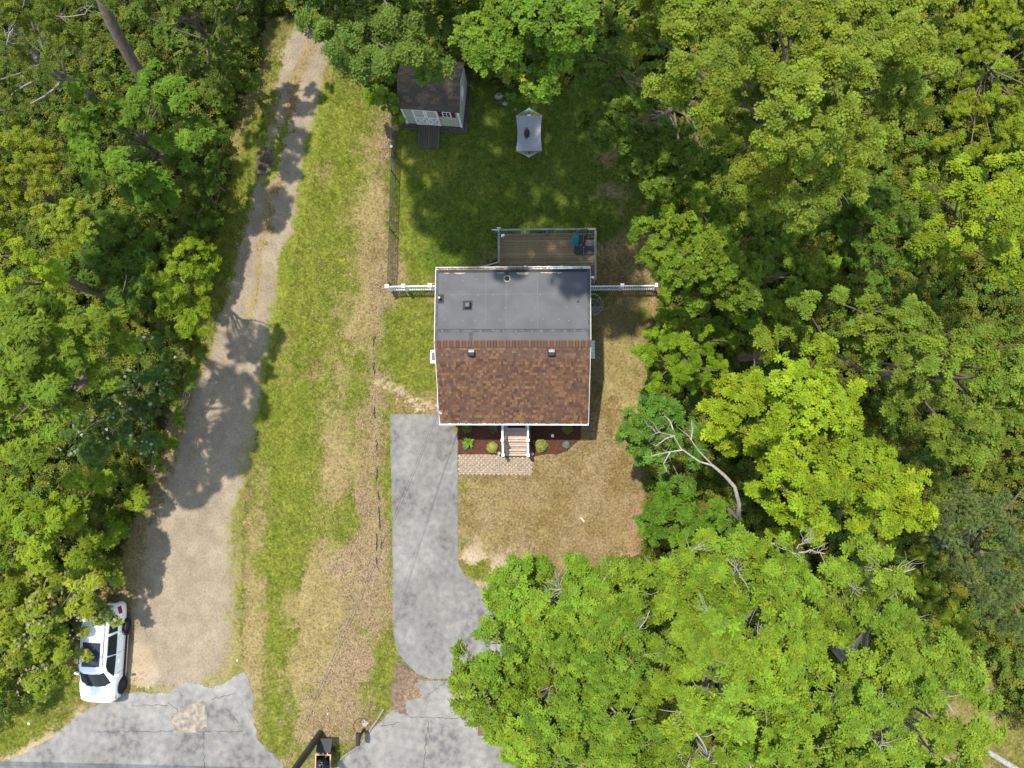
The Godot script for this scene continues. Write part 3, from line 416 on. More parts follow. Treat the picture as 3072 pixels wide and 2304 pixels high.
# ---------------------------------------------------------------- geometry helper
class Geo:
	var v := PackedVector3Array()
	var n := PackedVector3Array()
	var c := PackedColorArray()
	var uv := PackedVector2Array()
	var col := Color(1, 1, 1)
	var colored := false
	func tri(a: Vector3, b: Vector3, d: Vector3):
		var nn := (b - a).cross(d - a)
		if nn.length_squared() < 1e-16:
			return
		nn = nn.normalized()
		v.append(a); v.append(d); v.append(b)
		for i in 3:
			n.append(nn)
			c.append(col)
	func tris(a: Vector3, b: Vector3, d: Vector3, na: Vector3, nb: Vector3, nd: Vector3):
		if (b - a).cross(d - a).length_squared() < 1e-16:
			return
		v.append(a); v.append(d); v.append(b)
		n.append(na); n.append(nd); n.append(nb)
		for i in 3:
			c.append(col)
	func quad(a: Vector3, b: Vector3, d: Vector3, e: Vector3):
		tri(a, b, d)
		tri(a, d, e)
	func box(at: Vector3, s: Vector3, b := Basis.IDENTITY, bevel := 0.0):
		var h := s * 0.5
		var k: float = min(bevel, min(h.x, min(h.y, h.z)) * 0.8)
		if k <= 0.0:
			var p := []
			for i in 8:
				p.append(at + b * Vector3(h.x * (1 if i & 1 else -1), h.y * (1 if i & 2 else -1), h.z * (1 if i & 4 else -1)))
			quad(p[4], p[5], p[7], p[6]); quad(p[1], p[0], p[2], p[3])
			quad(p[5], p[1], p[3], p[7]); quad(p[0], p[4], p[6], p[2])
			quad(p[6], p[7], p[3], p[2]); quad(p[0], p[1], p[5], p[4])
			return
		# top edges chamfered
		var y0 := -h.y
		var y1 := h.y - k
		var lo := [Vector3(-h.x, y0, h.z), Vector3(h.x, y0, h.z), Vector3(h.x, y0, -h.z), Vector3(-h.x, y0, -h.z)]
		for i in 4:
			var j := (i + 1) % 4
			var a0: Vector3 = lo[i]
			var a1: Vector3 = lo[j]
			var b0 := Vector3(a0.x, y1, a0.z)
			var b1 := Vector3(a1.x, y1, a1.z)
			var c0 := Vector3(a0.x - sign(a0.x) * k, h.y, a0.z - sign(a0.z) * k)
			var c1 := Vector3(a1.x - sign(a1.x) * k, h.y, a1.z - sign(a1.z) * k)
			quad(at + b * a0, at + b * a1, at + b * b1, at + b * b0)
			quad(at + b * b0, at + b * b1, at + b * c1, at + b * c0)
		quad(at + b * Vector3(-h.x + k, h.y, h.z - k), at + b * Vector3(h.x - k, h.y, h.z - k), at + b * Vector3(h.x - k, h.y, -h.z + k), at + b * Vector3(-h.x + k, h.y, -h.z + k))
		quad(at + b * lo[3], at + b * lo[2], at + b * lo[1], at + b * lo[0])
	func bar(a: Vector3, b: Vector3, w: float, hgt: float):
		var z := (b - a).normalized()
		var up := Vector3.UP if absf(z.y) < 0.95 else Vector3.RIGHT
		var x := up.cross(z).normalized()
		box((a + b) * 0.5, Vector3(w, hgt, a.distance_to(b)), Basis(x, z.cross(x), z))
	func tube(pts: Array, rad: Array, sides := 8, caps := true):
		var rings := []
		var side := Vector3.ZERO
		for i in pts.size():
			var t: Vector3 = (pts[min(i + 1, pts.size() - 1)] - pts[max(i - 1, 0)]).normalized()
			if side == Vector3.ZERO:
				side = t.cross(Vector3.UP if absf(t.y) < 0.9 else Vector3.RIGHT).normalized()
			side = (side - t * side.dot(t)).normalized()
			var up := t.cross(side)
			var ring := []
			var r: float = rad[i] if i < rad.size() else rad[-1]
			for k in sides:
				var a := TAU * k / sides
				var d := side * cos(a) + up * sin(a)
				ring.append([pts[i] + d * r, d])
			rings.append(ring)
		for i in rings.size() - 1:
			for k in sides:
				var l := (k + 1) % sides
				var a = rings[i][k]
				var b = rings[i][l]
				var d = rings[i + 1][l]
				var e = rings[i + 1][k]
				tris(a[0], b[0], d[0], a[1], b[1], d[1])
				tris(a[0], d[0], e[0], a[1], d[1], e[1])
		if caps:
			for s in [0, rings.size() - 1]:
				for k in range(1, sides - 1):
					if s == 0:
						tri(rings[s][0][0], rings[s][k + 1][0], rings[s][k][0])
					else:
						tri(rings[s][0][0], rings[s][k][0], rings[s][k + 1][0])
	func lathe(at: Vector3, prof: Array, sides := 16, b := Basis.IDENTITY):
		for i in prof.size() - 1:
			for k in sides:
				var a0 := TAU * k / sides
				var a1 := TAU * (k + 1) / sides
				var p: Vector2 = prof[i]
				var q: Vector2 = prof[i + 1]
				var d := q - p
				var nr := Vector2(d.y, -d.x).normalized()
				var f := func(r, y, a): return at + b * Vector3(r * cos(a), y, -r * sin(a))
				var g := func(a): return b * Vector3(nr.x * cos(a), nr.y, -nr.x * sin(a))
				tris(f.call(p.x, p.y, a0), f.call(p.x, p.y, a1), f.call(q.x, q.y, a1), g.call(a0), g.call(a1), g.call(a1))
				tris(f.call(p.x, p.y, a0), f.call(q.x, q.y, a1), f.call(q.x, q.y, a0), g.call(a0), g.call(a1), g.call(a0))
	func prism(poly: Array, y0: float, y1: float, bottom := false):
		var pp := PackedVector2Array(poly)
		if Geometry2D.is_polygon_clockwise(pp):
			pp.reverse()
		# counter-clockwise in (x, z) seen from +y is clockwise to the eye: take care of the sense below
		var ix := Geometry2D.triangulate_polygon(pp)
		for i in range(0, ix.size(), 3):
			var a := pp[ix[i]]
			var b := pp[ix[i + 1]]
			var d := pp[ix[i + 2]]
			up_tri(Vector3(a.x, y1, a.y), Vector3(b.x, y1, b.y), Vector3(d.x, y1, d.y))
		if y1 - y0 < 1e-5:
			return
		var m := Vector2.ZERO
		for i in pp.size():
			var a := pp[i]
			var b := pp[(i + 1) % pp.size()]
			var p0 := Vector3(a.x, y0, a.y)
			var p1 := Vector3(b.x, y0, b.y)
			var q0 := Vector3(a.x, y1, a.y)
			var q1 := Vector3(b.x, y1, b.y)
			quad(p1, p0, q0, q1)
	func up_tri(a: Vector3, b: Vector3, d: Vector3):
		if (b - a).cross(d - a).y >= 0.0:
			tri(a, b, d)
		else:
			tri(a, d, b)
	func mesh() -> ArrayMesh:
		var arr := []
		arr.resize(Mesh.ARRAY_MAX)
		arr[Mesh.ARRAY_VERTEX] = v
		arr[Mesh.ARRAY_NORMAL] = n
		if colored:
			arr[Mesh.ARRAY_COLOR] = c
		if uv.size() == v.size():
			arr[Mesh.ARRAY_TEX_UV] = uv
		var m := ArrayMesh.new()
		if v.size() > 0:
			m.add_surface_from_arrays(Mesh.PRIMITIVE_TRIANGLES, arr)
		return m

# ---------------------------------------------------------------- node helpers
func numbered(called: String) -> String:
	taken[called] = int(taken.get(called, -1)) + 1
	return called if taken[called] == 0 else "%s_%03d" % [called, taken[called]]
func tag(o: Node, label: String, category: String, group := "", kind := ""):
	if label: o.set_meta("label", label)
	if category: o.set_meta("category", category)
	if group: o.set_meta("group", group)
	if kind: o.set_meta("kind", kind)
func thing(called: String, label: String, category: String, at := Vector3.ZERO, turn := 0.0, group := "", kind := "") -> Node3D:
	var o := Node3D.new()
	o.name = numbered(called)
	add_child(o)
	o.position = at
	o.rotation.y = turn
	tag(o, label, category, group, kind)
	return o
func put(called: String, mesh: Mesh, m: Material, parent: Node = self) -> MeshInstance3D:
	var o := MeshInstance3D.new()
	o.name = numbered(called) if parent == self else called
	o.mesh = mesh
	o.material_override = m
	parent.add_child(o, true)
	return o
func many(called: String, mesh: Mesh, m: Material, xf: Array, cols: Array, parent: Node = self) -> MultiMeshInstance3D:
	var mm := MultiMesh.new()
	mm.transform_format = MultiMesh.TRANSFORM_3D
	mm.use_colors = true
	mm.mesh = mesh
	mm.instance_count = xf.size()
	for i in xf.size():
		mm.set_instance_transform(i, xf[i])
		mm.set_instance_color(i, cols[i])
	var o := MultiMeshInstance3D.new()
	o.name = numbered(called) if parent == self else called
	o.multimesh = mm
	o.material_override = m
	parent.add_child(o, true)
	return o
func rnd(a: float, b: float) -> float: return rng.randf_range(a, b)
func rdir() -> Vector3:
	var y := rnd(-1, 1)
	var a := rnd(0, TAU)
	var r := sqrt(max(0.0, 1 - y * y))
	return Vector3(r * cos(a), y, r * sin(a))
func facing(up: Vector3, spin: float, s := 1.0) -> Basis:
	var y := up.normalized()
	var x := y.cross(Vector3(0.31, 0.12, 0.94)).normalized()
	return Basis(x, y, x.cross(y)) * Basis(Vector3.UP, spin) * Basis.from_scale(Vector3.ONE * s)

# ---------------------------------------------------------------- materials
func srgb(c: Color) -> Color: return c.linear_to_srgb()
func noise_image(size: int, freq: float, octaves: int, seed_: int, lo: float, hi: float, contrast := 1.0, type := FastNoiseLite.TYPE_SIMPLEX_SMOOTH, stretch := 1.0) -> Image:
	var f := FastNoiseLite.new()
	f.noise_type = type
	f.frequency = freq
	f.seed = seed_
	f.fractal_octaves = octaves
	var im := f.get_seamless_image(size, size)
	im.convert(Image.FORMAT_L8)
	var b := im.get_data()
	for i in b.size():
		var t: float = clampf((b[i] / 255.0 - 0.5) * contrast + 0.5, 0, 1)
		b[i] = int(255.0 * clampf(lo + (hi - lo) * t, 0, 1))
	return Image.create_from_data(size, size, false, Image.FORMAT_L8, b)
func grain_image(size: int, seed_: int, lo: float, hi: float) -> Image:
	var f := FastNoiseLite.new()
	f.seed = seed_
	f.frequency = 0.5
	f.fractal_octaves = 3
	var b := PackedByteArray()
	b.resize(size * size)
	var r := RandomNumberGenerator.new()
	r.seed = seed_
	for y in size:
		var row := r.randf_range(0, 1)
		for x in size:
			var t := f.get_noise_2d(x * 0.045, y * 1.1) * 0.5 + 0.5
			b[y * size + x] = int(255 * clampf(lo + (hi - lo) * (t * 0.8 + row * 0.2), 0, 1))
	return Image.create_from_data(size, size, false, Image.FORMAT_L8, b)
func asphalt_image(size: int) -> Image:
	# binder and stone grain, weathered patches, dark drips and rusty specks
	var a := noise_image(size, 0.006, 5, 31, 0.0, 1.0, 1.8).get_data()
	var b := noise_image(size, 0.03, 4, 32, 0.0, 1.0, 1.6).get_data()
	var c := noise_image(size, 0.4, 2, 33, 0.0, 1.0, 1.5).get_data()
	var out := PackedByteArray()
	out.resize(size * size * 3)
	for i in size * size:
		var t := a[i] / 255.0
		var u := b[i] / 255.0
		var v := 0.80 + 0.10 * (t - 0.5) + 0.11 * (u - 0.5) + 0.17 * (c[i] / 255.0 - 0.5)
		if t * 0.6 + u * 0.4 < 0.27: v -= (0.27 - t * 0.6 - u * 0.4) * 0.3
		var warm := 0.02 * (u - 0.4)
		out[i * 3] = int(255 * clampf(v + warm, 0, 1))
		out[i * 3 + 1] = int(255 * clampf(v, 0, 1))
		out[i * 3 + 2] = int(255 * clampf(v - warm, 0, 1))
	var r := RandomNumberGenerator.new()
	r.seed = 77
	for k in 900:
		var x := r.randi() % size
		var y := r.randi() % size
		var dark := r.randf() < 0.6
		for q in r.randi_range(1, 4):
			var i := (((y + r.randi_range(-1, 1) + size) % size) * size + (x + r.randi_range(-1, 1) + size) % size) * 3
			out[i] = 90 if dark else 215
			out[i + 1] = 80 if dark else 185
			out[i + 2] = 72 if dark else 160
	return Image.create_from_data(size, size, false, Image.FORMAT_RGB8, out)
func tex(key: String) -> Texture2D: return TX[key]
func mat(c: Color, rough := 0.8, t := "", scale := 1.0, extra := {}) -> StandardMaterial3D:
	var m := StandardMaterial3D.new()
	m.albedo_color = srgb(c)
	m.roughness = rough
	m.metallic_specular = 0.35
	if t:
		m.albedo_texture = tex(t)
		m.uv1_triplanar = true
		m.uv1_world_triplanar = true
		m.uv1_scale = Vector3.ONE * scale
	for k in extra:
		m.set(k, extra[k])
	return m
func vmat(rough := 0.8, back := Color(0, 0, 0), spec := 0.3) -> StandardMaterial3D:
	var m := StandardMaterial3D.new()
	m.vertex_color_use_as_albedo = true
	m.roughness = rough
	m.metallic_specular = spec
	if back.r + back.g > 0:
		m.backlight_enabled = true
		m.backlight = back
	return m
func make_materials():
	TX.speck = ImageTexture.create_from_image(noise_image(256, 0.32, 2, 3, 0.78, 1.0, 1.4))
	TX.mottle = ImageTexture.create_from_image(noise_image(256, 0.02, 5, 4, 0.74, 1.0, 1.5))
	TX.patch = ImageTexture.create_from_image(noise_image(256, 0.012, 4, 9, 0.9, 1.0, 1.6))
	TX.grain = ImageTexture.create_from_image(grain_image(256, 8, 0.45, 1.0))
	TX.bump = ImageTexture.create_from_image(noise_image(256, 0.25, 3, 13, 0.0, 1.0, 1.3))
	var det := {detail_enabled = true, detail_blend_mode = BaseMaterial3D.BLEND_MODE_MUL}
	TX.asphalt = ImageTexture.create_from_image(asphalt_image(1024))
	M.asphalt = mat(Color(0.268, 0.262, 0.255), 0.9, "asphalt", 0.07)
	M.asphalt_old = mat(Color(0.298, 0.291, 0.281), 0.92, "asphalt", 0.06)
	for k in ["asphalt", "asphalt_old"]:
		M[k].detail_enabled = true
		M[k].detail_blend_mode = BaseMaterial3D.BLEND_MODE_MUL
		M[k].detail_albedo = tex("patch")
	M.crack = mat(Color(0.055, 0.05, 0.042), 1.0)
	M.patchsoil = mat(Color(0.26, 0.225, 0.19), 1.0, "mottle", 0.5)
	M.washsoil = mat(Color(0.17, 0.118, 0.085), 1.0, "mottle", 0.6)
	M.membrane = mat(Color(0.082, 0.085, 0.094), 0.75, "patch", 0.22)
	M.membrane_strip = mat(Color(0.07, 0.073, 0.082), 0.7, "mottle", 0.5)
	M.rubber = mat(Color(0.022, 0.023, 0.026), 0.6)
	M.rubber_patch = mat(Color(0.028, 0.029, 0.032), 0.7, "mottle", 1.0)
	M.plate = mat(Color(0.090, 0.093, 0.103), 0.6)
	M.residue = mat(Color(0.42, 0.37, 0.25), 0.9, "mottle", 1.3)
	M.white = mat(Color(0.74, 0.75, 0.77), 0.45, "patch", 0.7)
	M.siding = mat(Color(0.62, 0.63, 0.62), 0.6)
	M.glass = mat(Color(0.02, 0.025, 0.03), 0.06)
	M.shing = vmat(0.95, Color(0, 0, 0), 0.15)
	M.dkmetal = mat(Color(0.035, 0.037, 0.042), 0.5)
	M.greymetal = mat(Color(0.23, 0.24, 0.25), 0.45)
	M.paleblue = mat(Color(0.46, 0.56, 0.58), 0.5, "patch", 1.0)
	M.wood_deck = [mat(Color(0.36, 0.27, 0.15), 0.85, "grain", 0.9), mat(Color(0.29, 0.22, 0.13), 0.85, "grain", 0.8), mat(Color(0.41, 0.315, 0.18), 0.85, "grain", 1.0)]
	M.wood_grey = mat(Color(0.36, 0.37, 0.33), 0.85, "grain", 1.1)
	M.wood_dark = [mat(Color(0.13, 0.11, 0.08), 0.9, "grain", 1.0), mat(Color(0.15, 0.125, 0.092), 0.9, "grain", 0.9)]
	M.compo = [mat(Color(0.40, 0.315, 0.255), 0.75, "patch", 1.6), mat(Color(0.36, 0.285, 0.23), 0.75, "patch", 1.5)]
	M.mulch = mat(Color(0.062, 0.026, 0.017), 1.0, "speck", 0.25)
	M.paver = [mat(Color(0.32, 0.255, 0.185), 0.9, "mottle", 1.5), mat(Color(0.285, 0.232, 0.175), 0.9, "mottle", 1.5), mat(Color(0.35, 0.275, 0.195), 0.9, "mottle", 1.5)]
	M.joint = mat(Color(0.075, 0.058, 0.036), 1.0, "speck", 0.3)
	M.mat_blue = mat(Color(0.012, 0.02, 0.06), 1.0, "speck", 0.5)
	M.bark = mat(Color(0.155, 0.125, 0.10), 0.95, "mottle", 0.9)
	M.bark_pale = mat(Color(0.32, 0.295, 0.26), 0.9, "mottle", 1.2)
	M.bark_dead = mat(Color(0.38, 0.35, 0.31), 0.9, "mottle", 1.4)
	M.leaf = vmat(0.5, Color(0.58, 0.66, 0.16), 0.25)
	M.leaf_gloss = vmat(0.5, Color(0.55, 0.62, 0.16), 0.25)
	M.needle = vmat(0.55, Color(0.3, 0.35, 0.2), 0.3)
	M.grass = vmat(0.6, Color(0.5, 0.6, 0.2), 0.25)
	M.dry = vmat(0.9, Color(0.3, 0.25, 0.15), 0.2)
	M.stone = vmat(0.95, Color(0, 0, 0), 0.2)
	M.rock = mat(Color(0.30, 0.27, 0.22), 0.95, "mottle", 1.5)
	M.granite = mat(Color(0.20, 0.195, 0.175), 0.95, "speck", 0.5)
	M.shedwall = mat(Color(0.40, 0.41, 0.33), 0.8, "patch", 0.8)
	M.maroon = mat(Color(0.085, 0.016, 0.016), 0.7)
	M.teal = mat(Color(0.035, 0.23, 0.32), 0.85)
	M.rope = mat(Color(0.36, 0.44, 0.40), 0.9)
	M.orangewood = mat(Color(0.36, 0.20, 0.10), 0.6)
	M.carpaint = mat(Color(0.80, 0.81, 0.83), 0.22, "", 1.0, {clearcoat_enabled = true, clearcoat = 1.0, clearcoat_roughness = 0.05})
	M.carglass = mat(Color(0.012, 0.018, 0.02), 0.06, "", 1.0, {metallic_specular = 0.3})
	M.tyre = mat(Color(0.018, 0.018, 0.02), 0.85)
	M.rim = mat(Color(0.10, 0.10, 0.105), 0.3, "", 1.0, {metallic = 0.7})
	M.chrome = mat(Color(0.55, 0.55, 0.56), 0.2, "", 1.0, {metallic = 1.0})
	M.plastic = mat(Color(0.022, 0.023, 0.025), 0.5)
	M.redlens = mat(Color(0.22, 0.01, 0.012), 0.15)
	M.amber = mat(Color(0.45, 0.16, 0.02), 0.2)
	M.clearlens = mat(Color(0.35, 0.36, 0.37), 0.1)
	M.poletimber = mat(Color(0.088, 0.095, 0.06), 0.95, "grain", 0.6)
	M.binbody = mat(Color(0.11, 0.075, 0.05), 0.6)
	M.binrim = mat(Color(0.42, 0.28, 0.18), 0.6)
	M.bag = mat(Color(0.012, 0.012, 0.015), 0.22)
	M.tealbag = mat(Color(0.10, 0.35, 0.30), 0.5)
	M.flag = mat(Color(0.30, 0.03, 0.02), 0.5)
	M.rust = mat(Color(0.15, 0.085, 0.058), 0.95, "mottle", 2.0)
	M.cable = mat(Color(0.03, 0.03, 0.032), 0.7)
	M.cable_pale = mat(Color(0.16, 0.155, 0.15), 0.6)
	M.tan = mat(Color(0.55, 0.46, 0.34), 0.9)
	M.yellow = mat(Color(0.45, 0.36, 0.06), 0.6)
	M.pink = mat(Color(0.4, 0.12, 0.16), 0.8)

# ---------------------------------------------------------------- leaf sprays
func leaf(g: Geo, xf: Transform3D, L: float, prof: Array, droop := 0.18, fold := 0.35):
	for i in prof.size() - 1:
		var u0: float = prof[i][0]
		var w0: float = prof[i][1]
		var u1: float = prof[i + 1][0]
		var w1: float = prof[i + 1][1]
		var m0 := xf * Vector3(0, -droop * u0 * u0 * L, u0 * L)
		var m1 := xf * Vector3(0, -droop * u1 * u1 * L, u1 * L)
		for s in [-1.0, 1.0]:
			var e0 := xf * Vector3(s * w0 * L, (-droop * u0 * u0 + fold * w0) * L, u0 * L)
			var e1 := xf * Vector3(s * w1 * L, (-droop * u1 * u1 + fold * w1) * L, u1 * L)
			if s > 0:
				g.quad(m0, m1, e1, e0)
			else:
				g.quad(m0, e0, e1, m1)
func make_sprigs():
	var shapes := {
		oak = [[0.0, 0.01], [0.18, 0.06], [0.32, 0.22], [0.4, 0.11], [0.57, 0.3], [0.65, 0.15], [0.82, 0.24], [0.9, 0.1], [1.0, 0.01]],
		spike = [[0.0, 0.01], [0.22, 0.04], [0.36, 0.33], [0.41, 0.07], [0.6, 0.4], [0.65, 0.08], [0.84, 0.23], [0.87, 0.06], [1.0, 0.0]],
		maple = [[0.0, 0.03], [0.14, 0.32], [0.3, 0.2], [0.46, 0.46], [0.56, 0.2], [0.76, 0.22], [1.0, 0.0]],
		small = [[0.0, 0.0], [0.35, 0.3], [0.7, 0.24], [1.0, 0.0]],
	}
	for sp in ["oak", "spike", "maple", "small", "pinnate", "pine"]:
		var g := Geo.new()
		if sp == "pinnate":
			for f in 5:
				var b := facing(Vector3(rnd(-0.4, 0.4), 1, rnd(-0.4, 0.4)), TAU * f / 5.0 + rnd(-0.4, 0.4))
				var o := Vector3(rnd(-0.05, 0.05), rnd(-0.05, 0.05), rnd(-0.05, 0.05))
				for k in 6:
					for s in [-1.0, 1.0]:
						var at := Transform3D(b * Basis(Vector3.UP, s * 1.1) * Basis(Vector3.RIGHT, rnd(-0.3, 0.3)), o + b * Vector3(0, -0.1 * pow(k / 6.0, 2), 0.05 + k * 0.05))
						leaf(g, at, rnd(0.08, 0.105), shapes.small)
		elif sp == "pine":
			for f in 6:
				var d := (Vector3(rnd(-1, 1), rnd(0.1, 0.7), rnd(-1, 1))).normalized()
				var o := d * rnd(0.05, 0.26)
				for k in 20:
					var nd := (d + rdir() * 0.75).normalized()
					var sd := nd.cross(rdir()).normalized() * 0.011
					g.tri(o - sd, o + sd, o + nd * rnd(0.13, 0.19))
		else:
			var L: float = {oak = 0.17, spike = 0.165, maple = 0.135, small = 0.085}[sp]
			var tw: int = {oak = 4, spike = 4, maple = 4, small = 7}[sp]
			var nl: int = {oak = 5, spike = 5, maple = 5, small = 5}[sp]
			for f in tw:
				var a := TAU * f / tw + rnd(-0.5, 0.5)
				var o := Vector3(cos(a), rnd(-0.25, 0.25), sin(a)) * rnd(0.06, 0.2)
				var a2 := rnd(0, TAU)
				for k in nl:
					var b := facing(Vector3(rnd(-0.45, 0.45), 1, rnd(-0.45, 0.45)), a2 + k * TAU / nl + rnd(-0.3, 0.3)) * Basis(Vector3.RIGHT, rnd(-0.5, 0.35))
					leaf(g, Transform3D(b, o + b * Vector3(0, 0, 0.02)), L * rnd(0.75, 1.15), shapes[sp])
		SPRIG[sp] = g.mesh()
	var lf := Geo.new()
	leaf(lf, Transform3D(Basis.IDENTITY, Vector3(0, 0.006, -0.05)), 0.1, [[0.0, 0.02], [0.3, 0.22], [0.6, 0.3], [1.0, 0.03]], -0.15, 0.5)
	SPRIG.dead_leaf = lf.mesh()
	var gr := Geo.new()
	for k in 9:
		var a := rnd(0, TAU)
		var o := Vector3(cos(a), 0, sin(a)) * rnd(0.0, 0.06)
		var d := Vector3(cos(a + rnd(-1, 1)), 0, sin(a + rnd(-1, 1)))
		var sd := Vector3(-d.z, 0, d.x) * rnd(0.003, 0.005)
		var h := rnd(0.03, 0.06)
		var mid := o + d * h * 0.35 + Vector3.UP * h * 0.7
		gr.quad(o - sd, o + sd, mid + sd * 0.8, mid - sd * 0.8)
		gr.tri(mid - sd * 0.8, mid + sd * 0.8, o + d * h * 1.1 + Vector3.UP * h)
	SPRIG.tuft = gr.mesh()
	var st := Geo.new()
	var pts := [Vector3(0, 0.5, 0), Vector3(0.9, 0.05, 0.1), Vector3(0.1, 0.1, 0.8), Vector3(-1, 0.0, 0.15), Vector3(-0.1, 0.1, -0.9), Vector3(0, -0.4, 0)]
	for k in 4:
		st.tri(pts[0], pts[2 if k == 0 else (3 if k == 1 else (4 if k == 2 else 1))], pts[1 + k])
		st.tri(pts[5], pts[1 + k], pts[2 if k == 0 else (3 if k == 1 else (4 if k == 2 else 1))])
	SPRIG.stone = st.mesh()

# ---------------------------------------------------------------- ground
const GX0 := -33.0
const GZ0 := -27.0
const GW := 62.0
const GH := 48.0
const PW := 1488
const PH := 1152
const CELL := 0.25
var ctop: PackedByteArray
var cw: PackedFloat32Array
var gcw := 248
var gch := 192
var types: PackedByteArray
var gimg: PackedByteArray
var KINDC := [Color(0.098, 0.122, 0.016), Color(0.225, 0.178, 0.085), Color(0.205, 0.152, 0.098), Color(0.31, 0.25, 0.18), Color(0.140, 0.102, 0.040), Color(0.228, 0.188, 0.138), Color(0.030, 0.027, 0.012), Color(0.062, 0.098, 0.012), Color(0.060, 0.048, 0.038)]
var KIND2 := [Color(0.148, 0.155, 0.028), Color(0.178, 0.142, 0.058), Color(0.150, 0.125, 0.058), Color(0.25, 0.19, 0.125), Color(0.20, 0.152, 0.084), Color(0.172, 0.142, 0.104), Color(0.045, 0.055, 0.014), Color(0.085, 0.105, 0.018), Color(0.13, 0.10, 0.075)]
func ground_map() -> ImageTexture:
	var n := gcw * gch
	var wts := []
	for k in 9:
		var a := PackedFloat32Array()
		a.resize(n)
		wts.append(a)
	var forests := [PackedVector2Array(POLY.forest_l), PackedVector2Array(POLY.forest_t), PackedVector2Array(POLY.forest_r)]
	for j in gch:
		for i in gcw:
			var p := Vector2(GX0 + (i + 0.5) * CELL, GZ0 + (j + 0.5) * CELL)
			var inside := false
			for f in forests:
				if Geometry2D.is_point_in_polygon(p, f):
					inside = true
			var q := j * gcw + i
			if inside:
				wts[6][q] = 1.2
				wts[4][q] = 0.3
			else:
				wts[0][q] = 0.42
				wts[4][q] = 0.36
				wts[1][q] = 0.22
	for s in SPLATS:
		var ca := cos(deg_to_rad(s[5]))
		var sa := sin(deg_to_rad(s[5]))
		var ext: float = max(s[3], s[4]) * 1.9
		for j in range(max(0, int((s[2] - ext - GZ0) / CELL)), min(gch, int((s[2] + ext - GZ0) / CELL) + 1)):
			for i in range(max(0, int((s[1] - ext - GX0) / CELL)), min(gcw, int((s[1] + ext - GX0) / CELL) + 1)):
				var dx: float = GX0 + (i + 0.5) * CELL - s[1]
				var dz: float = GZ0 + (j + 0.5) * CELL - s[2]
				var u: float = (dx * ca + dz * sa) / s[3]
				var v: float = (-dx * sa + dz * ca) / s[4]
				var d := u * u + v * v
				if d < 3.6:
					wts[s[0]][j * gcw + i] += s[6] * exp(-d * d * 0.7)
	ctop.resize(n * 3)
	cw.resize(n * 3)
	for q in n:
		var used := [-1, -1]
		for r in 3:
			var best := -1.0
			var bk := 0
			for k in 9:
				if k != used[0] and k != used[1] and wts[k][q] > best:
					best = wts[k][q]
					bk = k
			if r < 2:
				used[r] = bk
			ctop[q * 3 + r] = bk
			cw[q * 3 + r] = best
	var nz := []
	for f in [[0.012, 4], [0.05, 3], [0.32, 2], [0.02, 4]]:
		var fn := FastNoiseLite.new()
		fn.seed = 20 + nz.size()
		fn.frequency = f[0]
		fn.fractal_octaves = f[1]
		var im := fn.get_image(PW, PH)
		im.convert(Image.FORMAT_L8)
		nz.append(im.get_data())
	var n0: PackedByteArray = nz[0]
	var n1: PackedByteArray = nz[1]
	var n2: PackedByteArray = nz[2]
	var n3: PackedByteArray = nz[3]
	var lut := PackedByteArray()
	lut.resize(1025)
	for i in 1025:
		lut[i] = int(round(255.0 * srgb(Color(i / 1024.0, 0, 0)).r))
	gimg.resize(PW * PH * 3)
	types.resize(PW * PH)
	var ca := PackedColorArray(KINDC)
	var cb := PackedColorArray(KIND2)
	var px2c := GW / PW / CELL
	var total := PW * PH
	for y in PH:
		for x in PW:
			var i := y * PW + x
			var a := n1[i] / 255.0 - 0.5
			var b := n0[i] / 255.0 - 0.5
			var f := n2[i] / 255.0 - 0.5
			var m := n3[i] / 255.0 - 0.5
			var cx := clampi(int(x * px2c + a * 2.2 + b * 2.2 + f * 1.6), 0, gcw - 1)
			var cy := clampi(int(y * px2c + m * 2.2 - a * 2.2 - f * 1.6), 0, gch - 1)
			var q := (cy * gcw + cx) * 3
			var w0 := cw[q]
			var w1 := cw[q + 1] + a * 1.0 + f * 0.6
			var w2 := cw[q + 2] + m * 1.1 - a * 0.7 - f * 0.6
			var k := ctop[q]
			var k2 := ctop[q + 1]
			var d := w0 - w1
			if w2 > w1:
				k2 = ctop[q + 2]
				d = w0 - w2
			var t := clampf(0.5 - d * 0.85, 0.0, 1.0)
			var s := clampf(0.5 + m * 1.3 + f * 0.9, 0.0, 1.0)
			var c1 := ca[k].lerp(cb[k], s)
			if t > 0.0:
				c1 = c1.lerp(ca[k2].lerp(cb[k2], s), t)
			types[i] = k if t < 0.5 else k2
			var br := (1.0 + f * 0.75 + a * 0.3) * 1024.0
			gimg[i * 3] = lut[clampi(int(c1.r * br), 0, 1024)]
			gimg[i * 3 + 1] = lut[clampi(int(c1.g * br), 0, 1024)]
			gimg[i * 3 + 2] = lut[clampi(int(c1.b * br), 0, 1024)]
	return ImageTexture.create_from_image(Image.create_from_data(PW, PH, false, Image.FORMAT_RGB8, gimg))
func map_at(x: float, z: float) -> int:
	var i := int((x - GX0) / GW * PW)
	var j := int((z - GZ0) / GH * PH)
	if i < 0 or j < 0 or i >= PW or j >= PH:
		return -1
	return j * PW + i
func map_color(i: int) -> Color:
	return Color8(gimg[i * 3], gimg[i * 3 + 1], gimg[i * 3 + 2]).srgb_to_linear()
func ragged(poly: Array, amp: float, step := 0.22) -> Array:
	var out := []
	for i in poly.size():
		var a: Vector2 = poly[i]
		var b: Vector2 = poly[(i + 1) % poly.size()]
		var k: int = max(1, int(a.distance_to(b) / step))
		if k > 120: k = 1
		var nn := (b - a).normalized().orthogonal()
		for s in k:
			out.append(a.lerp(b, float(s) / k) + nn * (rnd(-amp, amp) if s > 0 else 0.0))
	return out
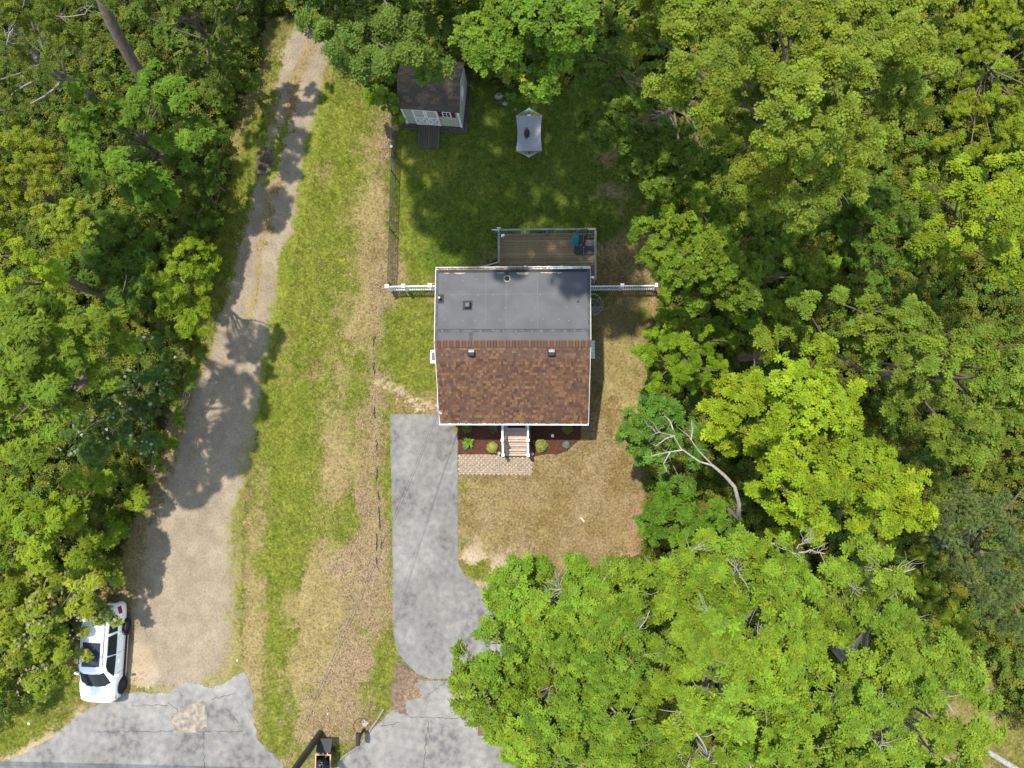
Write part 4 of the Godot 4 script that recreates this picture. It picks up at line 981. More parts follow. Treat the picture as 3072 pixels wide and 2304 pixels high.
func sheet(called: String, poly: Array, y: float, m: Material, mapped := true, thick := 0.0) -> MeshInstance3D:
	var g := Geo.new()
	g.prism(poly, y - thick, y)
	if mapped:
		for p in g.v:
			g.uv.append(Vector2((p.x - GX0) / GW, (p.z - GZ0) / GH))
	var o := put(called, g.mesh(), m)
	o.set_meta("kind", "structure")
	return o
var blocked := []
func is_blocked(p: Vector2) -> bool:
	for b in blocked:
		if b[0].has_point(p) and Geometry2D.is_point_in_polygon(p, b[1]):
			return true
	return false
func block(poly: Array):
	var r := Rect2(poly[0], Vector2.ZERO)
	for p in poly:
		r = r.expand(p)
	blocked.append([r, PackedVector2Array(poly)])
func rect(x0: float, z0: float, x1: float, z1: float) -> Array:
	return [Vector2(x0, z0), Vector2(x1, z0), Vector2(x1, z1), Vector2(x0, z1)]
func strip(g: Geo, pts: Array, w: float, y: float):
	for i in pts.size() - 1:
		var a: Vector2 = pts[i]
		var b: Vector2 = pts[i + 1]
		var nn := (b - a).normalized().orthogonal()
		var w0 := w * rnd(0.4, 1.2)
		var w1 := w * rnd(0.4, 1.2)
		var q := [a - nn * w0, b - nn * w1, b + nn * w1, a + nn * w0]
		g.up_tri(Vector3(q[0].x, y, q[0].y), Vector3(q[1].x, y, q[1].y), Vector3(q[2].x, y, q[2].y))
		g.up_tri(Vector3(q[0].x, y, q[0].y), Vector3(q[2].x, y, q[2].y), Vector3(q[3].x, y, q[3].y))
func wiggle(a: Vector2, b: Vector2, amp: float, n: int) -> Array:
	var out := [a]
	for i in range(1, n):
		out.append(a.lerp(b, float(i) / n) + Vector2(rnd(-amp, amp), rnd(-amp, amp)))
	out.append(b)
	return out
func build_ground():
	var gm := StandardMaterial3D.new()
	gm.albedo_texture = ground_map()
	gm.roughness = 1.0
	gm.metallic_specular = 0.1
	M.ground = gm
	sheet("ground", rect(GX0, GZ0, GX0 + GW, GZ0 + GH), 0.0, gm)
	var far := mat(Color(0.04, 0.038, 0.018), 1.0, "mottle", 0.1)
	var g := Geo.new()
	for r in [rect(-250, -250, 250, GZ0), rect(-250, GZ0 + GH, 250, 250), rect(-250, GZ0, GX0, GZ0 + GH), rect(GX0 + GW, GZ0, 250, GZ0 + GH)]:
		g.prism(r, -0.004, -0.004)
	var o := put("terrain", g.mesh(), far)
	o.set_meta("kind", "structure")
	sheet("gravel_lane", ragged(POLY.lane, 0.05), 0.006, gm)
	# asphalt
	var drive := ragged(POLY.driveway, 0.02, 0.3)
	sheet("driveway", drive, 0.022, M.asphalt, false, 0.02)
	sheet("driveway_apron", ragged(POLY.apron_r, 0.03, 0.25), 0.016, M.asphalt_old, false, 0.014)
	sheet("lane_apron", ragged(POLY.apron_l, 0.07, 0.2), 0.016, M.asphalt_old, false, 0.014)
	sheet("road", rect(-120, 17.55, 120, 25.5), 0.026, M.asphalt_old, false, 0.024)
	var cracks := {
		lane_apron = [[Vector2(-23.2, 15.75), Vector2(-15.5, 15.6)], [Vector2(-17.6, 15.6), Vector2(-17.5, 17.5)], [Vector2(-19.5, 14.2), Vector2(-17.7, 15.5)], [Vector2(-16.4, 14.5), Vector2(-15.7, 15.2)], [Vector2(-17.2, 14.0), Vector2(-15.9, 13.7)], [Vector2(-21.5, 14.4), Vector2(-19.5, 14.35)]],
		driveway_apron = [[Vector2(-6.2, 12.75), Vector2(-2.2, 12.72)], [Vector2(-7.1, 14.7), Vector2(-3.6, 14.75)], [Vector2(-5.0, 12.9), Vector2(-5.9, 13.6)], [Vector2(-5.85, 14.9), Vector2(-5.8, 15.7)], [Vector2(-5.9, 15.2), Vector2(-6.1, 17.3)], [Vector2(-8.4, 15.2), Vector2(-7.3, 15.0)]],
	}
	for k in cracks:
		var par := get_node(NodePath(String(k)))
		for c in cracks[k]:
			var cg := Geo.new()
			strip(cg, wiggle(c[0], c[1], 0.05, int(c[0].distance_to(c[1]) / 0.15) + 2), 0.016, 0.02)
			put("crack", cg.mesh(), M.crack, par)
	var pg := Geo.new()
	pg.prism(ragged([Vector2(-19.3, 14.9), Vector2(-18.9, 14.5), Vector2(-17.6, 14.1), Vector2(-17.4, 15.4), Vector2(-18.0, 15.7), Vector2(-19.2, 15.7)], 0.09, 0.15), 0.0, 0.0205)
	put("worn_patch", pg.mesh(), M.patchsoil, get_node("lane_apron"))
	# brown washed-out soil at the driveway joint
	for pl in [[Vector2(-7.5, 11.9), Vector2(-7.0, 12.4), Vector2(-5.9, 12.75), Vector2(-6.6, 13.0), Vector2(-7.2, 13.6), Vector2(-6.9, 14.6), Vector2(-7.6, 14.5), Vector2(-7.9, 13.2)], [Vector2(-6.7, 13.3), Vector2(-5.6, 13.2), Vector2(-6.2, 13.42), Vector2(-6.7, 13.75)]]:
		var sg := Geo.new()
		sg.prism(ragged(pl, 0.10, 0.12), 0.0, 0.0265)
		put("washed_soil", sg.mesh(), M.washsoil, get_node("driveway_apron"))
	# beds
	for k in ["mulch_l", "mulch_r"]:
		var mb := sheet("mulch_bed", ragged(POLY[k], 0.04, 0.15), 0.05, M.mulch, false, 0.05)
		var xf := []
		var cl := []
		var pp := PackedVector2Array(POLY[k])
		var rr := Rect2(pp[0], Vector2.ZERO)
		for p in pp: rr = rr.expand(p)
		for i in 2600:
			var p := Vector2(rnd(rr.position.x, rr.end.x), rnd(rr.position.y, rr.end.y))
			if Geometry2D.is_point_in_polygon(p, pp):
				xf.append(Transform3D(facing(Vector3(rnd(-0.4, 0.4), 1, rnd(-0.4, 0.4)), rnd(0, TAU)) * Basis.from_scale(Vector3(rnd(0.008, 0.016), 0.012, rnd(0.02, 0.045))), Vector3(p.x, 0.056, p.y)))
				cl.append(Color(0.095, 0.038, 0.024) * rnd(0.6, 1.7))
		var ch := many("chips", SPRIG.stone, M.stone, xf, cl, mb)
		ch.set_meta("kind", "stuff")
	# octagon and square pavers
	var walk := sheet("paver_walk", POLY.paver, 0.016, M.joint, false, 0.016)
	var oct := Geo.new()
	var sq := Geo.new()
	var s := 0.146
	var k2 := 0.042
	oct.prism([Vector2(-s / 2 + k2, -s / 2), Vector2(s / 2 - k2, -s / 2), Vector2(s / 2, -s / 2 + k2), Vector2(s / 2, s / 2 - k2), Vector2(s / 2 - k2, s / 2), Vector2(-s / 2 + k2, s / 2), Vector2(-s / 2, s / 2 - k2), Vector2(-s / 2, -s / 2 + k2)], 0.0, 0.03)
	sq.box(Vector3(0, 0.015, 0), Vector3(0.062, 0.03, 0.062), Basis.IDENTITY, 0.004)
	var om := oct.mesh()
	var sm := sq.mesh()
	var wp := PackedVector2Array(POLY.paver)
	var pitch := 0.228
	for j in 10:
		for i in 36:
			var p := Vector2(-4.36 + i * pitch * 0.5, 1.35 + j * pitch * 0.5)
			if not Geometry2D.is_point_in_polygon(p, wp):
				continue
			var same := (i + j) % 2 == 0
			var mi := put("paver" if same else "small_paver", om if same else sm, M.paver[rng.randi() % 3], walk)
			mi.position = Vector3(p.x, rnd(-0.004, 0.004), p.y)
			mi.rotation.y = rnd(-0.03, 0.03)
	for p in [POLY.driveway, POLY.apron_r, POLY.apron_l, POLY.mulch_l, POLY.mulch_r, POLY.paver, rect(-4.9, -7.5, 2.1, -0.4), rect(-2.15, -10, 2.5, -7.5), rect(-120, 17.5, 120, 26), rect(-2.0, -0.5, -0.7, 1.3)]:
		block(p)
	var lane := PackedVector2Array(POLY.lane)
	var rects := {}
	var zone_label := {
		strip = "patchy green and straw grass strip between the gravel lane and the driveway",
		verge = "shaded green verge grass along the forest side of the gravel lane",
		back = "short green back lawn round the hammock",
		side = "fresh green grass patch between the driveway head and the white fence",
		front = "dry olive brown front lawn grass beside the house",
	}
	var gx := {}
	var gc := {}
	for z in zone_label:
		gx[z] = []
		gc[z] = []
	var lx := {l = [], r = []}
	var lc := {l = [], r = []}
	var sx := []
	var sc := []
	var ux := {l = [], t = [], r = []}
	var uc := {l = [], t = [], r = []}
	for t in 430000:
		var x := rnd(-31, 26)
		var z := rnd(-25, 18)
		var i := map_at(x, z)
		var ty := types[i]
		var p := Vector2(x, z)
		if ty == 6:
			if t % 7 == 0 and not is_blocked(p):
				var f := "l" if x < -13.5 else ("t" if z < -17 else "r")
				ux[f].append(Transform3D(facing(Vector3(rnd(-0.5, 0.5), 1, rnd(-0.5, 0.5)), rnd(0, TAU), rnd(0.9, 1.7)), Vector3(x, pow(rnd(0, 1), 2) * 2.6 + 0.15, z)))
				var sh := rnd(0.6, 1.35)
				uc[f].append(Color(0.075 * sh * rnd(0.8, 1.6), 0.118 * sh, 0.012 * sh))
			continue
		if ty == 5:
			if t % 2 == 0 and not is_blocked(p):
				var c := map_color(i) * rnd(0.45, 1.35)
				sx.append(Transform3D(facing(Vector3(rnd(-0.3, 0.3), 1, rnd(-0.3, 0.3)), rnd(0, TAU), rnd(0.006, 0.02) * (2.0 if t % 40 == 0 else 1.0)), Vector3(x, 0.008, z)))
				sc.append(Color(c.r, c.g, c.b * rnd(0.95, 1.1)))
			continue
		if is_blocked(p):
			continue
		if ty == 2:
			var s2 := "r" if x > -3 else "l"
			lx[s2].append(Transform3D(facing(Vector3(rnd(-0.5, 0.5), 1, rnd(-0.5, 0.5)), rnd(0, TAU), rnd(0.6, 1.1)), Vector3(x, 0.012, z)))
			lc[s2].append(Color(0.24, 0.165, 0.11) * rnd(0.4, 1.5) if s2 == "l" else Color(0.30, 0.15, 0.085) * rnd(0.5, 1.3))
			if t % 2 != 0:
				continue
		elif x < -7.9 and x > -12.5 and z > -10 and (ty == 0 or ty == 1 or ty == 4) and t % 13 == 0:
			lx.l.append(Transform3D(facing(Vector3(rnd(-0.5, 0.5), 1, rnd(-0.5, 0.5)), rnd(0, TAU), rnd(0.6, 1.1)), Vector3(x, 0.03, z)))
			lc.l.append(Color(0.24, 0.17, 0.11) * rnd(0.5, 1.4))
		if ty == 3 or ty == 8:
			if t % 7 != 0:
				continue
		if Geometry2D.is_point_in_polygon(p, lane) and t % 3 != 0:
			continue
		var zn := "front"
		if x < -7.85:
			zn = "strip" if x > -13.8 + 0.18 * (-z) - 0.02 * z * z * 0.0 and not (x < -15.0 and z > 2) else "verge"
		elif z < -7.4:
			zn = "back"
		elif x < -4.8 and z < -0.7:
			zn = "side"
		var col := map_color(i)
		var dry := col.r > col.g * 1.12
		gx[zn].append(Transform3D(Basis(Vector3.UP, rnd(0, TAU)) * Basis.from_scale(Vector3(1, 1, 1) * rnd(0.7, 1.35) * (0.75 if dry else 1.0)), Vector3(x, 0, z)))
		gc[zn].append(Color(col.r, col.g, col.b) * rnd(0.7, 1.45))
	for z in zone_label:
		var mg := many("grass", SPRIG.tuft, M.grass, gx[z], gc[z])
		tag(mg, zone_label[z], "grass", "", "stuff")
	tag(many("leaf_litter", SPRIG.dead_leaf, M.dry, lx.l, lc.l), "fallen tan leaves strewn along the driveway's grassy left side", "leaf litter", "", "stuff")
	tag(many("leaf_litter", SPRIG.dead_leaf, M.dry, lx.r, lc.r), "reddish fallen leaves at the woodland edge of the front lawn", "leaf litter", "", "stuff")
	tag(many("gravel", SPRIG.stone, M.stone, sx, sc), "loose pale gravel on the lane", "gravel", "", "stuff")
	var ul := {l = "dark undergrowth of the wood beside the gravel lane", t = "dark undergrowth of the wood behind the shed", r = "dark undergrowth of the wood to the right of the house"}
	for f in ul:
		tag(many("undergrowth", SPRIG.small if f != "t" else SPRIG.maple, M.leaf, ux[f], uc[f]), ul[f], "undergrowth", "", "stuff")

# ---------------------------------------------------------------- trees
func limb(g: Geo, a: Vector3, b: Vector3, r0: float, r1: float, bend: float, n := 5, sides := 6):
	var pts := []
	var rad := []
	var side := rdir() * bend * a.distance_to(b)
	for i in n + 1:
		var t := float(i) / n
		var p := a.lerp(b, t) + side * sin(t * PI) + Vector3.UP * sin(t * PI) * bend * a.distance_to(b) * 0.4
		if i > 0 and i < n:
			p += rdir() * bend * 0.25
		pts.append(p)
		rad.append(lerpf(r0, r1, t))
	g.tube(pts, rad, sides)
func build_tree(t: Dictionary):
	var o: Array = t.o
	var base := Vector3(t.b.x, 0, t.b.y)
	var root := thing(t.n, t.l, "shrub" if "shrub" in t.n else "tree", base)
	var nl := o.size() / 4
	var mid := Vector3.ZERO
	var top := 0.0
	for i in nl:
		mid += Vector3(o[i * 4], o[i * 4 + 1], o[i * 4 + 2])
		top = max(top, o[i * 4 + 1])
	mid = mid / nl - base
	var g := Geo.new()
	var tr: float = clampf(top * 0.021, 0.05, 0.36)
	var th: float = top * 0.8
	var tp := []
	var rd := []
	for i in 8:
		var u := i / 7.0
		tp.append(Vector3(mid.x * u * 0.9, th * u - 0.05, mid.z * u * 0.9) + Vector3(sin(u * 5 + base.x), 0, cos(u * 4 + base.z)) * 0.25 * u * (1 - u) * top * 0.2)
		rd.append(tr * (1.25 if i == 0 else 1.0 - 0.65 * u))
	g.tube(tp, rd, 10)
	var pale: bool = t.k == "w"
	put("trunk", g.mesh(), M.bark_pale if pale else M.bark, root)
	var bg := Geo.new()
	var xf := []
	var cl := []
	var needle: bool = t.s == "pine"
	for i in nl:
		var c := Vector3(o[i * 4], o[i * 4 + 1], o[i * 4 + 2]) - base
		var r: float = o[i * 4 + 3]
		var k := clampf(c.y / th * rnd(0.55, 0.85), 0.15, 0.95)
		var from: Vector3 = tp[int(k * 7)]
		limb(bg, from, c + Vector3(0, r * 0.1, 0), tr * 0.24 + 0.012, 0.022, 0.12)
		for b in (4 if pale else 2):
			var d := rdir()
			d.y = absf(d.y) * (0.9 if pale else 0.4)
			limb(bg, c, c + d * r * (0.95 if pale else 0.7), 0.022, 0.006, 0.15, 3, 4)
		var puffs := []
		for q in int(6 * r * r + 3):
			var d := rdir()
			if d.y < -0.3: d.y = -d.y
			puffs.append(d)
		var tint := rnd(0.85, 1.17)
		var warm := rnd(0.95, 1.08)
		var num := int(178 * r * r * t.d * (1.15 if t.s == "small" else 1.0))
		var yellow: bool = t.s == "oak" and rng.randf() < 0.035
		for q in num:
			var d: Vector3 = puffs[rng.randi() % puffs.size()] + rdir() * 0.36
			d = d.normalized()
			var dist := r * (0.55 + 0.5 * sqrt(rng.randf()))
			if q % 9 == 0:
				dist *= rnd(0.1, 0.8)
			var p := c + Vector3(d.x, d.y * 0.8, d.z) * dist
			var up := d * 0.55 + Vector3.UP * 0.75 + rdir() * 0.38
			xf.append(Transform3D(facing(up, rnd(0, TAU), rnd(0.48, 0.86)), p))
			var b := tint * rnd(0.68, 1.4)
			var cc: Color = t.c
			var wv := warm * rnd(0.9, 1.12)
			if yellow and q % 4 == 0:
				cc = Color(0.14, 0.185, 0.012)
			elif rng.randf() < 0.012 and not needle:
				cc = Color(0.13, 0.17, 0.015)
			cl.append(Color(cc.r * b * wv * 1.0, cc.g * b * 0.94, cc.b * b / wv * 0.62))
	if pale:
		# bare limbs that rise into the gaps between the leaf clumps
		for q in int(nl * 0.42):
			var i := rng.randi() % nl
			var c := Vector3(o[i * 4], o[i * 4 + 1], o[i * 4 + 2]) - base
			var a := rnd(0, TAU)
			var dv := Vector3(cos(a), rnd(0.0, 0.35), sin(a))
			var st: Vector3 = c + dv * o[i * 4 + 3] * 0.35
			var en: Vector3 = c + dv * o[i * 4 + 3] * rnd(1.2, 1.7) + Vector3(0, o[i * 4 + 3] * rnd(0.15, 0.5), 0)
			var rr := rnd(0.016, 0.045)
			limb(bg, st, en, rr, rr * 0.45, 0.14, 5, 6)
			for f in 6:
				var m: Vector3 = st.lerp(en, rnd(0.35, 0.9))
				limb(bg, m, m + (dv + rdir() * 0.9).normalized() * rnd(0.3, 0.8), rr * 0.4, 0.005, 0.18, 3, 4)
	put("branches", bg.mesh(), M.bark_pale if pale else M.bark, root).set_meta("kind", "stuff")
	var cr := many("crown", SPRIG[t.s], M.needle if needle else (M.leaf_gloss if t.s == "spike" else M.leaf), xf, cl, root)
	cr.set_meta("kind", "stuff")
	if t.n == "flowering_shrub" or t.n == "overhanging_shrub":
		var fx := []
		var fc := []
		var nf := 90 if t.n == "flowering_shrub" else 700
		for q in nf:
			var j := rng.randi() % nl
			if t.n == "overhanging_shrub" and o[j * 4] < -24.6: continue
			var c := Vector3(o[j * 4], o[j * 4 + 1], o[j * 4 + 2]) - base
			var d := rdir()
			d.y = absf(d.y)
			fx.append(Transform3D(facing(d + Vector3.UP, rnd(0, TAU), rnd(0.25, 0.45)), c + d * o[j * 4 + 3] * 1.02))
			fc.append(Color(0.42, 0.43, 0.40) * rnd(0.6, 1.0) if nf < 500 else Color(0.33, 0.31, 0.17) * rnd(0.6, 1.2))
		var fl := many("flowers", SPRIG.small, M.leaf, fx, fc, root)
		fl.set_meta("kind", "stuff")
func build_woods():
	for t in TREES:
		build_tree(t)
	# leaning trunk, its crown beyond the frame
	var lt := thing("leaning_tree", "grey bare leaning tree trunk standing in the dark wood at the upper left", "tree", Vector3(-20.6, 0, -17.2))
	var g := Geo.new()
	g.tube([Vector3(0, -0.05, 0), Vector3(-0.1, 1.5, -0.6), Vector3(-0.2, 3.2, -1.4), Vector3(-0.25, 5.0, -2.4), Vector3(-0.1, 7.5, -4.2), Vector3(0.4, 10.5, -6.4), Vector3(0.8, 13, -8)], [0.42, 0.33, 0.29, 0.27, 0.24, 0.18, 0.1], 12)
	put("trunk", g.mesh(), M.bark, lt)
	var bg := Geo.new()
	for k in 9:
		limb(bg, Vector3(0.4, 10.0 + k * 0.3, -6.2 - k * 0.15), Vector3(0.6 + rnd(-2.6, 2.6), 12.5 + rnd(-1, 2), -8.5 + rnd(-2.5, 2)), 0.07, 0.02, 0.12)
	put("branches", bg.mesh(), M.bark, lt)
	var xf := []
	var cl := []
	for q in 900:
		var d := rdir()
		xf.append(Transform3D(facing(d * 0.5 + Vector3.UP, rnd(0, TAU), rnd(0.9, 1.3)), Vector3(0.6, 13, -8.8) + d * Vector3(2.8, 1.8, 2.4) * sqrt(rng.randf())))
		cl.append(Color(0.07, 0.12, 0.02) * rnd(0.7, 1.3))
	many("crown", SPRIG.maple, M.leaf, xf, cl, lt).set_meta("kind", "stuff")
	# dead limb leaning out of the lime green tree
	var dd := thing("dead_tree", "dead bare pale tree leaning out over the big leaved tree by the lawn", "dead tree", Vector3(8.6, 0, 3.6))
	var dg := Geo.new()
	var off := Vector3(8.6, 0, 3.6)
	var P := func(x, y, z): return Vector3(x, y, z) - off
	dg.tube([P.call(8.6, -0.05, 3.6), P.call(8.45, 4, 3.5), P.call(8.1, 7.4, 3.6), P.call(7.8, 8.7, 2.9), P.call(7.55, 9.0, 2.2), P.call(7.1, 9.3, 1.75), P.call(6.6, 9.5, 1.35)], [0.16, 0.13, 0.095, 0.08, 0.075, 0.066, 0.055], 8)
	put("trunk", dg.mesh(), M.bark_dead, dd)
	for b in [[Vector3(6.6, 9.5, 1.35), Vector3(6.0, 9.7, 0.75), Vector3(5.6, 9.9, 0.2), Vector3(5.2, 10.0, -0.1)], [Vector3(6.6, 9.5, 1.35), Vector3(6.1, 9.4, 1.2), Vector3(5.4, 9.4, 0.7), Vector3(5.1, 9.5, 0.2), Vector3(4.5, 9.6, 0.05), Vector3(4.3, 9.7, -0.3)], [Vector3(5.5, 9.4, 0.75), Vector3(4.9, 9.2, 0.85), Vector3(4.3, 9.1, 1.0)], [Vector3(5.0, 9.25, 0.85), Vector3(4.75, 9.2, 1.3), Vector3(4.9, 9.1, 1.6)], [Vector3(5.15, 9.5, 0.2), Vector3(4.8, 9.6, 0.3), Vector3(4.4, 9.6, 0.6)], [Vector3(5.7, 9.85, 0.35), Vector3(5.75, 9.95, 0.0), Vector3(5.7, 10.0, -0.3)], [Vector3(4.55, 9.6, 0.05), Vector3(4.4, 9.7, 0.1), Vector3(4.2, 9.75, -0.15)], [Vector3(5.0, 9.95, -0.05), Vector3(4.9, 10, -0.35), Vector3(4.75, 10.05, -0.5)]]:
		var lg := Geo.new()
		var pp := []
		for p in b: pp.append(p - off)
		lg.tube(pp, [0.042, 0.034, 0.026, 0.02, 0.014, 0.008] if pp.size() > 4 else [0.034, 0.024, 0.015, 0.007], 6)
		for k in 5:
			var m: Vector3 = pp[1 + k % (pp.size() - 1)]
			limb(lg, m, m + (Vector3(-0.5, 0.3, -0.4) + rdir()).normalized() * rnd(0.15, 0.45), 0.009, 0.003, 0.2, 3, 4)
		put("bare_branch", lg.mesh(), M.bark_dead, dd)
	# bare sticks showing through the oaks
	var log := thing("fallen_log", "grey fallen log at the lower right corner of the picture", "log", Vector3(22.9, 0.16, 16.35))
	var lg := Geo.new()
	lg.tube([Vector3(-1.0, 0, -0.6), Vector3(0, 0, 0.0), Vector3(1.6, 0, 1.0)], [0.15, 0.16, 0.17], 10)
	put("trunk", lg.mesh(), M.bark_pale, log)

# ---------------------------------------------------------------- house
const HX0 := -5.02
const HX1 := 2.2
const RZ := -4.09
const RY := 4.8
const EZ := -0.36
const EY := 2.78
const BZ := -7.52
const BY := 4.55
func build_house():
	var h := thing("house", "small white house with a brown shingle roof and a grey flat rear roof", "house", Vector3(-1.4, 0, -4.0))
	var off := h.position
	var wx0 := HX0 + 0.14
	var wx1 := HX1 - 0.14
	var wz1 := EZ - 0.28
	var wz0 := BZ + 0.12
	var g := Geo.new()
	g.box(Vector3((wx0 + wx1) / 2, 0.3, (wz0 + wz1) / 2) - off, Vector3(wx1 - wx0, 0.6, wz1 - wz0))
	put("foundation", g.mesh(), M.granite, h)
	# walls: clapboards, one course after another
	var wall := Geo.new()
	var prof := [Vector2(wz0, 0.6), Vector2(wz1, 0.6), Vector2(wz1, 2.75), Vector2(RZ, 4.68), Vector2(wz0, 4.4)]
	for s in [0, 1]:
		var x: float = wx0 if s == 0 else wx1
		var P := []
		for p in prof: P.append(Vector3(x, p.y, p.x) - off)
		for i in range(1, 4):
			if s == 0: wall.tri(P[0], P[i], P[i + 1])
			else: wall.tri(P[0], P[i + 1], P[i])
	wall.quad(Vector3(wx0, 0.6, wz1) - off, Vector3(wx1, 0.6, wz1) - off, Vector3(wx1, 2.75, wz1) - off, Vector3(wx0, 2.75, wz1) - off)
	wall.quad(Vector3(wx1, 0.6, wz0) - off, Vector3(wx0, 0.6, wz0) - off, Vector3(wx0, 4.4, wz0) - off, Vector3(wx1, 4.4, wz0) - off)
	put("wall", wall.mesh(), M.siding, h)
	for i in 13:
		var y := 0.68 + i * 0.16
		var cg := Geo.new()
		cg.box(Vector3((wx0 + wx1) / 2, y, wz1 + 0.008) - off, Vector3(wx1 - wx0, 0.15, 0.016), Basis(Vector3.RIGHT, -0.06))
		put("clapboard", cg.mesh(), M.siding, h)
	# front door and windows
	var dg := Geo.new()
	dg.box(Vector3(-1.37, 1.78, wz1 + 0.03) - off, Vector3(0.95, 2.02, 0.05))
	var door := put("door", dg.mesh(), mat(Color(0.12, 0.03, 0.03), 0.5), h)
	var kn := Geo.new()
	kn.lathe(Vector3(-1.0, 1.72, wz1 + 0.09) - off, [Vector2(0.0, -0.03), Vector2(0.03, 0), Vector2(0, 0.03)], 8)
	put("door_knob", kn.mesh(), M.chrome, door)
	for x in [-3.6, 0.8]:
		var fg := Geo.new()
		fg.box(Vector3(x, 1.85, wz1 + 0.03) - off, Vector3(1.1, 1.2, 0.06))
		var win := put("window", fg.mesh(), M.white, h)
		var pg := Geo.new()
		pg.box(Vector3(x, 1.85, wz1 + 0.064) - off, Vector3(0.94, 1.04, 0.012))
		put("pane", pg.mesh(), M.glass, win)
	for z in [-2.4, -5.6]:
		for s in [0, 1]:
			var fg := Geo.new()
			var xx: float = wx0 - 0.02 if s == 0 else wx1 + 0.02
			fg.box(Vector3(xx, 1.8, z) - off, Vector3(0.06, 1.2, 0.9))
			var win := put("window", fg.mesh(), M.white, h)
			var pg := Geo.new()
			pg.box(Vector3(xx + (-0.032 if s == 0 else 0.032), 1.8, z) - off, Vector3(0.012, 1.04, 0.76))
			put("pane", pg.mesh(), M.glass, win)
	# roof boards
	var sl := Vector3(0, EY - RY, EZ - RZ)
	var L := sl.length()
	var down := sl / L
	var nrm := Vector3(1, 0, 0).cross(down) * -1.0
	if nrm.y < 0: nrm = -nrm
	var rb := Geo.new()
	var bas := Basis(Vector3(1, 0, 0), nrm, down)
	if bas.determinant() < 0: bas = Basis(Vector3(1, 0, 0), nrm, -down)
	rb.box(Vector3((HX0 + HX1) / 2, (RY + EY) / 2, (RZ + EZ) / 2) - nrm * 0.05 - off, Vector3(HX1 - HX0, 0.08, L), bas)
	var fr := put("shingle_roof", rb.mesh(), mat(Color(0.05, 0.03, 0.022), 0.95), h)
	# shingles: tabs in courses, ragged laminated look
	var tones := [Color(0.092, 0.052, 0.037), Color(0.072, 0.042, 0.033), Color(0.158, 0.088, 0.048), Color(0.046, 0.034, 0.032), Color(0.128, 0.070, 0.041), Color(0.082, 0.049, 0.038)]
	for i in tones.size(): tones[i] = tones[i].lerp(Color(0.093, 0.056, 0.039), 0.32)
	var tone_mats := []
	for c in tones: tone_mats.append(mat(c, 0.95))
	var courses := 30
	var ex := (L - 0.02) / courses
	var unit := Geo.new()
	var th := 0.012
	# a tab of width 1 whose upper end lies on the boards and whose lower edge stands proud
	var u := [Vector3(-0.5, 0.0, 0), Vector3(0.5, 0.0, 0), Vector3(0.5, th * 1.6, ex * 1.1), Vector3(-0.5, th * 1.6, ex * 1.1), Vector3(0.5, 0, ex * 1.1), Vector3(-0.5, 0, ex * 1.1)]
	unit.quad(u[3], u[2], u[1], u[0]); unit.quad(u[5], u[4], u[2], u[3]); unit.tri(u[4], u[1], u[2]); unit.tri(u[5], u[3], u[0])
	var um := unit.mesh()
	var rest := Geo.new()
	rest.colored = true
	var sb := Basis(Vector3(1, 0, 0), nrm, down)
	var single := 0
	for r in courses:
		var x := HX0 + 0.005
		while x < HX1 - 0.03:
			var wd: float = min([0.065, 0.09, 0.12, 0.16, 0.1, 0.19][rng.randi() % 6], HX1 - 0.005 - x)
			var q := rng.randf()
			var ti := 0 if q < 0.28 else (1 if q < 0.46 else (2 if q < 0.66 else (3 if q < 0.76 else (4 if q < 0.9 else 5))))
			var lift := 0.008 if rng.randf() < 0.5 else 0.0
			var at := Vector3(x + wd / 2, RY, RZ) + down * (r * ex) + nrm * (lift - 0.004) - off
			if single < 300 and r >= 1:
				var mi := put("shingle", um, tone_mats[ti], fr)
				mi.transform = Transform3D(sb * Basis.from_scale(Vector3(wd - 0.004, 1, 1)), at)
				single += 1
			else:
				rest.col = tones[ti] * rnd(0.8, 1.18)
				var X := Transform3D(sb * Basis.from_scale(Vector3(wd - 0.004, 1, 1)), at)
				rest.quad(X * u[3], X * u[2], X * u[1], X * u[0])
				rest.quad(X * u[5], X * u[4], X * u[2], X * u[3])
				rest.tri(X * u[4], X * u[1], X * u[2]); rest.tri(X * u[5], X * u[3], X * u[0])
			x += wd
	var sr := put("shingles", rest.mesh(), M.shing, fr)
	sr.set_meta("kind", "stuff")
	# ridge caps, each lapped over the next
	var un := Geo.new()
	un.box(Vector3((HX0 + HX1) / 2, RY + 0.016, RZ) + down * 0.13 - off, Vector3(HX1 - HX0 - 0.01, 0.014, 0.33), bas)
	put("ridge_underlay", un.mesh(), mat(Color(0.03, 0.02, 0.016), 0.95), fr)
	var x := HX0 + 0.075
	var ci := 0
	while x < HX1 - 0.02:
		var cg := Geo.new()
		var a := Vector3(x - 0.075, RY + 0.02, RZ - 0.06) - off
		var lift := 0.012
		for s in 1:
			var p0 := Vector3(x - 0.07, RY, RZ) + nrm * 0.036 - down * 0.03 - off
			var p1 := Vector3(x + 0.052, RY, RZ) + nrm * (0.036 + lift) - down * 0.03 - off
			var d := down * 0.30 - nrm * 0.004
			cg.quad(p0 + d, p1 + d, p1, p0)
			cg.quad(p1 + d - nrm * 0.016, p1 - nrm * 0.016, p1, p1 + d)
			cg.quad(p0 + d - nrm * 0.016, p1 + d - nrm * 0.016, p1 + d, p0 + d)
			cg.quad(p0, p1, p1 + Vector3(0, -0.03, -0.06), p0 + Vector3(0, -0.03, -0.06))
		put("ridge_cap", cg.mesh(), tone_mats[[4, 1, 4, 0, 4, 5][ci % 6] if rng.randf() < 0.8 else 0], fr)
		x += 0.145
		ci += 1
	# flat roof
	var fg := Geo.new()
	var A := Vector3(HX0, RY - 0.03, RZ - 0.03) - off
	var B := Vector3(HX1, RY - 0.03, RZ - 0.03) - off
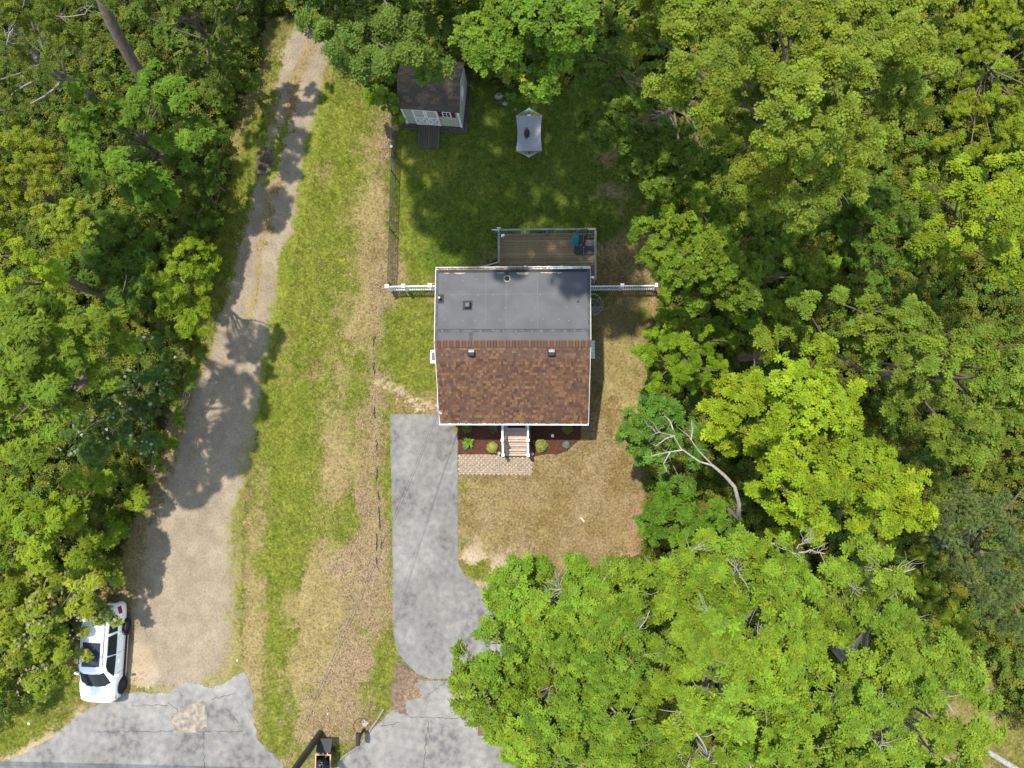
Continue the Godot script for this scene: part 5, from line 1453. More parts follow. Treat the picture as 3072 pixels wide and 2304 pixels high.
	var C := Vector3(HX1, BY, BZ) - off
	var D := Vector3(HX0, BY, BZ) - off
	fg.quad(A, B, C, D)
	var dn := Vector3(0, -0.16, 0)
	fg.quad(D + dn, A + dn, A, D); fg.quad(B + dn, C + dn, C, B); fg.quad(C + dn, D + dn, D, C); fg.quad(D + dn, C + dn, B + dn, A + dn)
	var flat := put("flat_roof", fg.mesh(), M.membrane, h)
	var roof_y := func(z): return lerpf(BY, RY - 0.03, (z - BZ) / (RZ - 0.03 - BZ))
	var fb := Basis(Vector3(1, 0, 0), Vector3(0, 1, 0), Vector3(0, 0, 1))
	var slope := atan2(RY - 0.03 - BY, RZ - 0.03 - BZ)
	fb = Basis(Vector3.RIGHT, -slope)
	var lay := func(called, x0, z0, x1, z1, t, m):
		var gg := Geo.new()
		var zc: float = (z0 + z1) / 2
		gg.box(Vector3((x0 + x1) / 2, roof_y.call(zc) + t / 2.0, zc) - off, Vector3(absf(x1 - x0), t, absf(z1 - z0)), fb)
		return put(called, gg.mesh(), m, flat)
	lay.call("edge_strip", HX0 + 0.002, BZ + 0.02, HX0 + 0.13, RZ - 0.06, 0.024, M.membrane_strip)
	lay.call("edge_strip", HX1 - 0.13, BZ + 0.02, HX1 - 0.002, RZ - 0.06, 0.024, M.membrane_strip)
	lay.call("edge_strip", HX0 + 0.135, BZ + 0.01, HX1 - 0.135, BZ + 0.15, 0.014, M.rubber_patch)
	lay.call("seam", HX0 + 0.132, -4.675, HX1 - 0.132, -4.655, 0.014, M.rubber)
	lay.call("lap_sheet", HX0 + 0.132, -4.65, HX1 - 0.132, -4.53, 0.008, M.membrane_strip)
	lay.call("lap_sheet", -3.42, -4.52, -3.24, -4.15, 0.010, M.membrane_strip)
	for sx in [-2.66, -1.7, -0.25]:
		lay.call("seam", sx - 0.012, BZ + 0.17, sx + 0.012, -4.69, 0.006, M.plate)
	lay.call("seam", HX0 + 0.14, -6.33, HX1 - 0.14, -6.315, 0.004, M.plate)
	for px in [[-3.9, 0.55, 0.05], [-2.0, 0.35, 0.04], [-0.95, 0.6, 0.12], [0.3, 0.9, 0.05], [-4.5, 0.3, 0.03], [0.75, 0.3, 0.07]]:
		var rg := Geo.new()
		var pl := []
		for k in 14:
			var a := PI * k / 13.0
			pl.append(Vector2(px[0] + cos(a) * px[1] * 0.5 * rnd(0.9, 1.1), BZ + 0.16 + sin(a) * px[2] * rnd(0.8, 1.2)))
		rg.prism(pl, 0, 0)
		var gg := Geo.new()
		for i in range(0, rg.v.size(), 3):
			var q := []
			for k in 3:
				var p := rg.v[i + k]
				q.append(Vector3(p.x, roof_y.call(p.z) + 0.004, p.z) - off)
			gg.up_tri(q[0], q[1], q[2])
		put("residue", gg.mesh(), M.residue, flat)
	for zz in [-7.0, -6.31, -5.7, -5.1, -4.6]:
		var xx := HX0 + 0.24 + rnd(0, 0.3)
		while xx < HX1 - 0.2:
			var gg := Geo.new()
			var z2: float = zz + rnd(-0.04, 0.04)
			gg.lathe(Vector3(xx, roof_y.call(z2), z2) - off, [Vector2(0.045, 0), Vector2(0.036, 0.008), Vector2(0.0, 0.009)], 10, fb)
			put("fastener_plate", gg.mesh(), M.plate, flat)
			xx += rnd(0.45, 0.85)
	# vents on the flat roof
	lay.call("flashing", -4.95, -6.33, -4.62, -5.9, 0.018, M.rubber_patch)
	var v1 := Geo.new()
	v1.lathe(Vector3(-4.8, roof_y.call(-6.12) + 0.01, -6.12) - off, [Vector2(0.085, 0), Vector2(0.05, 0.06), Vector2(0.045, 0.3), Vector2(0.03, 0.3), Vector2(0.03, 0.1)], 14)
	var vp := put("vent_pipe", v1.mesh(), M.rubber, flat)
	var v1b := Geo.new()
	v1b.lathe(Vector3(-4.8, roof_y.call(-6.12) + 0.3, -6.12) - off, [Vector2(0.046, 0), Vector2(0.046, 0.035), Vector2(0.03, 0.035), Vector2(0.03, -0.1)], 14)
	put("pipe_rim", v1b.mesh(), M.white, vp)
	lay.call("flashing", -3.72, -6.02, -3.28, -5.57, 0.018, M.rubber_patch)
	var v2 := Geo.new()
	v2.box(Vector3(-3.5, roof_y.call(-5.8) + 0.1, -5.8) - off, Vector3(0.26, 0.18, 0.26), Basis.IDENTITY, 0.02)
	var sv := put("square_vent", v2.mesh(), M.rubber, flat)
	var v2b := Geo.new()
	v2b.box(Vector3(-3.5, roof_y.call(-5.8) + 0.215, -5.8) - off, Vector3(0.17, 0.03, 0.17), Basis.IDENTITY, 0.008)
	put("vent_cap", v2b.mesh(), mat(Color(0.06, 0.085, 0.11), 0.6), sv)
	lay.call("flashing", -1.74, -7.38, -1.6, -7.08, 0.012, M.rubber_patch)
	var v3 := Geo.new()
	v3.lathe(Vector3(-1.67, roof_y.call(-7.07), -7.07) - off, [Vector2(0.17, 0.004), Vector2(0.165, 0.014), Vector2(0.115, 0.014)], 22, fb)
	put("vent_collar", v3.mesh(), M.residue, flat)
	var v3b := Geo.new()
	v3b.lathe(Vector3(-1.67, roof_y.call(-7.07), -7.07) - off, [Vector2(0.115, 0.014), Vector2(0.1, 0.05), Vector2(0.06, 0.06), Vector2(0.055, 0.28), Vector2(0.035, 0.28), Vector2(0.035, 0.1)], 16)
	put("vent_pipe", v3b.mesh(), M.rubber, flat)
	lay.call("membrane_patch", 1.58, -6.0, 1.69, -5.9, 0.012, M.rubber_patch)
	# box vents on the shingles
	for vx in [-3.31, 0.41]:
		var z := -3.58
		var y := lerpf(RY, EY, (z - RZ) / (EZ - RZ))
		var vg := Geo.new()
		vg.box(Vector3(vx, y + 0.10, z) - off, Vector3(0.27, 0.2, 0.26), Basis(Vector3.RIGHT, 0.18), 0.015)
		var bv := put("roof_vent", vg.mesh(), M.rubber, fr)
		var vc := Geo.new()
		vc.box(Vector3(vx, y + 0.212, z - 0.075) - off, Vector3(0.265, 0.02, 0.13), Basis(Vector3.RIGHT, -0.25))
		put("vent_hood", vc.mesh(), M.greymetal, bv)
		var vf := Geo.new()
		vf.box(Vector3(vx, y + 0.02, z + 0.03) - off, Vector3(0.36, 0.012, 0.36), bas)
		put("flashing", vf.mesh(), M.rubber_patch, bv)
	# gutters with leaf debris
	for gt in [[EZ + 0.05, EY - 0.10, HX0 - 0.02, HX1 + 0.02, 1.0], [BZ - 0.06, BY - 0.08, HX0 - 0.02, HX1 + 0.01, -1.0]]:
		var gg := Geo.new()
		var z0: float = gt[0]
		var yy: float = gt[1]
		var s: float = gt[4]
		var cx: float = (gt[2] + gt[3]) / 2
		var len: float = gt[3] - gt[2]
		gg.box(Vector3(cx, yy - 0.04, z0) - off, Vector3(len, 0.012, 0.1))
		gg.box(Vector3(cx, yy, z0 + s * 0.055) - off, Vector3(len, 0.1, 0.02))
		gg.box(Vector3(cx, yy, z0 - s * 0.052) - off, Vector3(len, 0.09, 0.008))
		for e in [gt[2] + 0.008, gt[3] - 0.008]:
			gg.box(Vector3(e, yy + 0.003, z0) - off, Vector3(0.014, 0.1, 0.12))
		var gu := put("gutter", gg.mesh(), M.white, h)
		var xf := []
		var cl := []
		for i in 1500:
			var px := rnd(gt[2] + 0.05, gt[3] - 0.05)
			if s < 0 and px > -0.9 and rng.randf() < clampf((px + 0.9) / 1.6, 0, 0.9): continue
			xf.append(Transform3D(facing(Vector3(rnd(-0.6, 0.6), 1, rnd(-0.6, 0.6)), rnd(0, TAU), rnd(0.25, 0.6)), Vector3(px, yy + rnd(0.0, 0.06), z0 + rnd(-0.04, 0.03) - (s * rnd(0.0, 0.12) if s > 0 else 0.0)) - off))
			if s > 0: xf[-1].origin.y += absf(xf[-1].origin.z - (z0 - off.z)) * 0.55
			cl.append(Color(0.21, 0.11, 0.045) * rnd(0.5, 1.6))
		many("leaf_debris", SPRIG.dead_leaf, M.dry, xf, cl, gu).set_meta("kind", "stuff")
	# white rake trim
	for xx in [HX0 - 0.012, HX1 + 0.012]:
		var tg := Geo.new()
		tg.box(Vector3(xx, (RY + EY) / 2 - 0.1, (RZ + EZ) / 2) - off, Vector3(0.02, 0.14, L), bas)
		tg.box(Vector3(xx, (RY - 0.03 + BY) / 2 - 0.08, (RZ + BZ) / 2) - off, Vector3(0.02, 0.15, RZ - BZ), fb)
		put("rake_trim", tg.mesh(), M.white, h)

func build_steps():
	var st := thing("porch_steps", "front porch steps of tan boards between white railings", "steps", Vector3(-1.37, 0, 0.4))
	var off := st.position
	var x0 := -1.97
	var x1 := -0.79
	var bi := 0
	for lev in [[0.76, -0.62, 0.58], [0.57, 0.58, 0.83], [0.38, 0.83, 1.075], [0.19, 1.075, 1.32]]:
		var n: int = max(2, int(round((lev[2] - lev[1]) / 0.125)))
		var dz: float = (lev[2] - lev[1]) / n
		for i in n:
			var g := Geo.new()
			g.box(Vector3((x0 + x1) / 2, lev[0] - 0.0125, lev[1] + (i + 0.5) * dz + (0.012 if i == n - 1 else 0.0)) - off, Vector3(x1 - x0, 0.025, dz - 0.006), Basis.IDENTITY, 0.004)
			put("tread_board", g.mesh(), M.compo[bi % 2], st)
			bi += 1
		var rg := Geo.new()
		rg.box(Vector3((x0 + x1) / 2, (lev[0] - 0.025) / 2, lev[2] - 0.02) - off, Vector3(x1 - x0 - 0.02, lev[0] - 0.025, 0.02))
		put("riser", rg.mesh(), M.compo[1], st)
	for s in [0, 1]:
		var x: float = x0 - 0.05 if s == 0 else x1 + 0.05
		var sg := Geo.new()
		sg.box(Vector3(x, 0.36, -0.02) - off, Vector3(0.04, 0.72, 1.2))
		sg.bar(Vector3(x, 0.62, 0.58) - off, Vector3(x, 0.12, 1.28) - off, 0.04, 0.24)
		put("stringer", sg.mesh(), M.white, st)
		for p in [[0.5, 0.76, 1.78], [1.26, 0.0, 1.14], [-0.55, 0.76, 1.72]]:
			var g := Geo.new()
			g.box(Vector3(x, (p[1] + p[2]) / 2, p[0]) - off, Vector3(0.12, p[2] - p[1], 0.12), Basis.IDENTITY, 0.02)
			g.box(Vector3(x, p[2] + 0.015, p[0]) - off, Vector3(0.15, 0.03, 0.15), Basis.IDENTITY, 0.015)
			put("newel_post", g.mesh(), M.white, st)
		var rails := [[Vector3(x, 1.68, -0.52), Vector3(x, 1.68, 0.45)], [Vector3(x, 1.62, 0.55), Vector3(x, 1.06, 1.22)]]
		for r in rails:
			for d in [0.0, -0.72]:
				var g := Geo.new()
				g.bar(r[0] + Vector3(0, d, 0) - off, r[1] + Vector3(0, d, 0) - off, 0.09 if d == 0.0 else 0.05, 0.05)
				put("rail", g.mesh(), M.white, st)
			for i in 7:
				var g := Geo.new()
				var q: Vector3 = r[0].lerp(r[1], (i + 0.5) / 7.0)
				g.box(q + Vector3(0, -0.36, 0) - off, Vector3(0.035, 0.7, 0.035))
				put("baluster", g.mesh(), M.white, st)
	var mt := Geo.new()
	mt.box(Vector3.ZERO, Vector3(0.9, 0.014, 0.55), Basis.IDENTITY, 0.004)
	var dm := put("doormat", mt.mesh(), M.mat_blue)
	dm.position = Vector3(-1.345, 0.769, -0.385)
	tag(dm, "dark blue doormat on the top landing of the front steps", "doormat")

func spotlight(label: String, at: Vector3, dirs: Array):
	var t := thing("floodlight", label, "floodlight", at)
	var g := Geo.new()
	g.box(Vector3.ZERO, Vector3(0.09, 0.09, 0.06), Basis.IDENTITY, 0.01)
	put("mount", g.mesh(), M.white, t)
	for d in dirs:
		var hg := Geo.new()
		var dv: Vector3 = d.normalized()
		hg.lathe(dv * 0.1, [Vector2(0.03, -0.08), Vector2(0.055, -0.03), Vector2(0.062, 0.06), Vector2(0.05, 0.06)], 12, facing(dv, 0))
		var hd := put("lamp_head", hg.mesh(), M.white, t)
		var lg := Geo.new()
		lg.lathe(dv * 0.1, [Vector2(0.05, 0.055), Vector2(0, 0.056)], 12, facing(dv, 0))
		put("lens", lg.mesh(), M.dkmetal, hd)

func build_deck():
	var d := thing("deck", "weathered raised wooden deck with baluster railings behind the house", "deck", Vector3(0.2, 0, -8.8))
	var off := d.position
	var x0 := -2.2
	var x1 := 2.62
	var nb := 18
	for i in nb:
		var z := -10.06 + i * 0.141
		var g := Geo.new()
		g.box(Vector3((x0 + x1) / 2, 0.98, z) - off, Vector3(x1 - x0 + rnd(-0.02, 0.02), 0.036, 0.132), Basis(Vector3.UP, rnd(-0.001, 0.001)), 0.006)
		put("deck_board", g.mesh(), M.wood_deck[rng.randi() % 3], d)
	var fr := Geo.new()
	for z in [-10.1, -7.58]:
		fr.box(Vector3((x0 + x1) / 2, 0.86, z) - off, Vector3(x1 - x0, 0.19, 0.04))
	for x in [x0 + 0.02, 0.2, x1 - 0.02]:
		fr.box(Vector3(x, 0.855, -8.84) - off, Vector3(0.04, 0.18, 2.48))
	put("frame", fr.mesh(), M.wood_grey, d)
	var posts := [Vector2(x0, -10.08), Vector2(0.22, -10.1), Vector2(x1, -10.08), Vector2(x0, -8.5), Vector2(x1, -7.55)]
	for p in posts:
		var g := Geo.new()
		g.box(Vector3(p.x, 1.05, p.y) - off, Vector3(0.09, 2.12, 0.09), Basis.IDENTITY, 0.01)
		put("post", g.mesh(), M.wood_grey, d)
	var runs := [[Vector2(x0, -10.09), Vector2(0.22, -10.11), 17], [Vector2(0.22, -10.11), Vector2(x1, -10.09), 17], [Vector2(x0 - 0.02, -10.06), Vector2(x0 - 0.02, -8.52), 11], [Vector2(x1 + 0.02, -10.06), Vector2(x1 + 0.02, -7.57), 18]]
	for r in runs:
		var a: Vector2 = r[0]
		var b: Vector2 = r[1]
		for y in [2.0, 1.13]:
			var g := Geo.new()
			g.bar(Vector3(a.x, y, a.y) - off, Vector3(b.x, y, b.y) - off, 0.085 if y > 1.5 else 0.04, 0.04)
			put("rail", g.mesh(), M.wood_grey, d)
		var nn := (b - a).normalized().orthogonal()
		if nn.dot((a + b) / 2 - Vector2(0.2, -8.8)) < 0: nn = -nn
		for i in r[2]:
			var q := a.lerp(b, (i + 0.5) / r[2]) + nn * 0.052
			var g := Geo.new()
			g.box(Vector3(q.x, 1.5, q.y) - off, Vector3(0.034, 1.06, 0.034))
			put("baluster", g.mesh(), M.wood_grey, d)
	# steps down to the lawn
	for i in 4:
		var g := Geo.new()
		g.box(Vector3(x0 - 0.2 - i * 0.26, 0.78 - i * 0.19, -8.03) - off, Vector3(0.28, 0.035, 0.86))
		put("step", g.mesh(), M.wood_deck[i % 3], d)
	for z in [-8.5, -7.62]:
		var g := Geo.new()
		g.bar(Vector3(x0 - 0.05, 0.86, z) - off, Vector3(x0 - 1.2, 0.1, z) - off, 0.04, 0.2)
		put("stringer", g.mesh(), M.wood_grey, d)
	for z in [-8.5, -8.42]:
		var g := Geo.new()
		g.bar(Vector3(x0 - 0.05, 1.75 if z < -8.45 else 1.3, z) - off, Vector3(x0 - 1.2, 0.9 if z < -8.45 else 0.5, z + 0.1) - off, 0.07, 0.035)
		put("handrail", g.mesh(), M.greymetal, d)
	# lamp brackets
	spotlight("white twin floodlight on the deck's corner post by the lawn", Vector3(-2.05, 2.05, -9.82), [Vector3(0.1, 0.5, 0.9), Vector3(0.9, 0.5, 0.1)])
	spotlight("white floodlight at the rear corner of the house by the deck railing", Vector3(2.34, 3.1, -7.42), [Vector3(0.8, 0.3, 0.2)])
	var hk := thing("hanger_bracket", "pale metal hanger bracket on the deck's corner post, pointing over the lawn", "bracket", Vector3(-2.2, 2.12, -10.08))
	var hg := Geo.new()
	hg.tube([Vector3(0, 0, 0), Vector3(0, 0.3, 0)], [0.014, 0.014], 8)
	hg.box(Vector3(0, 0.3, 0.0), Vector3(0.2, 0.02, 0.05))
	put("crossbar", hg.mesh(), M.paleblue, hk)
	var ag := Geo.new()
	ag.bar(Vector3(0, 0.18, 0.05), Vector3(-0.36, 0.2, 0.06), 0.04, 0.02)
	ag.bar(Vector3(0, 0.06, 0.1), Vector3(-0.34, 0.19, 0.06), 0.02, 0.02)
	put("arm", ag.mesh(), M.paleblue, hk)
	for p in [[-0.57, "pale blue grey slatted armchair on the deck, nearer the deck steps"], [0.64, "pale blue grey slatted armchair on the deck, nearer the closed parasol"]]:
		var c := thing("deck_chair", p[1], "chair", Vector3(p[0], 1.0, -7.98), 0.0, "armchairs on the deck")
		for s in [-1, 1]:
			var g := Geo.new()
			g.box(Vector3(s * 0.33, 0.6, -0.05), Vector3(0.13, 0.025, 0.62), Basis.IDENTITY, 0.006)
			put("armrest", g.mesh(), M.paleblue, c)
			for z in [-0.28, 0.2]:
				var lg := Geo.new()
				lg.box(Vector3(s * 0.31, 0.294, z), Vector3(0.06, 0.586, 0.06))
				put("leg", lg.mesh(), M.paleblue, c)
		for i in 5:
			var g := Geo.new()
			g.box(Vector3(0, 0.4 - i * 0.025, -0.30 + i * 0.11), Vector3(0.54, 0.022, 0.095))
			put("seat_slat", g.mesh(), M.paleblue, c)
			var b := Geo.new()
			b.box(Vector3(-0.22 + i * 0.11, 0.62, 0.24), Vector3(0.095, 0.6, 0.022), Basis(Vector3.RIGHT, 0.22))
			put("back_slat", b.mesh(), M.paleblue, c)
	# parasol
	var u := thing("cantilever_parasol", "closed teal parasol on a black weighted base in the deck corner", "parasol", Vector3(2.1, 1.0, -9.52))
	for sx in [-1, 1]:
		for sz in [-1, 1]:
			var g := Geo.new()
			var pl := []
			for q in [[0.012, 0.012], [0.49, 0.012], [0.49, 0.36], [0.46, 0.45], [0.36, 0.49], [0.012, 0.49]]:
				pl.append(Vector2(sx * q[0], sz * q[1]))
			g.prism(pl, 0.01, 0.085)
			put("base_weight", g.mesh(), mat(Color(0.03, 0.032, 0.04), 0.45), u)
	var cg := Geo.new()
	cg.box(Vector3(0, 0.06, 0), Vector3(1.0, 0.04, 0.02))
	cg.box(Vector3(0, 0.062, 0), Vector3(0.02, 0.04, 1.0))
	put("cross_base", cg.mesh(), M.greymetal, u)
	var mg := Geo.new()
	mg.tube([Vector3(0, 0.05, 0), Vector3(0.02, 1.0, -0.05), Vector3(0.1, 1.9, -0.18), Vector3(0.05, 2.35, -0.2), Vector3(-0.2, 2.55, -0.15), Vector3(-0.45, 2.5, -0.05)], [0.045, 0.04, 0.035, 0.032, 0.03, 0.028], 10)
	put("mast", mg.mesh(), M.dkmetal, u)
	for k in 3:
		var hg2 := Geo.new()
		var a := k * TAU / 4 
		hg2.box(Vector3(cos(a) * 0.13, 0.11, sin(a) * 0.13), Vector3(0.04, 0.03, 0.1), Basis(Vector3.UP, -a))
		put("clamp", hg2.mesh(), M.greymetal, u)
	var fgm := Geo.new()
	var fold := 16
	for k in fold:
		var a0 := TAU * k / fold
		var a1 := TAU * (k + 1) / fold
		var rr := func(a, i, odd): return [0.045, 0.10, 0.15, 0.205][i] * (0.55 if odd else 1.1)
		for i in 3:
			var ys := [2.45, 1.95, 1.35, 0.62]
			var sway := [0.0, 0.02, 0.05, 0.1]
			var f := func(kk, ii):
				var a: float = TAU * kk / fold
				var r: float = rr.call(a, ii, kk % 2 == 1)
				return Vector3(-0.43 - sway[ii] + r * cos(a), ys[ii] + (0.12 if kk % 2 == 1 and ii == 3 else 0.0), 0.0 + sway[ii] * 0.6 + r * sin(a) * 1.0)
			fgm.quad(f.call(k, i + 1), f.call(k, i), f.call((k + 1) % fold, i), f.call((k + 1) % fold, i + 1))
	put("canopy", fgm.mesh(), M.teal, u)
	var tp := Geo.new()
	tp.lathe(Vector3(-0.43, 2.43, 0), [Vector2(0.07, 0), Vector2(0.06, 0.06), Vector2(0, 0.08)], 10)
	put("hub", tp.mesh(), M.dkmetal, u)

func build_fences():
	for f in [["white_fence", "white picket fence with a gate between the wire fence and the house's left wall", Vector2(-8.04, -7.4), Vector2(-5.1, -7.43), [0.0, 0.29, 0.76]], ["white_fence", "white picket fence from the house's right wall to the woods", Vector2(2.3, -7.36), Vector2(5.85, -7.38), [0.49, 0.99]]]:
		var a: Vector2 = f[2]
		var b: Vector2 = f[3]
		var t := thing(f[0], f[1], "fence", Vector3(a.x, 0, a.y), 0.0, "white picket fences")
		var dirv := b - a
		for k in f[4]:
			var p: Vector2 = dirv * k
			var g := Geo.new()
			g.box(Vector3(p.x, 0.64, p.y), Vector3(0.125, 1.28, 0.125), Basis.IDENTITY, 0.01)
			var post := put("post", g.mesh(), M.white, t)
			var cg := Geo.new()
			cg.box(Vector3(p.x, 1.305, p.y), Vector3(0.2, 0.05, 0.2), Basis.IDENTITY, 0.04)
			put("post_cap", cg.mesh(), M.white, post)
		for y in [1.12, 0.22]:
			var g := Geo.new()
			g.bar(Vector3(0.06, y, 0), Vector3(dirv.x, y, dirv.y), 0.05, 0.085)
			put("rail", g.mesh(), M.white, t)
		var n := int(dirv.length() / 0.115)
		for i in n:
			var p := dirv * ((i + 0.5) / n)
			var bad := false
			for k in f[4]:
				if absf(k * dirv.length() - (i + 0.5) / n * dirv.length()) < 0.09: bad = true
			if bad: continue
			var g := Geo.new()
			g.box(Vector3(p.x, 0.64, p.y + (0.035 if i % 2 == 0 else 0.035)), Vector3(0.062, 1.16, 0.016), Basis.IDENTITY, 0.004)
			put("picket", g.mesh(), M.white, t)
	# wire fence
	var w := thing("wire_fence", "black wire mesh fence along the left edge of the back yard", "fence", Vector3(-7.95, 0, -11.5))
	var off := w.position
	var A := Vector3(-8.03, 0, -7.5)
	var B := Vector3(-7.84, 0, -19.5)
	var pz := [0.5, 0.97]
	for z in [-7.62, -10.5, -13.58, -14.78, -17.4]:
		var t: float = (z - A.z) / (B.z - A.z)
		var p := A.lerp(B, t)
		var g := Geo.new()
		g.tube([p - off, p + Vector3(0, 1.24, 0) - off], [0.03, 0.03], 8)
		var post := put("post", g.mesh(), M.dkmetal, w)
		if absf(z + 14.78) < 0.1:
			var cg := Geo.new()
			cg.box(p + Vector3(0, 1.27, 0) - off, Vector3(0.13, 0.08, 0.13), Basis.IDENTITY, 0.03)
			put("post_cap", cg.mesh(), M.white, post)
	for y in [1.2, 0.62, 0.06]:
		var g := Geo.new()
		g.tube([A + Vector3(0, y, 0) - off, B + Vector3(0, y, 0) - off], [0.02 if y > 1 else 0.008], 6)
		put("top_rail" if y > 1 else "line_wire", g.mesh(), M.dkmetal, w)
	var mg := Geo.new()
	var len := A.distance_to(B)
	var du := (B - A) / len
	var s := -1.1
	while s < len:
		for dirn in [1, -1]:
			var s0 := maxf(s, 0.0)
			var s1 := minf(s + 1.12, len)
			var y0 := (s0 - s)
			var y1 := (s1 - s)
			if dirn < 0:
				y0 = 1.12 - y0
				y1 = 1.12 - y1
			var p := A + du * s0 + Vector3(0, 0.06 + y0, 0) - off
			var q := A + du * s1 + Vector3(0, 0.06 + y1, 0) - off
			if p.distance_to(q) > 0.05:
				mg.tube([p, q], [0.0022], 3, false)
		s += 0.075
	put("wire_mesh", mg.mesh(), M.dkmetal, w).set_meta("kind", "stuff")

func build_shed():
	var t := thing("shed", "sage shed with brown shingle roof, white crossed double doors and maroon shutters", "shed", Vector3(-5.82, 0, -16.38), deg_to_rad(-5.3))
	# local: x along the front, z towards the house; front wall at z = 0
	var W := 3.04
	var D := 2.45
	var wh := 2.15
	var rh := 3.05
	var rz := -D / 2
	var g := Geo.new()
	g.box(Vector3(0, 0.06, -D / 2), Vector3(W - 0.06, 0.12, D - 0.06))
	put("floor_frame", g.mesh(), M.wood_grey, t)
	var wg := Geo.new()
	wg.quad(Vector3(-W / 2, 0.1, -0.02), Vector3(W / 2, 0.1, -0.02), Vector3(W / 2, wh, -0.02), Vector3(-W / 2, wh, -0.02))
	wg.quad(Vector3(W / 2, 0.1, -D), Vector3(-W / 2, 0.1, -D), Vector3(-W / 2, wh, -D), Vector3(W / 2, wh, -D))
	for s in [-1, 1]:
		var x: float = s * W / 2
		var P := [Vector3(x, 0.1, -0.02), Vector3(x, 0.1, -D), Vector3(x, wh, -D), Vector3(x, rh - 0.06, rz), Vector3(x, wh, -0.02)]
		for i in range(1, 4):
			if s > 0: wg.tri(P[0], P[i], P[i + 1])
			else: wg.tri(P[0], P[i + 1], P[i])
	put("wall", wg.mesh(), M.shedwall, t)
	var nx := 15
	for i in nx:
		var bg := Geo.new()
		bg.box(Vector3(-W / 2 + (i + 0.5) * W / nx, (0.1 + wh) / 2, -0.008), Vector3(W / nx - 0.012, wh - 0.12, 0.02))
		put("siding_board", bg.mesh(), M.shedwall, t)
		if i < 12:
			for s in [-1, 1]:
				var sg := Geo.new()
				sg.box(Vector3(s * (W / 2 + 0.008), (0.1 + wh) / 2, -(i + 0.5) * D / 12), Vector3(0.016, wh - 0.12, D / 12 - 0.012))
				put("siding_board", sg.mesh(), M.shedwall, t)
	for x in [-W / 2 + 0.05, W / 2 - 0.05]:
		var cg := Geo.new()
		cg.box(Vector3(x, (0.1 + wh) / 2, 0.013), Vector3(0.1, wh - 0.1, 0.024))
		put("corner_trim", cg.mesh(), M.white, t)
	# double doors
	for s in [-1, 1]:
		var cx: float = -0.28 + s * 0.335
		var dg := Geo.new()
		dg.box(Vector3(cx, 1.05, 0.016), Vector3(0.65, 1.86, 0.026))
		var door := put("door", dg.mesh(), M.shedwall, t)
		for bx in [[-0.28, 0], [0.28, 0]]:
			var b := Geo.new()
			b.box(Vector3(cx + bx[0], 1.05, 0.038), Vector3(0.09, 1.86, 0.02))
			put("door_trim", b.mesh(), M.white, door)
		for y in [0.17, 1.02, 1.93]:
			var b := Geo.new()
			b.box(Vector3(cx, y, 0.037), Vector3(0.47, 0.09, 0.018))
			put("door_trim", b.mesh(), M.white, door)
		for q in [1, -1]:
			var b := Geo.new()
			b.bar(Vector3(cx - 0.24, 0.595 - q * 0.36, 0.034), Vector3(cx + 0.24, 0.595 + q * 0.36, 0.034), 0.012, 0.08)
			put("cross_brace", b.mesh(), M.white, door)
		var hn := Geo.new()
		hn.box(Vector3(-0.28 + s * 0.045, 0.98, 0.055), Vector3(0.03, 0.09, 0.02))
		put("handle", hn.mesh(), M.dkmetal, door)
	# window with shutters
	var fg := Geo.new()
	fg.box(Vector3(0.86, 1.62, 0.02), Vector3(0.46, 0.6, 0.03))
	var win := put("window", fg.mesh(), M.white, t)
	for q in 4:
		var pg := Geo.new()
		pg.box(Vector3(0.86 + (-0.095 if q % 2 == 0 else 0.095), 1.62 + (-0.13 if q < 2 else 0.13), 0.037), Vector3(0.16, 0.22, 0.008))
		put("pane", pg.mesh(), M.glass, win)
	for x in [0.52, 1.2]:
		var sg := Geo.new()
		sg.box(Vector3(x, 1.62, 0.018), Vector3(0.2, 0.6, 0.026))
		put("shutter", sg.mesh(), M.maroon, t)
	# side window
	var sw := Geo.new()
	sw.box(Vector3(W / 2 + 0.03, 1.5, -1.2), Vector3(0.03, 0.6, 0.5))
	put("window", sw.mesh(), M.white, t)
	# roof
	var over := 0.1
	var sd := Vector3(0, wh - 0.02 - rh, over - rz)
	var L := sd.length()
	var dn := sd / L
	var tones := [mat(Color(0.10, 0.074, 0.055), 0.95, "mottle", 2.0), mat(Color(0.085, 0.066, 0.05), 0.95, "mottle", 2.0), mat(Color(0.135, 0.095, 0.065), 0.95, "mottle", 2.0), mat(Color(0.07, 0.06, 0.048), 0.95, "mottle", 2.0)]
	for side in [1, -1]:
		var d2 := Vector3(0, dn.y, dn.z * side)
		var n2 := Vector3(0, dn.z, -dn.y * side)
		var top := Vector3(0, rh, rz)
		var rb := Geo.new()
		var bs := Basis(Vector3(1, 0, 0), n2, Vector3(1, 0, 0).cross(n2))
		rb.box(top + d2 * L / 2 - n2 * 0.025, Vector3(W + 0.16, 0.04, L), bs)
		var rp := put("roof_slope", rb.mesh(), tones[3], t)
		var nr := 10
		var exs := L / nr
		for r in nr:
			var x := -W / 2 - 0.08 - (0.15 if r % 2 == 1 else 0.0)
			while x < W / 2 + 0.08:
				var a := maxf(x, -W / 2 - 0.08)
				var b := minf(x + 0.305, W / 2 + 0.08)
				x += 0.305
				if b - a < 0.03: continue
				var sg := Geo.new()
				var at := top + d2 * (r * exs + exs * 0.55) + n2 * 0.004
				sg.box(at + Vector3((a + b) / 2, 0, 0), Vector3(b - a - 0.008, 0.01, exs * 1.08), bs * Basis(Vector3.RIGHT, side * 0.06))
				put("shingle", sg.mesh(), tones[rng.randi() % 4], rp)
	# gravel pad with timber border, ramp
	var pad := thing("gravel_pad", "dark gravel bed with timber border round the shed", "gravel bed", Vector3(-5.82, 0, -16.38), deg_to_rad(-5.3))
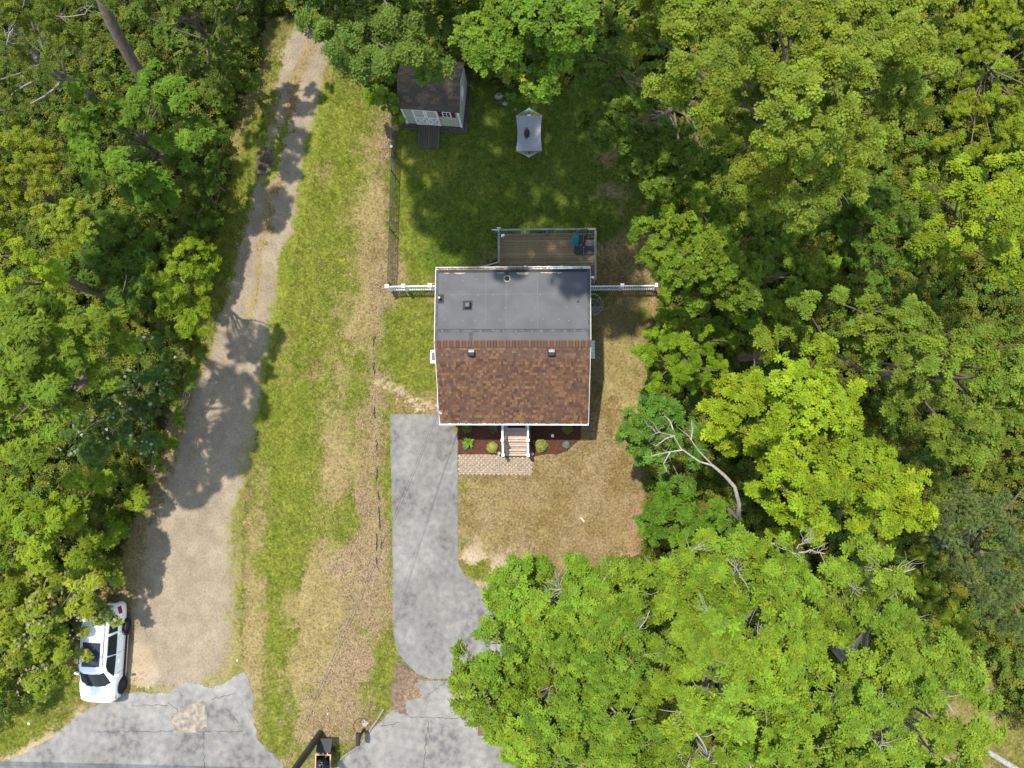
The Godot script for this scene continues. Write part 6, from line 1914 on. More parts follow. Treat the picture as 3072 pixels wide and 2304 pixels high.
	var bg2 := Geo.new()
	bg2.box(Vector3(0, 0.025, -1.22), Vector3(3.4, 0.05, 2.9))
	put("gravel_bed", bg2.mesh(), mat(Color(0.075, 0.072, 0.068), 1.0, "speck", 0.4), pad)
	for q in [[Vector3(0, 0.05, 0.27), Vector3(3.52, 0.1, 0.09)], [Vector3(1.73, 0.05, -1.22), Vector3(0.09, 0.1, 2.9)], [Vector3(-1.73, 0.05, -1.22), Vector3(0.09, 0.1, 2.9)]]:
		var b := Geo.new()
		b.box(q[0], q[1], Basis.IDENTITY, 0.01)
		put("timber", b.mesh(), M.wood_dark[0], pad)
	var xf := []
	var cl := []
	for i in 1500:
		var p := Vector3(rnd(-1.66, 1.66), 0.055, rnd(-2.5, 0.22))
		if absf(p.x) < 1.5 and p.z < -0.02: continue
		xf.append(Transform3D(facing(Vector3(rnd(-0.4, 0.4), 1, rnd(-0.4, 0.4)), rnd(0, TAU), rnd(0.012, 0.026)), p))
		cl.append(Color(0.14, 0.135, 0.13) * rnd(0.4, 1.8))
	many("gravel", SPRIG.stone, M.stone, xf, cl, pad).set_meta("kind", "stuff")
	var ramp := thing("shed_ramp", "weathered plank ramp in front of the shed doors", "ramp", Vector3(-6.12, 0, -15.75), deg_to_rad(-2.0))
	for i in 9:
		var rg := Geo.new()
		rg.box(Vector3(-0.52 + i * 0.13, 0.11, 0), Vector3(0.122, 0.035, 1.22), Basis(Vector3.RIGHT, 0.09), 0.006)
		put("plank", rg.mesh(), M.wood_dark[rng.randi() % 2], ramp)

func build_hammock():
	var t := thing("hammock", "pale grey hammock with ring pattern on a stand in the back yard", "hammock", Vector3(-0.72, 0, -15.5))
	# print of the cloth
	var w := 200
	var hh := 280
	var im := Image.create(w, hh, false, Image.FORMAT_RGB8)
	var f := FastNoiseLite.new()
	f.frequency = 0.05
	for y in hh:
		for x in w:
			var cx := fposmod(x, 20.0) - 10.0
			var cy := fposmod(y, 20.0) - 10.0
			var r := sqrt(cx * cx + cy * cy)
			var c := Color(0.27, 0.272, 0.288)
			if absf(r - 8.2) < 1.2: c = Color(0.085, 0.09, 0.115)
			if absf(r - 4.5) < 0.9: c = Color(0.33, 0.35, 0.40)
			if maxf(absf(cx), absf(cy)) > 9.0: c = Color(0.03, 0.033, 0.045)
			var n := f.get_noise_2d(x, y)
			var d := Vector2((x - 80) / 30.0, (y - 128) / 50.0).length() + n * 0.6
			if d < 1.0: c = c.lerp(Color(0.06, 0.045, 0.025), clampf((1.0 - d) * 2.6, 0, 1))
			if f.get_noise_2d(x * 2.3 + 500, y * 1.1) > 0.42: c = c.lerp(Color(0.08, 0.06, 0.035), 0.7)
			im.set_pixel(x, y, srgb(c * (1.0 + n * 0.25)))
	var cm := StandardMaterial3D.new()
	cm.albedo_texture = ImageTexture.create_from_image(im)
	cm.roughness = 0.9
	var g := Geo.new()
	var nu := 14
	var nv := 18
	var P := func(i, j):
		var u: float = float(i) / nu
		var v: float = float(j) / nv
		var pinch := 1.0 - 0.11 * sin(v * PI)
		return Vector3((u - 0.5) * 1.37 * pinch, 1.0 - 0.2 * sin(v * PI) * (0.35 + 0.65 * sin(u * PI)), -0.92 + v * 1.86)
	for i in nu:
		for j in nv:
			var q := [P.call(i, j), P.call(i, j + 1), P.call(i + 1, j + 1), P.call(i + 1, j)]
			var uvq := [Vector2(i, j), Vector2(i, j + 1), Vector2(i + 1, j + 1), Vector2(i + 1, j)]
			g.quad(q[0], q[1], q[2], q[3])
			for k in [0, 2, 1, 0, 3, 2]:
				g.uv.append(uvq[k] / Vector2(nu, nv))
	put("cloth", g.mesh(), cm, t)
	for s in [-1, 1]:
		var z: float = -0.945 if s < 0 else 0.955
		var b := Geo.new()
		b.tube([Vector3(-0.69, 1.0, z), Vector3(0.69, 1.0, z)], [0.02, 0.02], 8)
		put("spreader_bar", b.mesh(), M.orangewood, t)
		for k in 15:
			var c := Geo.new()
			var x := -0.66 + k * 1.32 / 14
			c.tube([Vector3(x, 1.0, z), Vector3(0, 1.06, z + s * 0.35)], [0.006], 4, false)
			put("cord", c.mesh(), M.rope, t)
		var r := Geo.new()
		r.tube([Vector3(-0.04, 1.07, z + s * 0.37), Vector3(0.04, 1.07, z + s * 0.37)], [0.018], 6)
		put("ring", r.mesh(), M.greymetal, t)
	var tg := Geo.new()
	tg.box(Vector3(0.0, 1.025, -0.945), Vector3(0.15, 0.012, 0.06))
	put("care_tag", tg.mesh(), M.white, t)
	var sg := Geo.new()
	var arc := []
	for k in 13:
		var a := -1.0 + k / 6.0
		arc.append(Vector3(0, 0.06 + 1.0 * pow(absf(a), 2.6), a * 1.36))
	sg.tube(arc, [0.03], 8)
	for z in [-0.75, 0.75]:
		sg.tube([Vector3(-0.5, 0.03, z), Vector3(0.5, 0.03, z)], [0.028], 8)
		sg.tube([Vector3(0, 0.03, z), Vector3(0, 0.25, z)], [0.024], 6)
	put("stand", sg.mesh(), M.dkmetal, t)
	var xf := []
	var cl := []
	for i in 130:
		var p := Vector2(rnd(-1, 1), rnd(-1, 1))
		if p.length() > 1: continue
		xf.append(Transform3D(facing(Vector3(rnd(-0.7, 0.7), 1, rnd(-0.7, 0.7)), rnd(0, TAU), rnd(0.4, 0.8)), Vector3(-0.13 + p.x * 0.17, 0.818, -0.05 + p.y * 0.28)))
		cl.append(Color(0.05, 0.035, 0.015) * rnd(0.5, 1.6))
	var ld := many("wet_leaves", SPRIG.dead_leaf, M.dry, xf, cl)
	ld.position = t.position
	tag(ld, "small heap of dark wet leaves lying on the hammock", "leaves", "", "stuff")

# ---------------------------------------------------------------- car
func loft(g: Geo, rows: Array):
	# rows of points; smooth normals from the grid
	var nr := rows.size()
	var nc: int = rows[0].size()
	var nm := []
	for i in nr:
		var line := []
		for j in nc:
			var du: Vector3 = rows[min(i + 1, nr - 1)][j] - rows[max(i - 1, 0)][j]
			var dv: Vector3 = rows[i][min(j + 1, nc - 1)] - rows[i][max(j - 1, 0)]
			var x := dv.cross(du)
			line.append(x.normalized() if x.length() > 1e-9 else Vector3.UP)
		nm.append(line)
	for i in nr - 1:
		for j in nc - 1:
			g.tris(rows[i][j], rows[i][j + 1], rows[i + 1][j + 1], nm[i][j], nm[i][j + 1], nm[i + 1][j + 1])
			g.tris(rows[i][j], rows[i + 1][j + 1], rows[i + 1][j], nm[i][j], nm[i + 1][j + 1], nm[i + 1][j])
func build_car():
	var t := thing("parked_car", "white family car with a dark sunroof parked at the foot of the gravel lane", "car", Vector3(-22.66, 0.016, 11.45), -0.03)
	var body := Geo.new()
	var st := [
		# z, half width, hood/deck height, sill
		[-2.53, 0.62, 0.92, 0.42], [-2.50, 0.80, 1.00, 0.36], [-2.40, 0.91, 1.05, 0.33], [-2.1, 0.965, 1.07, 0.31], [-1.2, 0.985, 1.08, 0.30], [0.0, 0.985, 1.07, 0.30], [1.0, 0.98, 1.07, 0.30], [1.55, 0.97, 1.08, 0.30], [1.95, 0.955, 1.04, 0.31], [2.2, 0.92, 0.99, 0.32], [2.38, 0.84, 0.93, 0.34], [2.48, 0.72, 0.86, 0.36], [2.545, 0.5, 0.76, 0.4], [2.56, 0.2, 0.7, 0.45]]
	var rows := []
	for s in st:
		var z: float = s[0]
		var w: float = s[1]
		var y: float = s[2]
		var b: float = s[3]
		var half := [[w - 0.07, b], [w - 0.015, b + 0.12], [w, b + (y - b) * 0.45], [w - 0.012, b + (y - b) * 0.72], [w - 0.05, y - 0.04], [w - 0.11, y], [w * 0.55, y + 0.022], [0.0, y + 0.03]]
		var line := []
		for p in half: line.append(Vector3(p[0], p[1], z))
		for k in range(half.size() - 2, -1, -1): line.append(Vector3(-half[k][0], half[k][1], z))
		rows.append(line)
	rows.reverse()
	loft(body, rows)
	body.box(Vector3(0, 0.4, 0), Vector3(1.7, 0.2, 4.7))
	put("body", body.mesh(), M.carpaint, t)
	# cabin
	var cab := Geo.new()
	var base := [Vector3(0.0, 1.08, 1.66), Vector3(0.5, 1.08, 1.60), Vector3(0.80, 1.07, 1.44), Vector3(0.90, 1.06, 1.1), Vector3(0.925, 1.06, 0.2), Vector3(0.92, 1.06, -1.2), Vector3(0.88, 1.06, -2.1), Vector3(0.72, 1.05, -2.42), Vector3(0.0, 1.05, -2.5)]
	var top := [Vector3(0.0, 1.675, 0.76), Vector3(0.4, 1.665, 0.73), Vector3(0.6, 1.645, 0.63), Vector3(0.66, 1.64, 0.4), Vector3(0.69, 1.66, -0.3), Vector3(0.685, 1.655, -1.2), Vector3(0.65, 1.63, -1.9), Vector3(0.5, 1.62, -2.1), Vector3(0.0, 1.62, -2.14)]
	var ring := func(arr):
		var out: Array = arr.duplicate()
		for k in range(arr.size() - 2, 0, -1):
			out.append(Vector3(-arr[k].x, arr[k].y, arr[k].z))
		out.append(arr[0])
		return out
	var mid := []
	for k in base.size():
		mid.append(base[k].lerp(top[k], 0.9) + Vector3(sign(base[k].x) * 0.012, 0.005, 0.0))
	var roofc := []
	for k in top.size():
		roofc.append(Vector3(top[k].x * 0.93, top[k].y + 0.028, (top[k].z + 0.7) * 0.97 - 0.7))
	var r0 = ring.call(base)
	var r1 = ring.call(mid)
	var r2 = ring.call(top)
	var r3 = ring.call(roofc)
	var inner := []
	for p in r3: inner.append(Vector3(p.x * 0.3, 1.73, (p.z + 0.7) * 0.3 - 0.7))
	var cen := []
	for p in r3: cen.append(Vector3(0, 1.735, -0.7))
	loft(cab, [r0, r1, r2, r3, inner, cen])
	put("cabin", cab.mesh(), M.carpaint, t)
	# glass panels lie just proud of the cabin
	var panel := func(called, pts, m, push):
		var g := Geo.new()
		var cc := Vector3.ZERO
		for p in pts: cc += p
		cc /= pts.size()
		var nn: Vector3 = (pts[1] - pts[0]).cross(pts[2] - pts[0]).normalized()
		if nn.dot(cc - Vector3(0, 1.0, -0.5)) < 0: nn = -nn
		var q := []
		for p in pts: q.append(p + nn * push)
		for i in range(1, q.size() - 1):
			if (q[i] - q[0]).cross(q[i + 1] - q[0]).dot(nn) > 0: g.tri(q[0], q[i], q[i + 1])
			else: g.tri(q[0], q[i + 1], q[i])
		return put(called, g.mesh(), m, t)
	var at := func(k, f, mir):
		var p: Vector3 = base[k].lerp(mid[k], f)
		return Vector3(-p.x if mir else p.x, p.y, p.z)
	# windscreen: strips following the curve
	var ws := Geo.new()
	var wrow0 := []
	var wrow1 := []
	for k in [2, 1, 0]:
		wrow0.append(at.call(k, 0.06, true)); wrow1.append(at.call(k, 0.97, true))
	for k in [1, 2]:
		wrow0.append(at.call(k, 0.06, false)); wrow1.append(at.call(k, 0.97, false))
	for i in wrow0.size():
		wrow0[i] += Vector3(0, 0.008, 0.012); wrow1[i] += Vector3(0, 0.008, 0.012)
		wrow0[i].x *= 0.97; wrow1[i].x *= 0.97
	loft(ws, [wrow0, wrow1])
	put("windscreen", ws.mesh(), M.carglass, t)
	for mir in [false, true]:
		var s := -1.0 if mir else 1.0
		panel.call("side_window", [at.call(3, 0.1, mir) + Vector3(0, 0, 0.04), Vector3(s * 0.925, 1.11, 0.0), Vector3(s * 0.735, 1.58, 0.0), Vector3(s * 0.695, 1.59, 0.42), Vector3(s * 0.745, 1.5, 0.72)], M.carglass, 0.028)
		panel.call("side_window", [Vector3(s * 0.925, 1.11, -0.06), Vector3(s * 0.925, 1.11, -1.1), Vector3(s * 0.73, 1.58, -1.0), Vector3(s * 0.735, 1.585, -0.06)], M.carglass, 0.028)
		panel.call("side_window", [Vector3(s * 0.922, 1.11, -1.2), Vector3(s * 0.885, 1.11, -2.0), Vector3(s * 0.74, 1.5, -1.85), Vector3(s * 0.725, 1.58, -1.15)], M.carglass, 0.03)
		var rg := Geo.new()
		rg.tube([Vector3(s * 0.60, 1.70, 0.35), Vector3(s * 0.605, 1.745, 0.2), Vector3(s * 0.61, 1.75, -1.5), Vector3(s * 0.60, 1.70, -1.75)], [0.02], 6)
		put("roof_rail", rg.mesh(), M.plastic, t)
		var mg := Geo.new()
		mg.box(Vector3(s * 1.06, 1.12, 1.02), Vector3(0.22, 0.15, 0.1), Basis(Vector3.UP, s * 0.2), 0.03)
		put("mirror", mg.mesh(), M.carpaint, t)
		var rb := Geo.new()
		rb.box(Vector3(s * 1.0, 0.34, 0.24), Vector3(0.14, 0.05, 2.1), Basis.IDENTITY, 0.01)
		var run := put("running_board", rb.mesh(), M.plastic, t)
		var rs := Geo.new()
		rs.box(Vector3(s * 1.075, 0.345, 0.24), Vector3(0.012, 0.05, 2.1))
		put("chrome_strip", rs.mesh(), M.chrome, run)
		for z in [0.35, -0.75]:
			var hg := Geo.new()
			hg.box(Vector3(s * 0.985, 0.92, z), Vector3(0.03, 0.03, 0.2), Basis.IDENTITY, 0.01)
			put("door_handle", hg.mesh(), M.carpaint, t)
		for z in [0.95, -0.08, -1.1]:
			var sg := Geo.new()
			sg.box(Vector3(s * 0.978, 0.72, z), Vector3(0.012, 0.62, 0.008))
			put("door_seam", sg.mesh(), M.plastic, t)
		for z in [1.74, -1.25]:
			var wg := Geo.new()
			var wb := Basis(Vector3.BACK, -s * PI / 2)
			wg.lathe(Vector3(s * 0.90, 0.38, z), [Vector2(0.25, -0.12), Vector2(0.36, -0.12), Vector2(0.38, -0.08), Vector2(0.38, 0.08), Vector2(0.36, 0.125), Vector2(0.27, 0.125), Vector2(0.26, 0.09)], 28, wb)
			var wheel := Node3D.new()
			wheel.name = "wheel"
			t.add_child(wheel, true)
			put("tyre", wg.mesh(), M.tyre, wheel)
			var rm := Geo.new()
			rm.lathe(Vector3(s * 0.90, 0.38, z), [Vector2(0.27, 0.07), Vector2(0.24, 0.115), Vector2(0.235, 0.06), Vector2(0.0, 0.05)], 28, wb)
			for k in 10:
				var a := TAU * k / 10
				rm.bar(Vector3(s * 1.0, 0.38 + 0.04 * cos(a), z + 0.04 * sin(a)), Vector3(s * 1.01, 0.38 + 0.245 * cos(a), z + 0.245 * sin(a)), 0.028, 0.028)
			put("rim", rm.mesh(), M.rim, wheel)
			var arch := Geo.new()
			var pts := []
			for k in 13:
				var a := PI * k / 12
				pts.append(Vector3(s * 0.965, 0.38 + 0.425 * sin(a), z + 0.425 * cos(a)))
			arch.tube(pts, [0.035], 6)
			put("wheel_arch", arch.mesh(), M.plastic, t)
		var hl := Geo.new()
		hl.box(Vector3(s * 0.76, 0.86, 2.32), Vector3(0.3, 0.1, 0.2), Basis(Vector3.UP, s * 0.55), 0.04)
		var head := put("headlight", hl.mesh(), M.clearlens, t)
		var am := Geo.new()
		am.box(Vector3(s * 0.905, 0.87, 2.18), Vector3(0.05, 0.06, 0.1), Basis(Vector3.UP, s * 0.3), 0.01)
		put("indicator", am.mesh(), M.amber, head)
		var tl := Geo.new()
		var zz := -2.22
		tl.box(Vector3(s * 0.90, 0.98, zz), Vector3(0.12, 0.2, 0.36), Basis(Vector3.UP, s * 0.3), 0.05)
		put("taillight", tl.mesh(), M.redlens, t)
	panel.call("rear_window", [Vector3(-0.66, 1.12, -2.44), Vector3(0.66, 1.12, -2.44), Vector3(0.5, 1.55, -2.2), Vector3(-0.5, 1.55, -2.2)], M.carglass, 0.03)
	var sp := Geo.new()
	sp.box(Vector3(0, 1.655, -2.16), Vector3(1.1, 0.03, 0.22), Basis(Vector3.RIGHT, 0.08), 0.01)
	put("spoiler", sp.mesh(), M.carpaint, t)
	var su := Geo.new()
	su.box(Vector3(0, 1.738, -0.14), Vector3(0.9, 0.014, 1.2), Basis.IDENTITY, 0.006)
	put("sunroof", su.mesh(), mat(Color(0.03, 0.036, 0.055), 0.08), t)
	var wp := Geo.new()
	for s in [-1, 1]:
		wp.bar(Vector3(s * 0.55, 1.115, 1.57), Vector3(s * 0.08 - 0.1, 1.13, 1.62), 0.02, 0.02)
	put("wiper", wp.mesh(), M.plastic, t)
	var gr := Geo.new()
	gr.box(Vector3(0, 0.62, 2.545), Vector3(0.8, 0.22, 0.04), Basis.IDENTITY, 0.01)
	put("grille", gr.mesh(), M.plastic, t)

# ---------------------------------------------------------------- street furniture and small things
func catenary(a: Vector3, b: Vector3, sag: float, n := 24) -> Array:
	var out := []
	for i in n + 1:
		var t := float(i) / n
		out.append(a.lerp(b, t) + Vector3(0, -sag * 4 * t * (1 - t), 0))
	return out
func build_street():
	var p := thing("utility_pole", "weathered green grey timber utility pole by the bin at the road edge", "utility pole", Vector3(-11.45, 0, 15.62))
	var g := Geo.new()
	g.tube([Vector3(0, -0.1, 0), Vector3(0, 4, 0.05), Vector3(-0.03, 11, 0.1)], [0.185, 0.165, 0.12], 14)
	put("pole", g.mesh(), M.poletimber, p)
	var cg := Geo.new()
	cg.box(Vector3(0, 10.2, 0.1), Vector3(0.1, 0.1, 2.2))
	put("crossarm", cg.mesh(), M.wood_grey, p)
	var lab := ["lowest thick black cable strung along the road past the utility pole", "middle thick black cable strung along the road past the utility pole", "topmost thick black cable strung along the road past the utility pole"]
	for k in 3:
		var y := 5.7 + k * 0.42
		var c := Geo.new()
		var pts := catenary(Vector3(-45, y, 15.95), Vector3(-11.5, y, 15.9), 0.35, 20)
		pts.append_array(catenary(Vector3(-11.5, y, 15.9), Vector3(30, y - 0.1, 15.7), 0.4, 24).slice(1))
		c.tube(pts, [0.032], 6)
		var o := put("overhead_cable", c.mesh(), M.cable)
		tag(o, lab[k], "cable", "cables along the road")
	# service drop to the house
	var names := ["pale twisted service cable running from the pole to the house corner", "thin black wire beside the pale service cable to the house corner", "second thin black wire under the service cable to the house corner"]
	for k in 3:
		var a := Vector3(-11.4, 7.6 - k * 0.5, 15.5)
		var b := Vector3(-5.08 + k * 0.05, 3.3 - k * 0.12, -1.05 + k * 0.04)
		var c := Geo.new()
		c.tube(catenary(a, b, [0.45, 0.5, 0.75][k], 40), [[0.010, 0.006, 0.007][k]], 5)
		var o := put("service_cable", c.mesh(), M.cable_pale if k == 0 else M.cable)
		tag(o, names[k], "cable", "service wires to the house")
	var wh := thing("service_mast", "white conduit and grey bracket where the wires meet the house eave", "conduit", Vector3(-5.05, 3.2, -0.95))
	var mg := Geo.new()
	mg.tube([Vector3(0, -0.1, 0.02), Vector3(-0.02, 0.1, -0.25), Vector3(0.02, 0.35, -0.75), Vector3(0.1, 0.3, -1.1)], [0.016], 6)
	put("conduit", mg.mesh(), M.white, wh)
	var bg := Geo.new()
	bg.box(Vector3(0.06, -0.12, 0.1), Vector3(0.26, 0.05, 0.1), Basis(Vector3.UP, -0.6))
	put("bracket", bg.mesh(), M.greymetal, wh)
	# wheeled bin
	var b := thing("wheeled_bin", "brown wheeled bin with its black lid thrown open beside the utility pole", "bin", Vector3(-11.0, 0, 16.62))
	var body := Geo.new()
	for i in 4:
		var sgn := [Vector2(-1, -1), Vector2(1, -1), Vector2(1, 1), Vector2(-1, 1)]
		var p0: Vector2 = sgn[i]
		var p1: Vector2 = sgn[(i + 1) % 4]
		body.quad(Vector3(p1.x * 0.26, 0.08, p1.y * 0.24), Vector3(p0.x * 0.26, 0.08, p0.y * 0.24), Vector3(p0.x * 0.36, 0.98, p0.y * 0.34), Vector3(p1.x * 0.36, 0.98, p1.y * 0.34))
	body.box(Vector3(0, 0.1, 0), Vector3(0.5, 0.03, 0.46))
	put("body", body.mesh(), M.binbody, b)
	for q in [[Vector3(0, 1.0, -0.36), Vector3(0.8, 0.05, 0.06)], [Vector3(0, 1.0, 0.36), Vector3(0.8, 0.05, 0.06)], [Vector3(-0.37, 1.0, 0), Vector3(0.06, 0.05, 0.66)], [Vector3(0.37, 1.0, 0), Vector3(0.06, 0.05, 0.66)]]:
		var rg := Geo.new()
		rg.box(q[0], q[1], Basis.IDENTITY, 0.01)
		put("rim", rg.mesh(), M.binrim, b)
	for x in [-0.22, 0.0, 0.22]:
		var hgn := Geo.new()
		hgn.box(Vector3(x, 0.99, -0.43), Vector3(0.05, 0.05, 0.1))
		put("hinge", hgn.mesh(), M.binrim, b)
	var lid := Geo.new()
	var lb := Basis(Vector3.RIGHT, -0.55)
	lid.box(Vector3(0, 0.84, -0.74), Vector3(0.76, 0.035, 0.66), lb, 0.012)
	for y in [-0.16, -0.03, 0.1]:
		lid.box(Vector3(0.02, 0.84, -0.74) + lb * Vector3(0, 0.024, y), Vector3(0.36, 0.014, 0.03), lb)
	put("lid", lid.mesh(), M.plastic, b)
	for s in [-1, 1]:
		var wg := Geo.new()
		wg.lathe(Vector3(s * 0.29, 0.13, -0.22), [Vector2(0.0, -0.04), Vector2(0.12, -0.04), Vector2(0.13, 0), Vector2(0.12, 0.04), Vector2(0.0, 0.04)], 16, Basis(Vector3.BACK, PI / 2))
		put("wheel", wg.mesh(), M.tyre, b)
	var f := FastNoiseLite.new()
	f.frequency = 2.2
	for bagd in [["rubbish_bag", "black rubbish bag stuffed into the open bin", Vector3(-11.0, 1.02, 16.72), Vector3(0.34, 0.24, 0.30), M.bag], ["rubbish_bag", "small teal bag showing beside the black rubbish bag in the bin", Vector3(-10.86, 0.94, 16.92), Vector3(0.14, 0.1, 0.1), M.tealbag]]:
		var rows := []
		for i in 15:
			var th := PI * i / 14.0
			var line := []
			for j in 25:
				var ph := TAU * (j % 24) / 24.0
				var d := Vector3(sin(th) * cos(ph), cos(th), sin(th) * sin(ph))
				var k := 1.0 + f.get_noise_3dv(d * 1.3 + bagd[2]) * 0.35 + 0.06 * sin(ph * 9.0) * sin(th)
				line.append(d * bagd[3] * k)
			rows.append(line)
		rows.reverse()
		var bgm := Geo.new()
		loft(bgm, rows)
		var o := put(bagd[0], bgm.mesh(), bagd[4])
		o.position = bagd[2]
		tag(o, bagd[1], "rubbish bag")
	# mailbox
	var mb := thing("mailbox", "black post mounted mailbox with a red flag at the mouth of the driveway", "mailbox", Vector3(-9.22, 0, 15.42))
	var pg := Geo.new()
	pg.box(Vector3(0.03, 0.52, -0.05), Vector3(0.09, 1.04, 0.09))
	pg.bar(Vector3(0.03, 0.6, -0.05), Vector3(0.03, 0.98, 0.3), 0.06, 0.06)
	put("post", pg.mesh(), M.plastic, mb)
	var bx := Geo.new()
	var rows := []
	for z in [-0.30, 0.30]:
		var line := []
		for k in 11:
			var a := PI * k / 10
			line.append(Vector3(0.105 * cos(a), 1.13 + 0.11 * sin(a), z))
		line.append(Vector3(-0.105, 1.04, z))
		line.append(Vector3(0.105, 1.04, z))
		line.append(Vector3(0.105, 1.13, z))
		rows.append(line)
	loft(bx, [rows[1], rows[0]])
	for s in [0, 1]:
		for k in range(1, 13):
			if s == 1: bx.tri(rows[s][0], rows[s][k], rows[s][k + 1])
			else: bx.tri(rows[s][0], rows[s][k + 1], rows[s][k])
	put("box", bx.mesh(), M.plastic, mb)
	var fl := Geo.new()
	fl.box(Vector3(0.125, 1.12, 0.08), Vector3(0.014, 0.05, 0.26))
	put("flag", fl.mesh(), M.flag, mb)
	# granite kerb stones
	var kb := thing("kerb_stones", "thin row of grey kerb stones curving along the driveway mouth", "kerb")
	var cp := [Vector2(-8.16, 14.3), Vector2(-8.5, 14.85), Vector2(-8.95, 15.5), Vector2(-9.26, 16.05), Vector2(-9.6, 16.32), Vector2(-9.99, 16.56), Vector2(-10.3, 16.8), Vector2(-10.5, 17.1)]
	for i in cp.size() - 1:
		var kg := Geo.new()
		var a: Vector2 = cp[i]
		var c: Vector2 = cp[i + 1]
		kg.bar(Vector3(a.x, 0.05, a.y), Vector3(c.x, 0.05, c.y) - Vector3(c.x - a.x, 0, c.y - a.y) * 0.04, 0.095, 0.12)
		put("kerb_stone", kg.mesh(), M.granite, kb)
	# ring of black edging with flowers
	var ed := thing("edging_ring", "round black garden edging behind the mailbox", "edging", Vector3(-9.28, 0, 15.22))
	var eg := Geo.new()
	var pts := []
	for k in 15:
		var a := 0.6 + k * 0.2
		pts.append(Vector3(cos(a + 0.4) * 0.46, 0.05 + 0.02 * sin(k * 1.7), -sin(a + 0.4) * 0.42))
	eg.tube(pts, [0.013], 5)
	put("edging_strip", eg.mesh(), M.plastic, ed)
	plant("flower_clump", "small clump of white flowers inside the edging ring by the mailbox", Vector3(-9.12, 0, 15.05), 0.15, 0.1, 36, "small", Color(0.45, 0.42, 0.44), 0.3)
	# rusty plate
	var rg := Geo.new()
	rg.box(Vector3.ZERO, Vector3(0.52, 0.02, 0.42), Basis.IDENTITY, 0.006)
	var rp := put("rusty_plate", rg.mesh(), M.rust)
	rp.position = Vector3(-3.06, 0.03, 15.36)
	tag(rp, "rusty brown square plate on the driveway apron under the oak's edge", "metal plate")
	# broken landscape edging along the litter strip
	var be := thing("broken_edging", "broken black landscape edging lying along the leaf strewn strip", "edging")
	for q in [[-8.75, 0.5, -8.7, 1.1], [-8.72, 2.0, -8.7, 2.7], [-8.65, 3.2, -8.55, 3.75], [-8.62, 4.0, -8.5, 5.2], [-8.7, 5.4, -8.66, 6.3], [-8.45, 5.7, -8.4, 6.2], [-8.68, 6.6, -8.62, 7.0], [-8.9, -1.2, -8.85, -0.6], [-8.95, -3.6, -8.9, -2.9], [-8.92, -5.0, -8.97, -4.4]]:
		var sg := Geo.new()
		var w := wiggle(Vector2(q[0], q[1]), Vector2(q[2], q[3]), 0.05, 6)
		var wp := []
		for v in w: wp.append(Vector3(v.x, 0.03 + rnd(0, 0.03), v.y))
		sg.tube(wp, [0.012, 0.03, 0.022, 0.035, 0.026, 0.03, 0.012], 5)
		put("edging_strip", sg.mesh(), M.rubber_patch, be)
	# scraps and stones
	for q in [["white_scrap", "white scrap lying on the gravel lane's right edge", Vector3(-15.9, 0.03, 12.0), 0.07], ["white_scrap", "white scrap in the grass at the lower left corner", Vector3(-26.9, 0.05, 15.4), 0.1], ["white_scrap", "white pebble in the litter above the utility pole", Vector3(-11.1, 0.03, 14.65), 0.05]]:
		var sg := Geo.new()
		sg.box(Vector3.ZERO, Vector3(q[3] * 1.3, q[3] * 0.5, q[3]), Basis(Vector3.UP, rnd(0, 3)), 0.012)
		var o := put(q[0], sg.mesh(), M.white)
		o.position = q[2]
		tag(o, q[1], "scrap")
	var wsg := Geo.new()
	wsg.bar(Vector3(-0.09, 0, -0.1), Vector3(0.09, 0, 0.1), 0.07, 0.03)
	var ws := put("wood_scrap", wsg.mesh(), M.tan)
	ws.position = Vector3(2.05, 0.03, 4.6)
	tag(ws, "pale split wood scrap lying on the dry front lawn", "wood scrap")
	for q in [[Vector3(-2.36, 0.06, -17.94), 0.2, "largest grey rock in the shade above the hammock"], [Vector3(-2.03, 0.05, -17.54), 0.13, "tan rock between the shed and the hammock"], [Vector3(-1.46, 0.03, -17.22), 0.08, "smallest pale rock just above the hammock's top corner"]]:
		var rows2 := []
		for i in 9:
			var th := PI * i / 8.0
			var line := []
			for j in 13:
				var ph := TAU * (j % 12) / 12.0
				var d := Vector3(sin(th) * cos(ph), cos(th), sin(th) * sin(ph))
				line.append(d * Vector3(1.2, 0.7, 0.9) * q[1] * (1 + f.get_noise_3dv(d + q[0]) * 0.4))
			rows2.append(line)
		rows2.reverse()
		var rk := Geo.new()
		loft(rk, rows2)
		var o := put("rock", rk.mesh(), M.rock)
		o.position = q[0]
		tag(o, q[2], "rock", "rocks near the hammock")

func plant(called: String, label: String, at: Vector3, r: float, h: float, n: int, sprig: String, c: Color, scale := 0.5):
	var t := thing(called, label, "plant", at)
	var xf := []
	var cl := []
	for i in n:
		var d := rdir()
		d.y = absf(d.y)
		var k := rnd(0.5, 1.12)
		if i % 3 == 0: continue
		xf.append(Transform3D(facing(d + Vector3.UP * 0.6, rnd(0, TAU), scale * rnd(0.9, 1.5)), Vector3(d.x * r * k, d.y * h * k + 0.05, d.z * r * k)))
		var b := rnd(0.7, 1.3)
		cl.append(Color(c.r * b * rnd(0.9, 1.1), c.g * b, c.b * b))
	many("foliage", SPRIG[sprig], M.leaf, xf, cl, t).set_meta("kind", "stuff")
	var g := Geo.new()
	for k in 5:
		limb(g, Vector3(0, 0, 0), Vector3(rnd(-r, r) * 0.5, h * 0.7, rnd(-r, r) * 0.5), 0.01, 0.004, 0.1, 3, 4)
	put("stem", g.mesh(), M.bark, t)
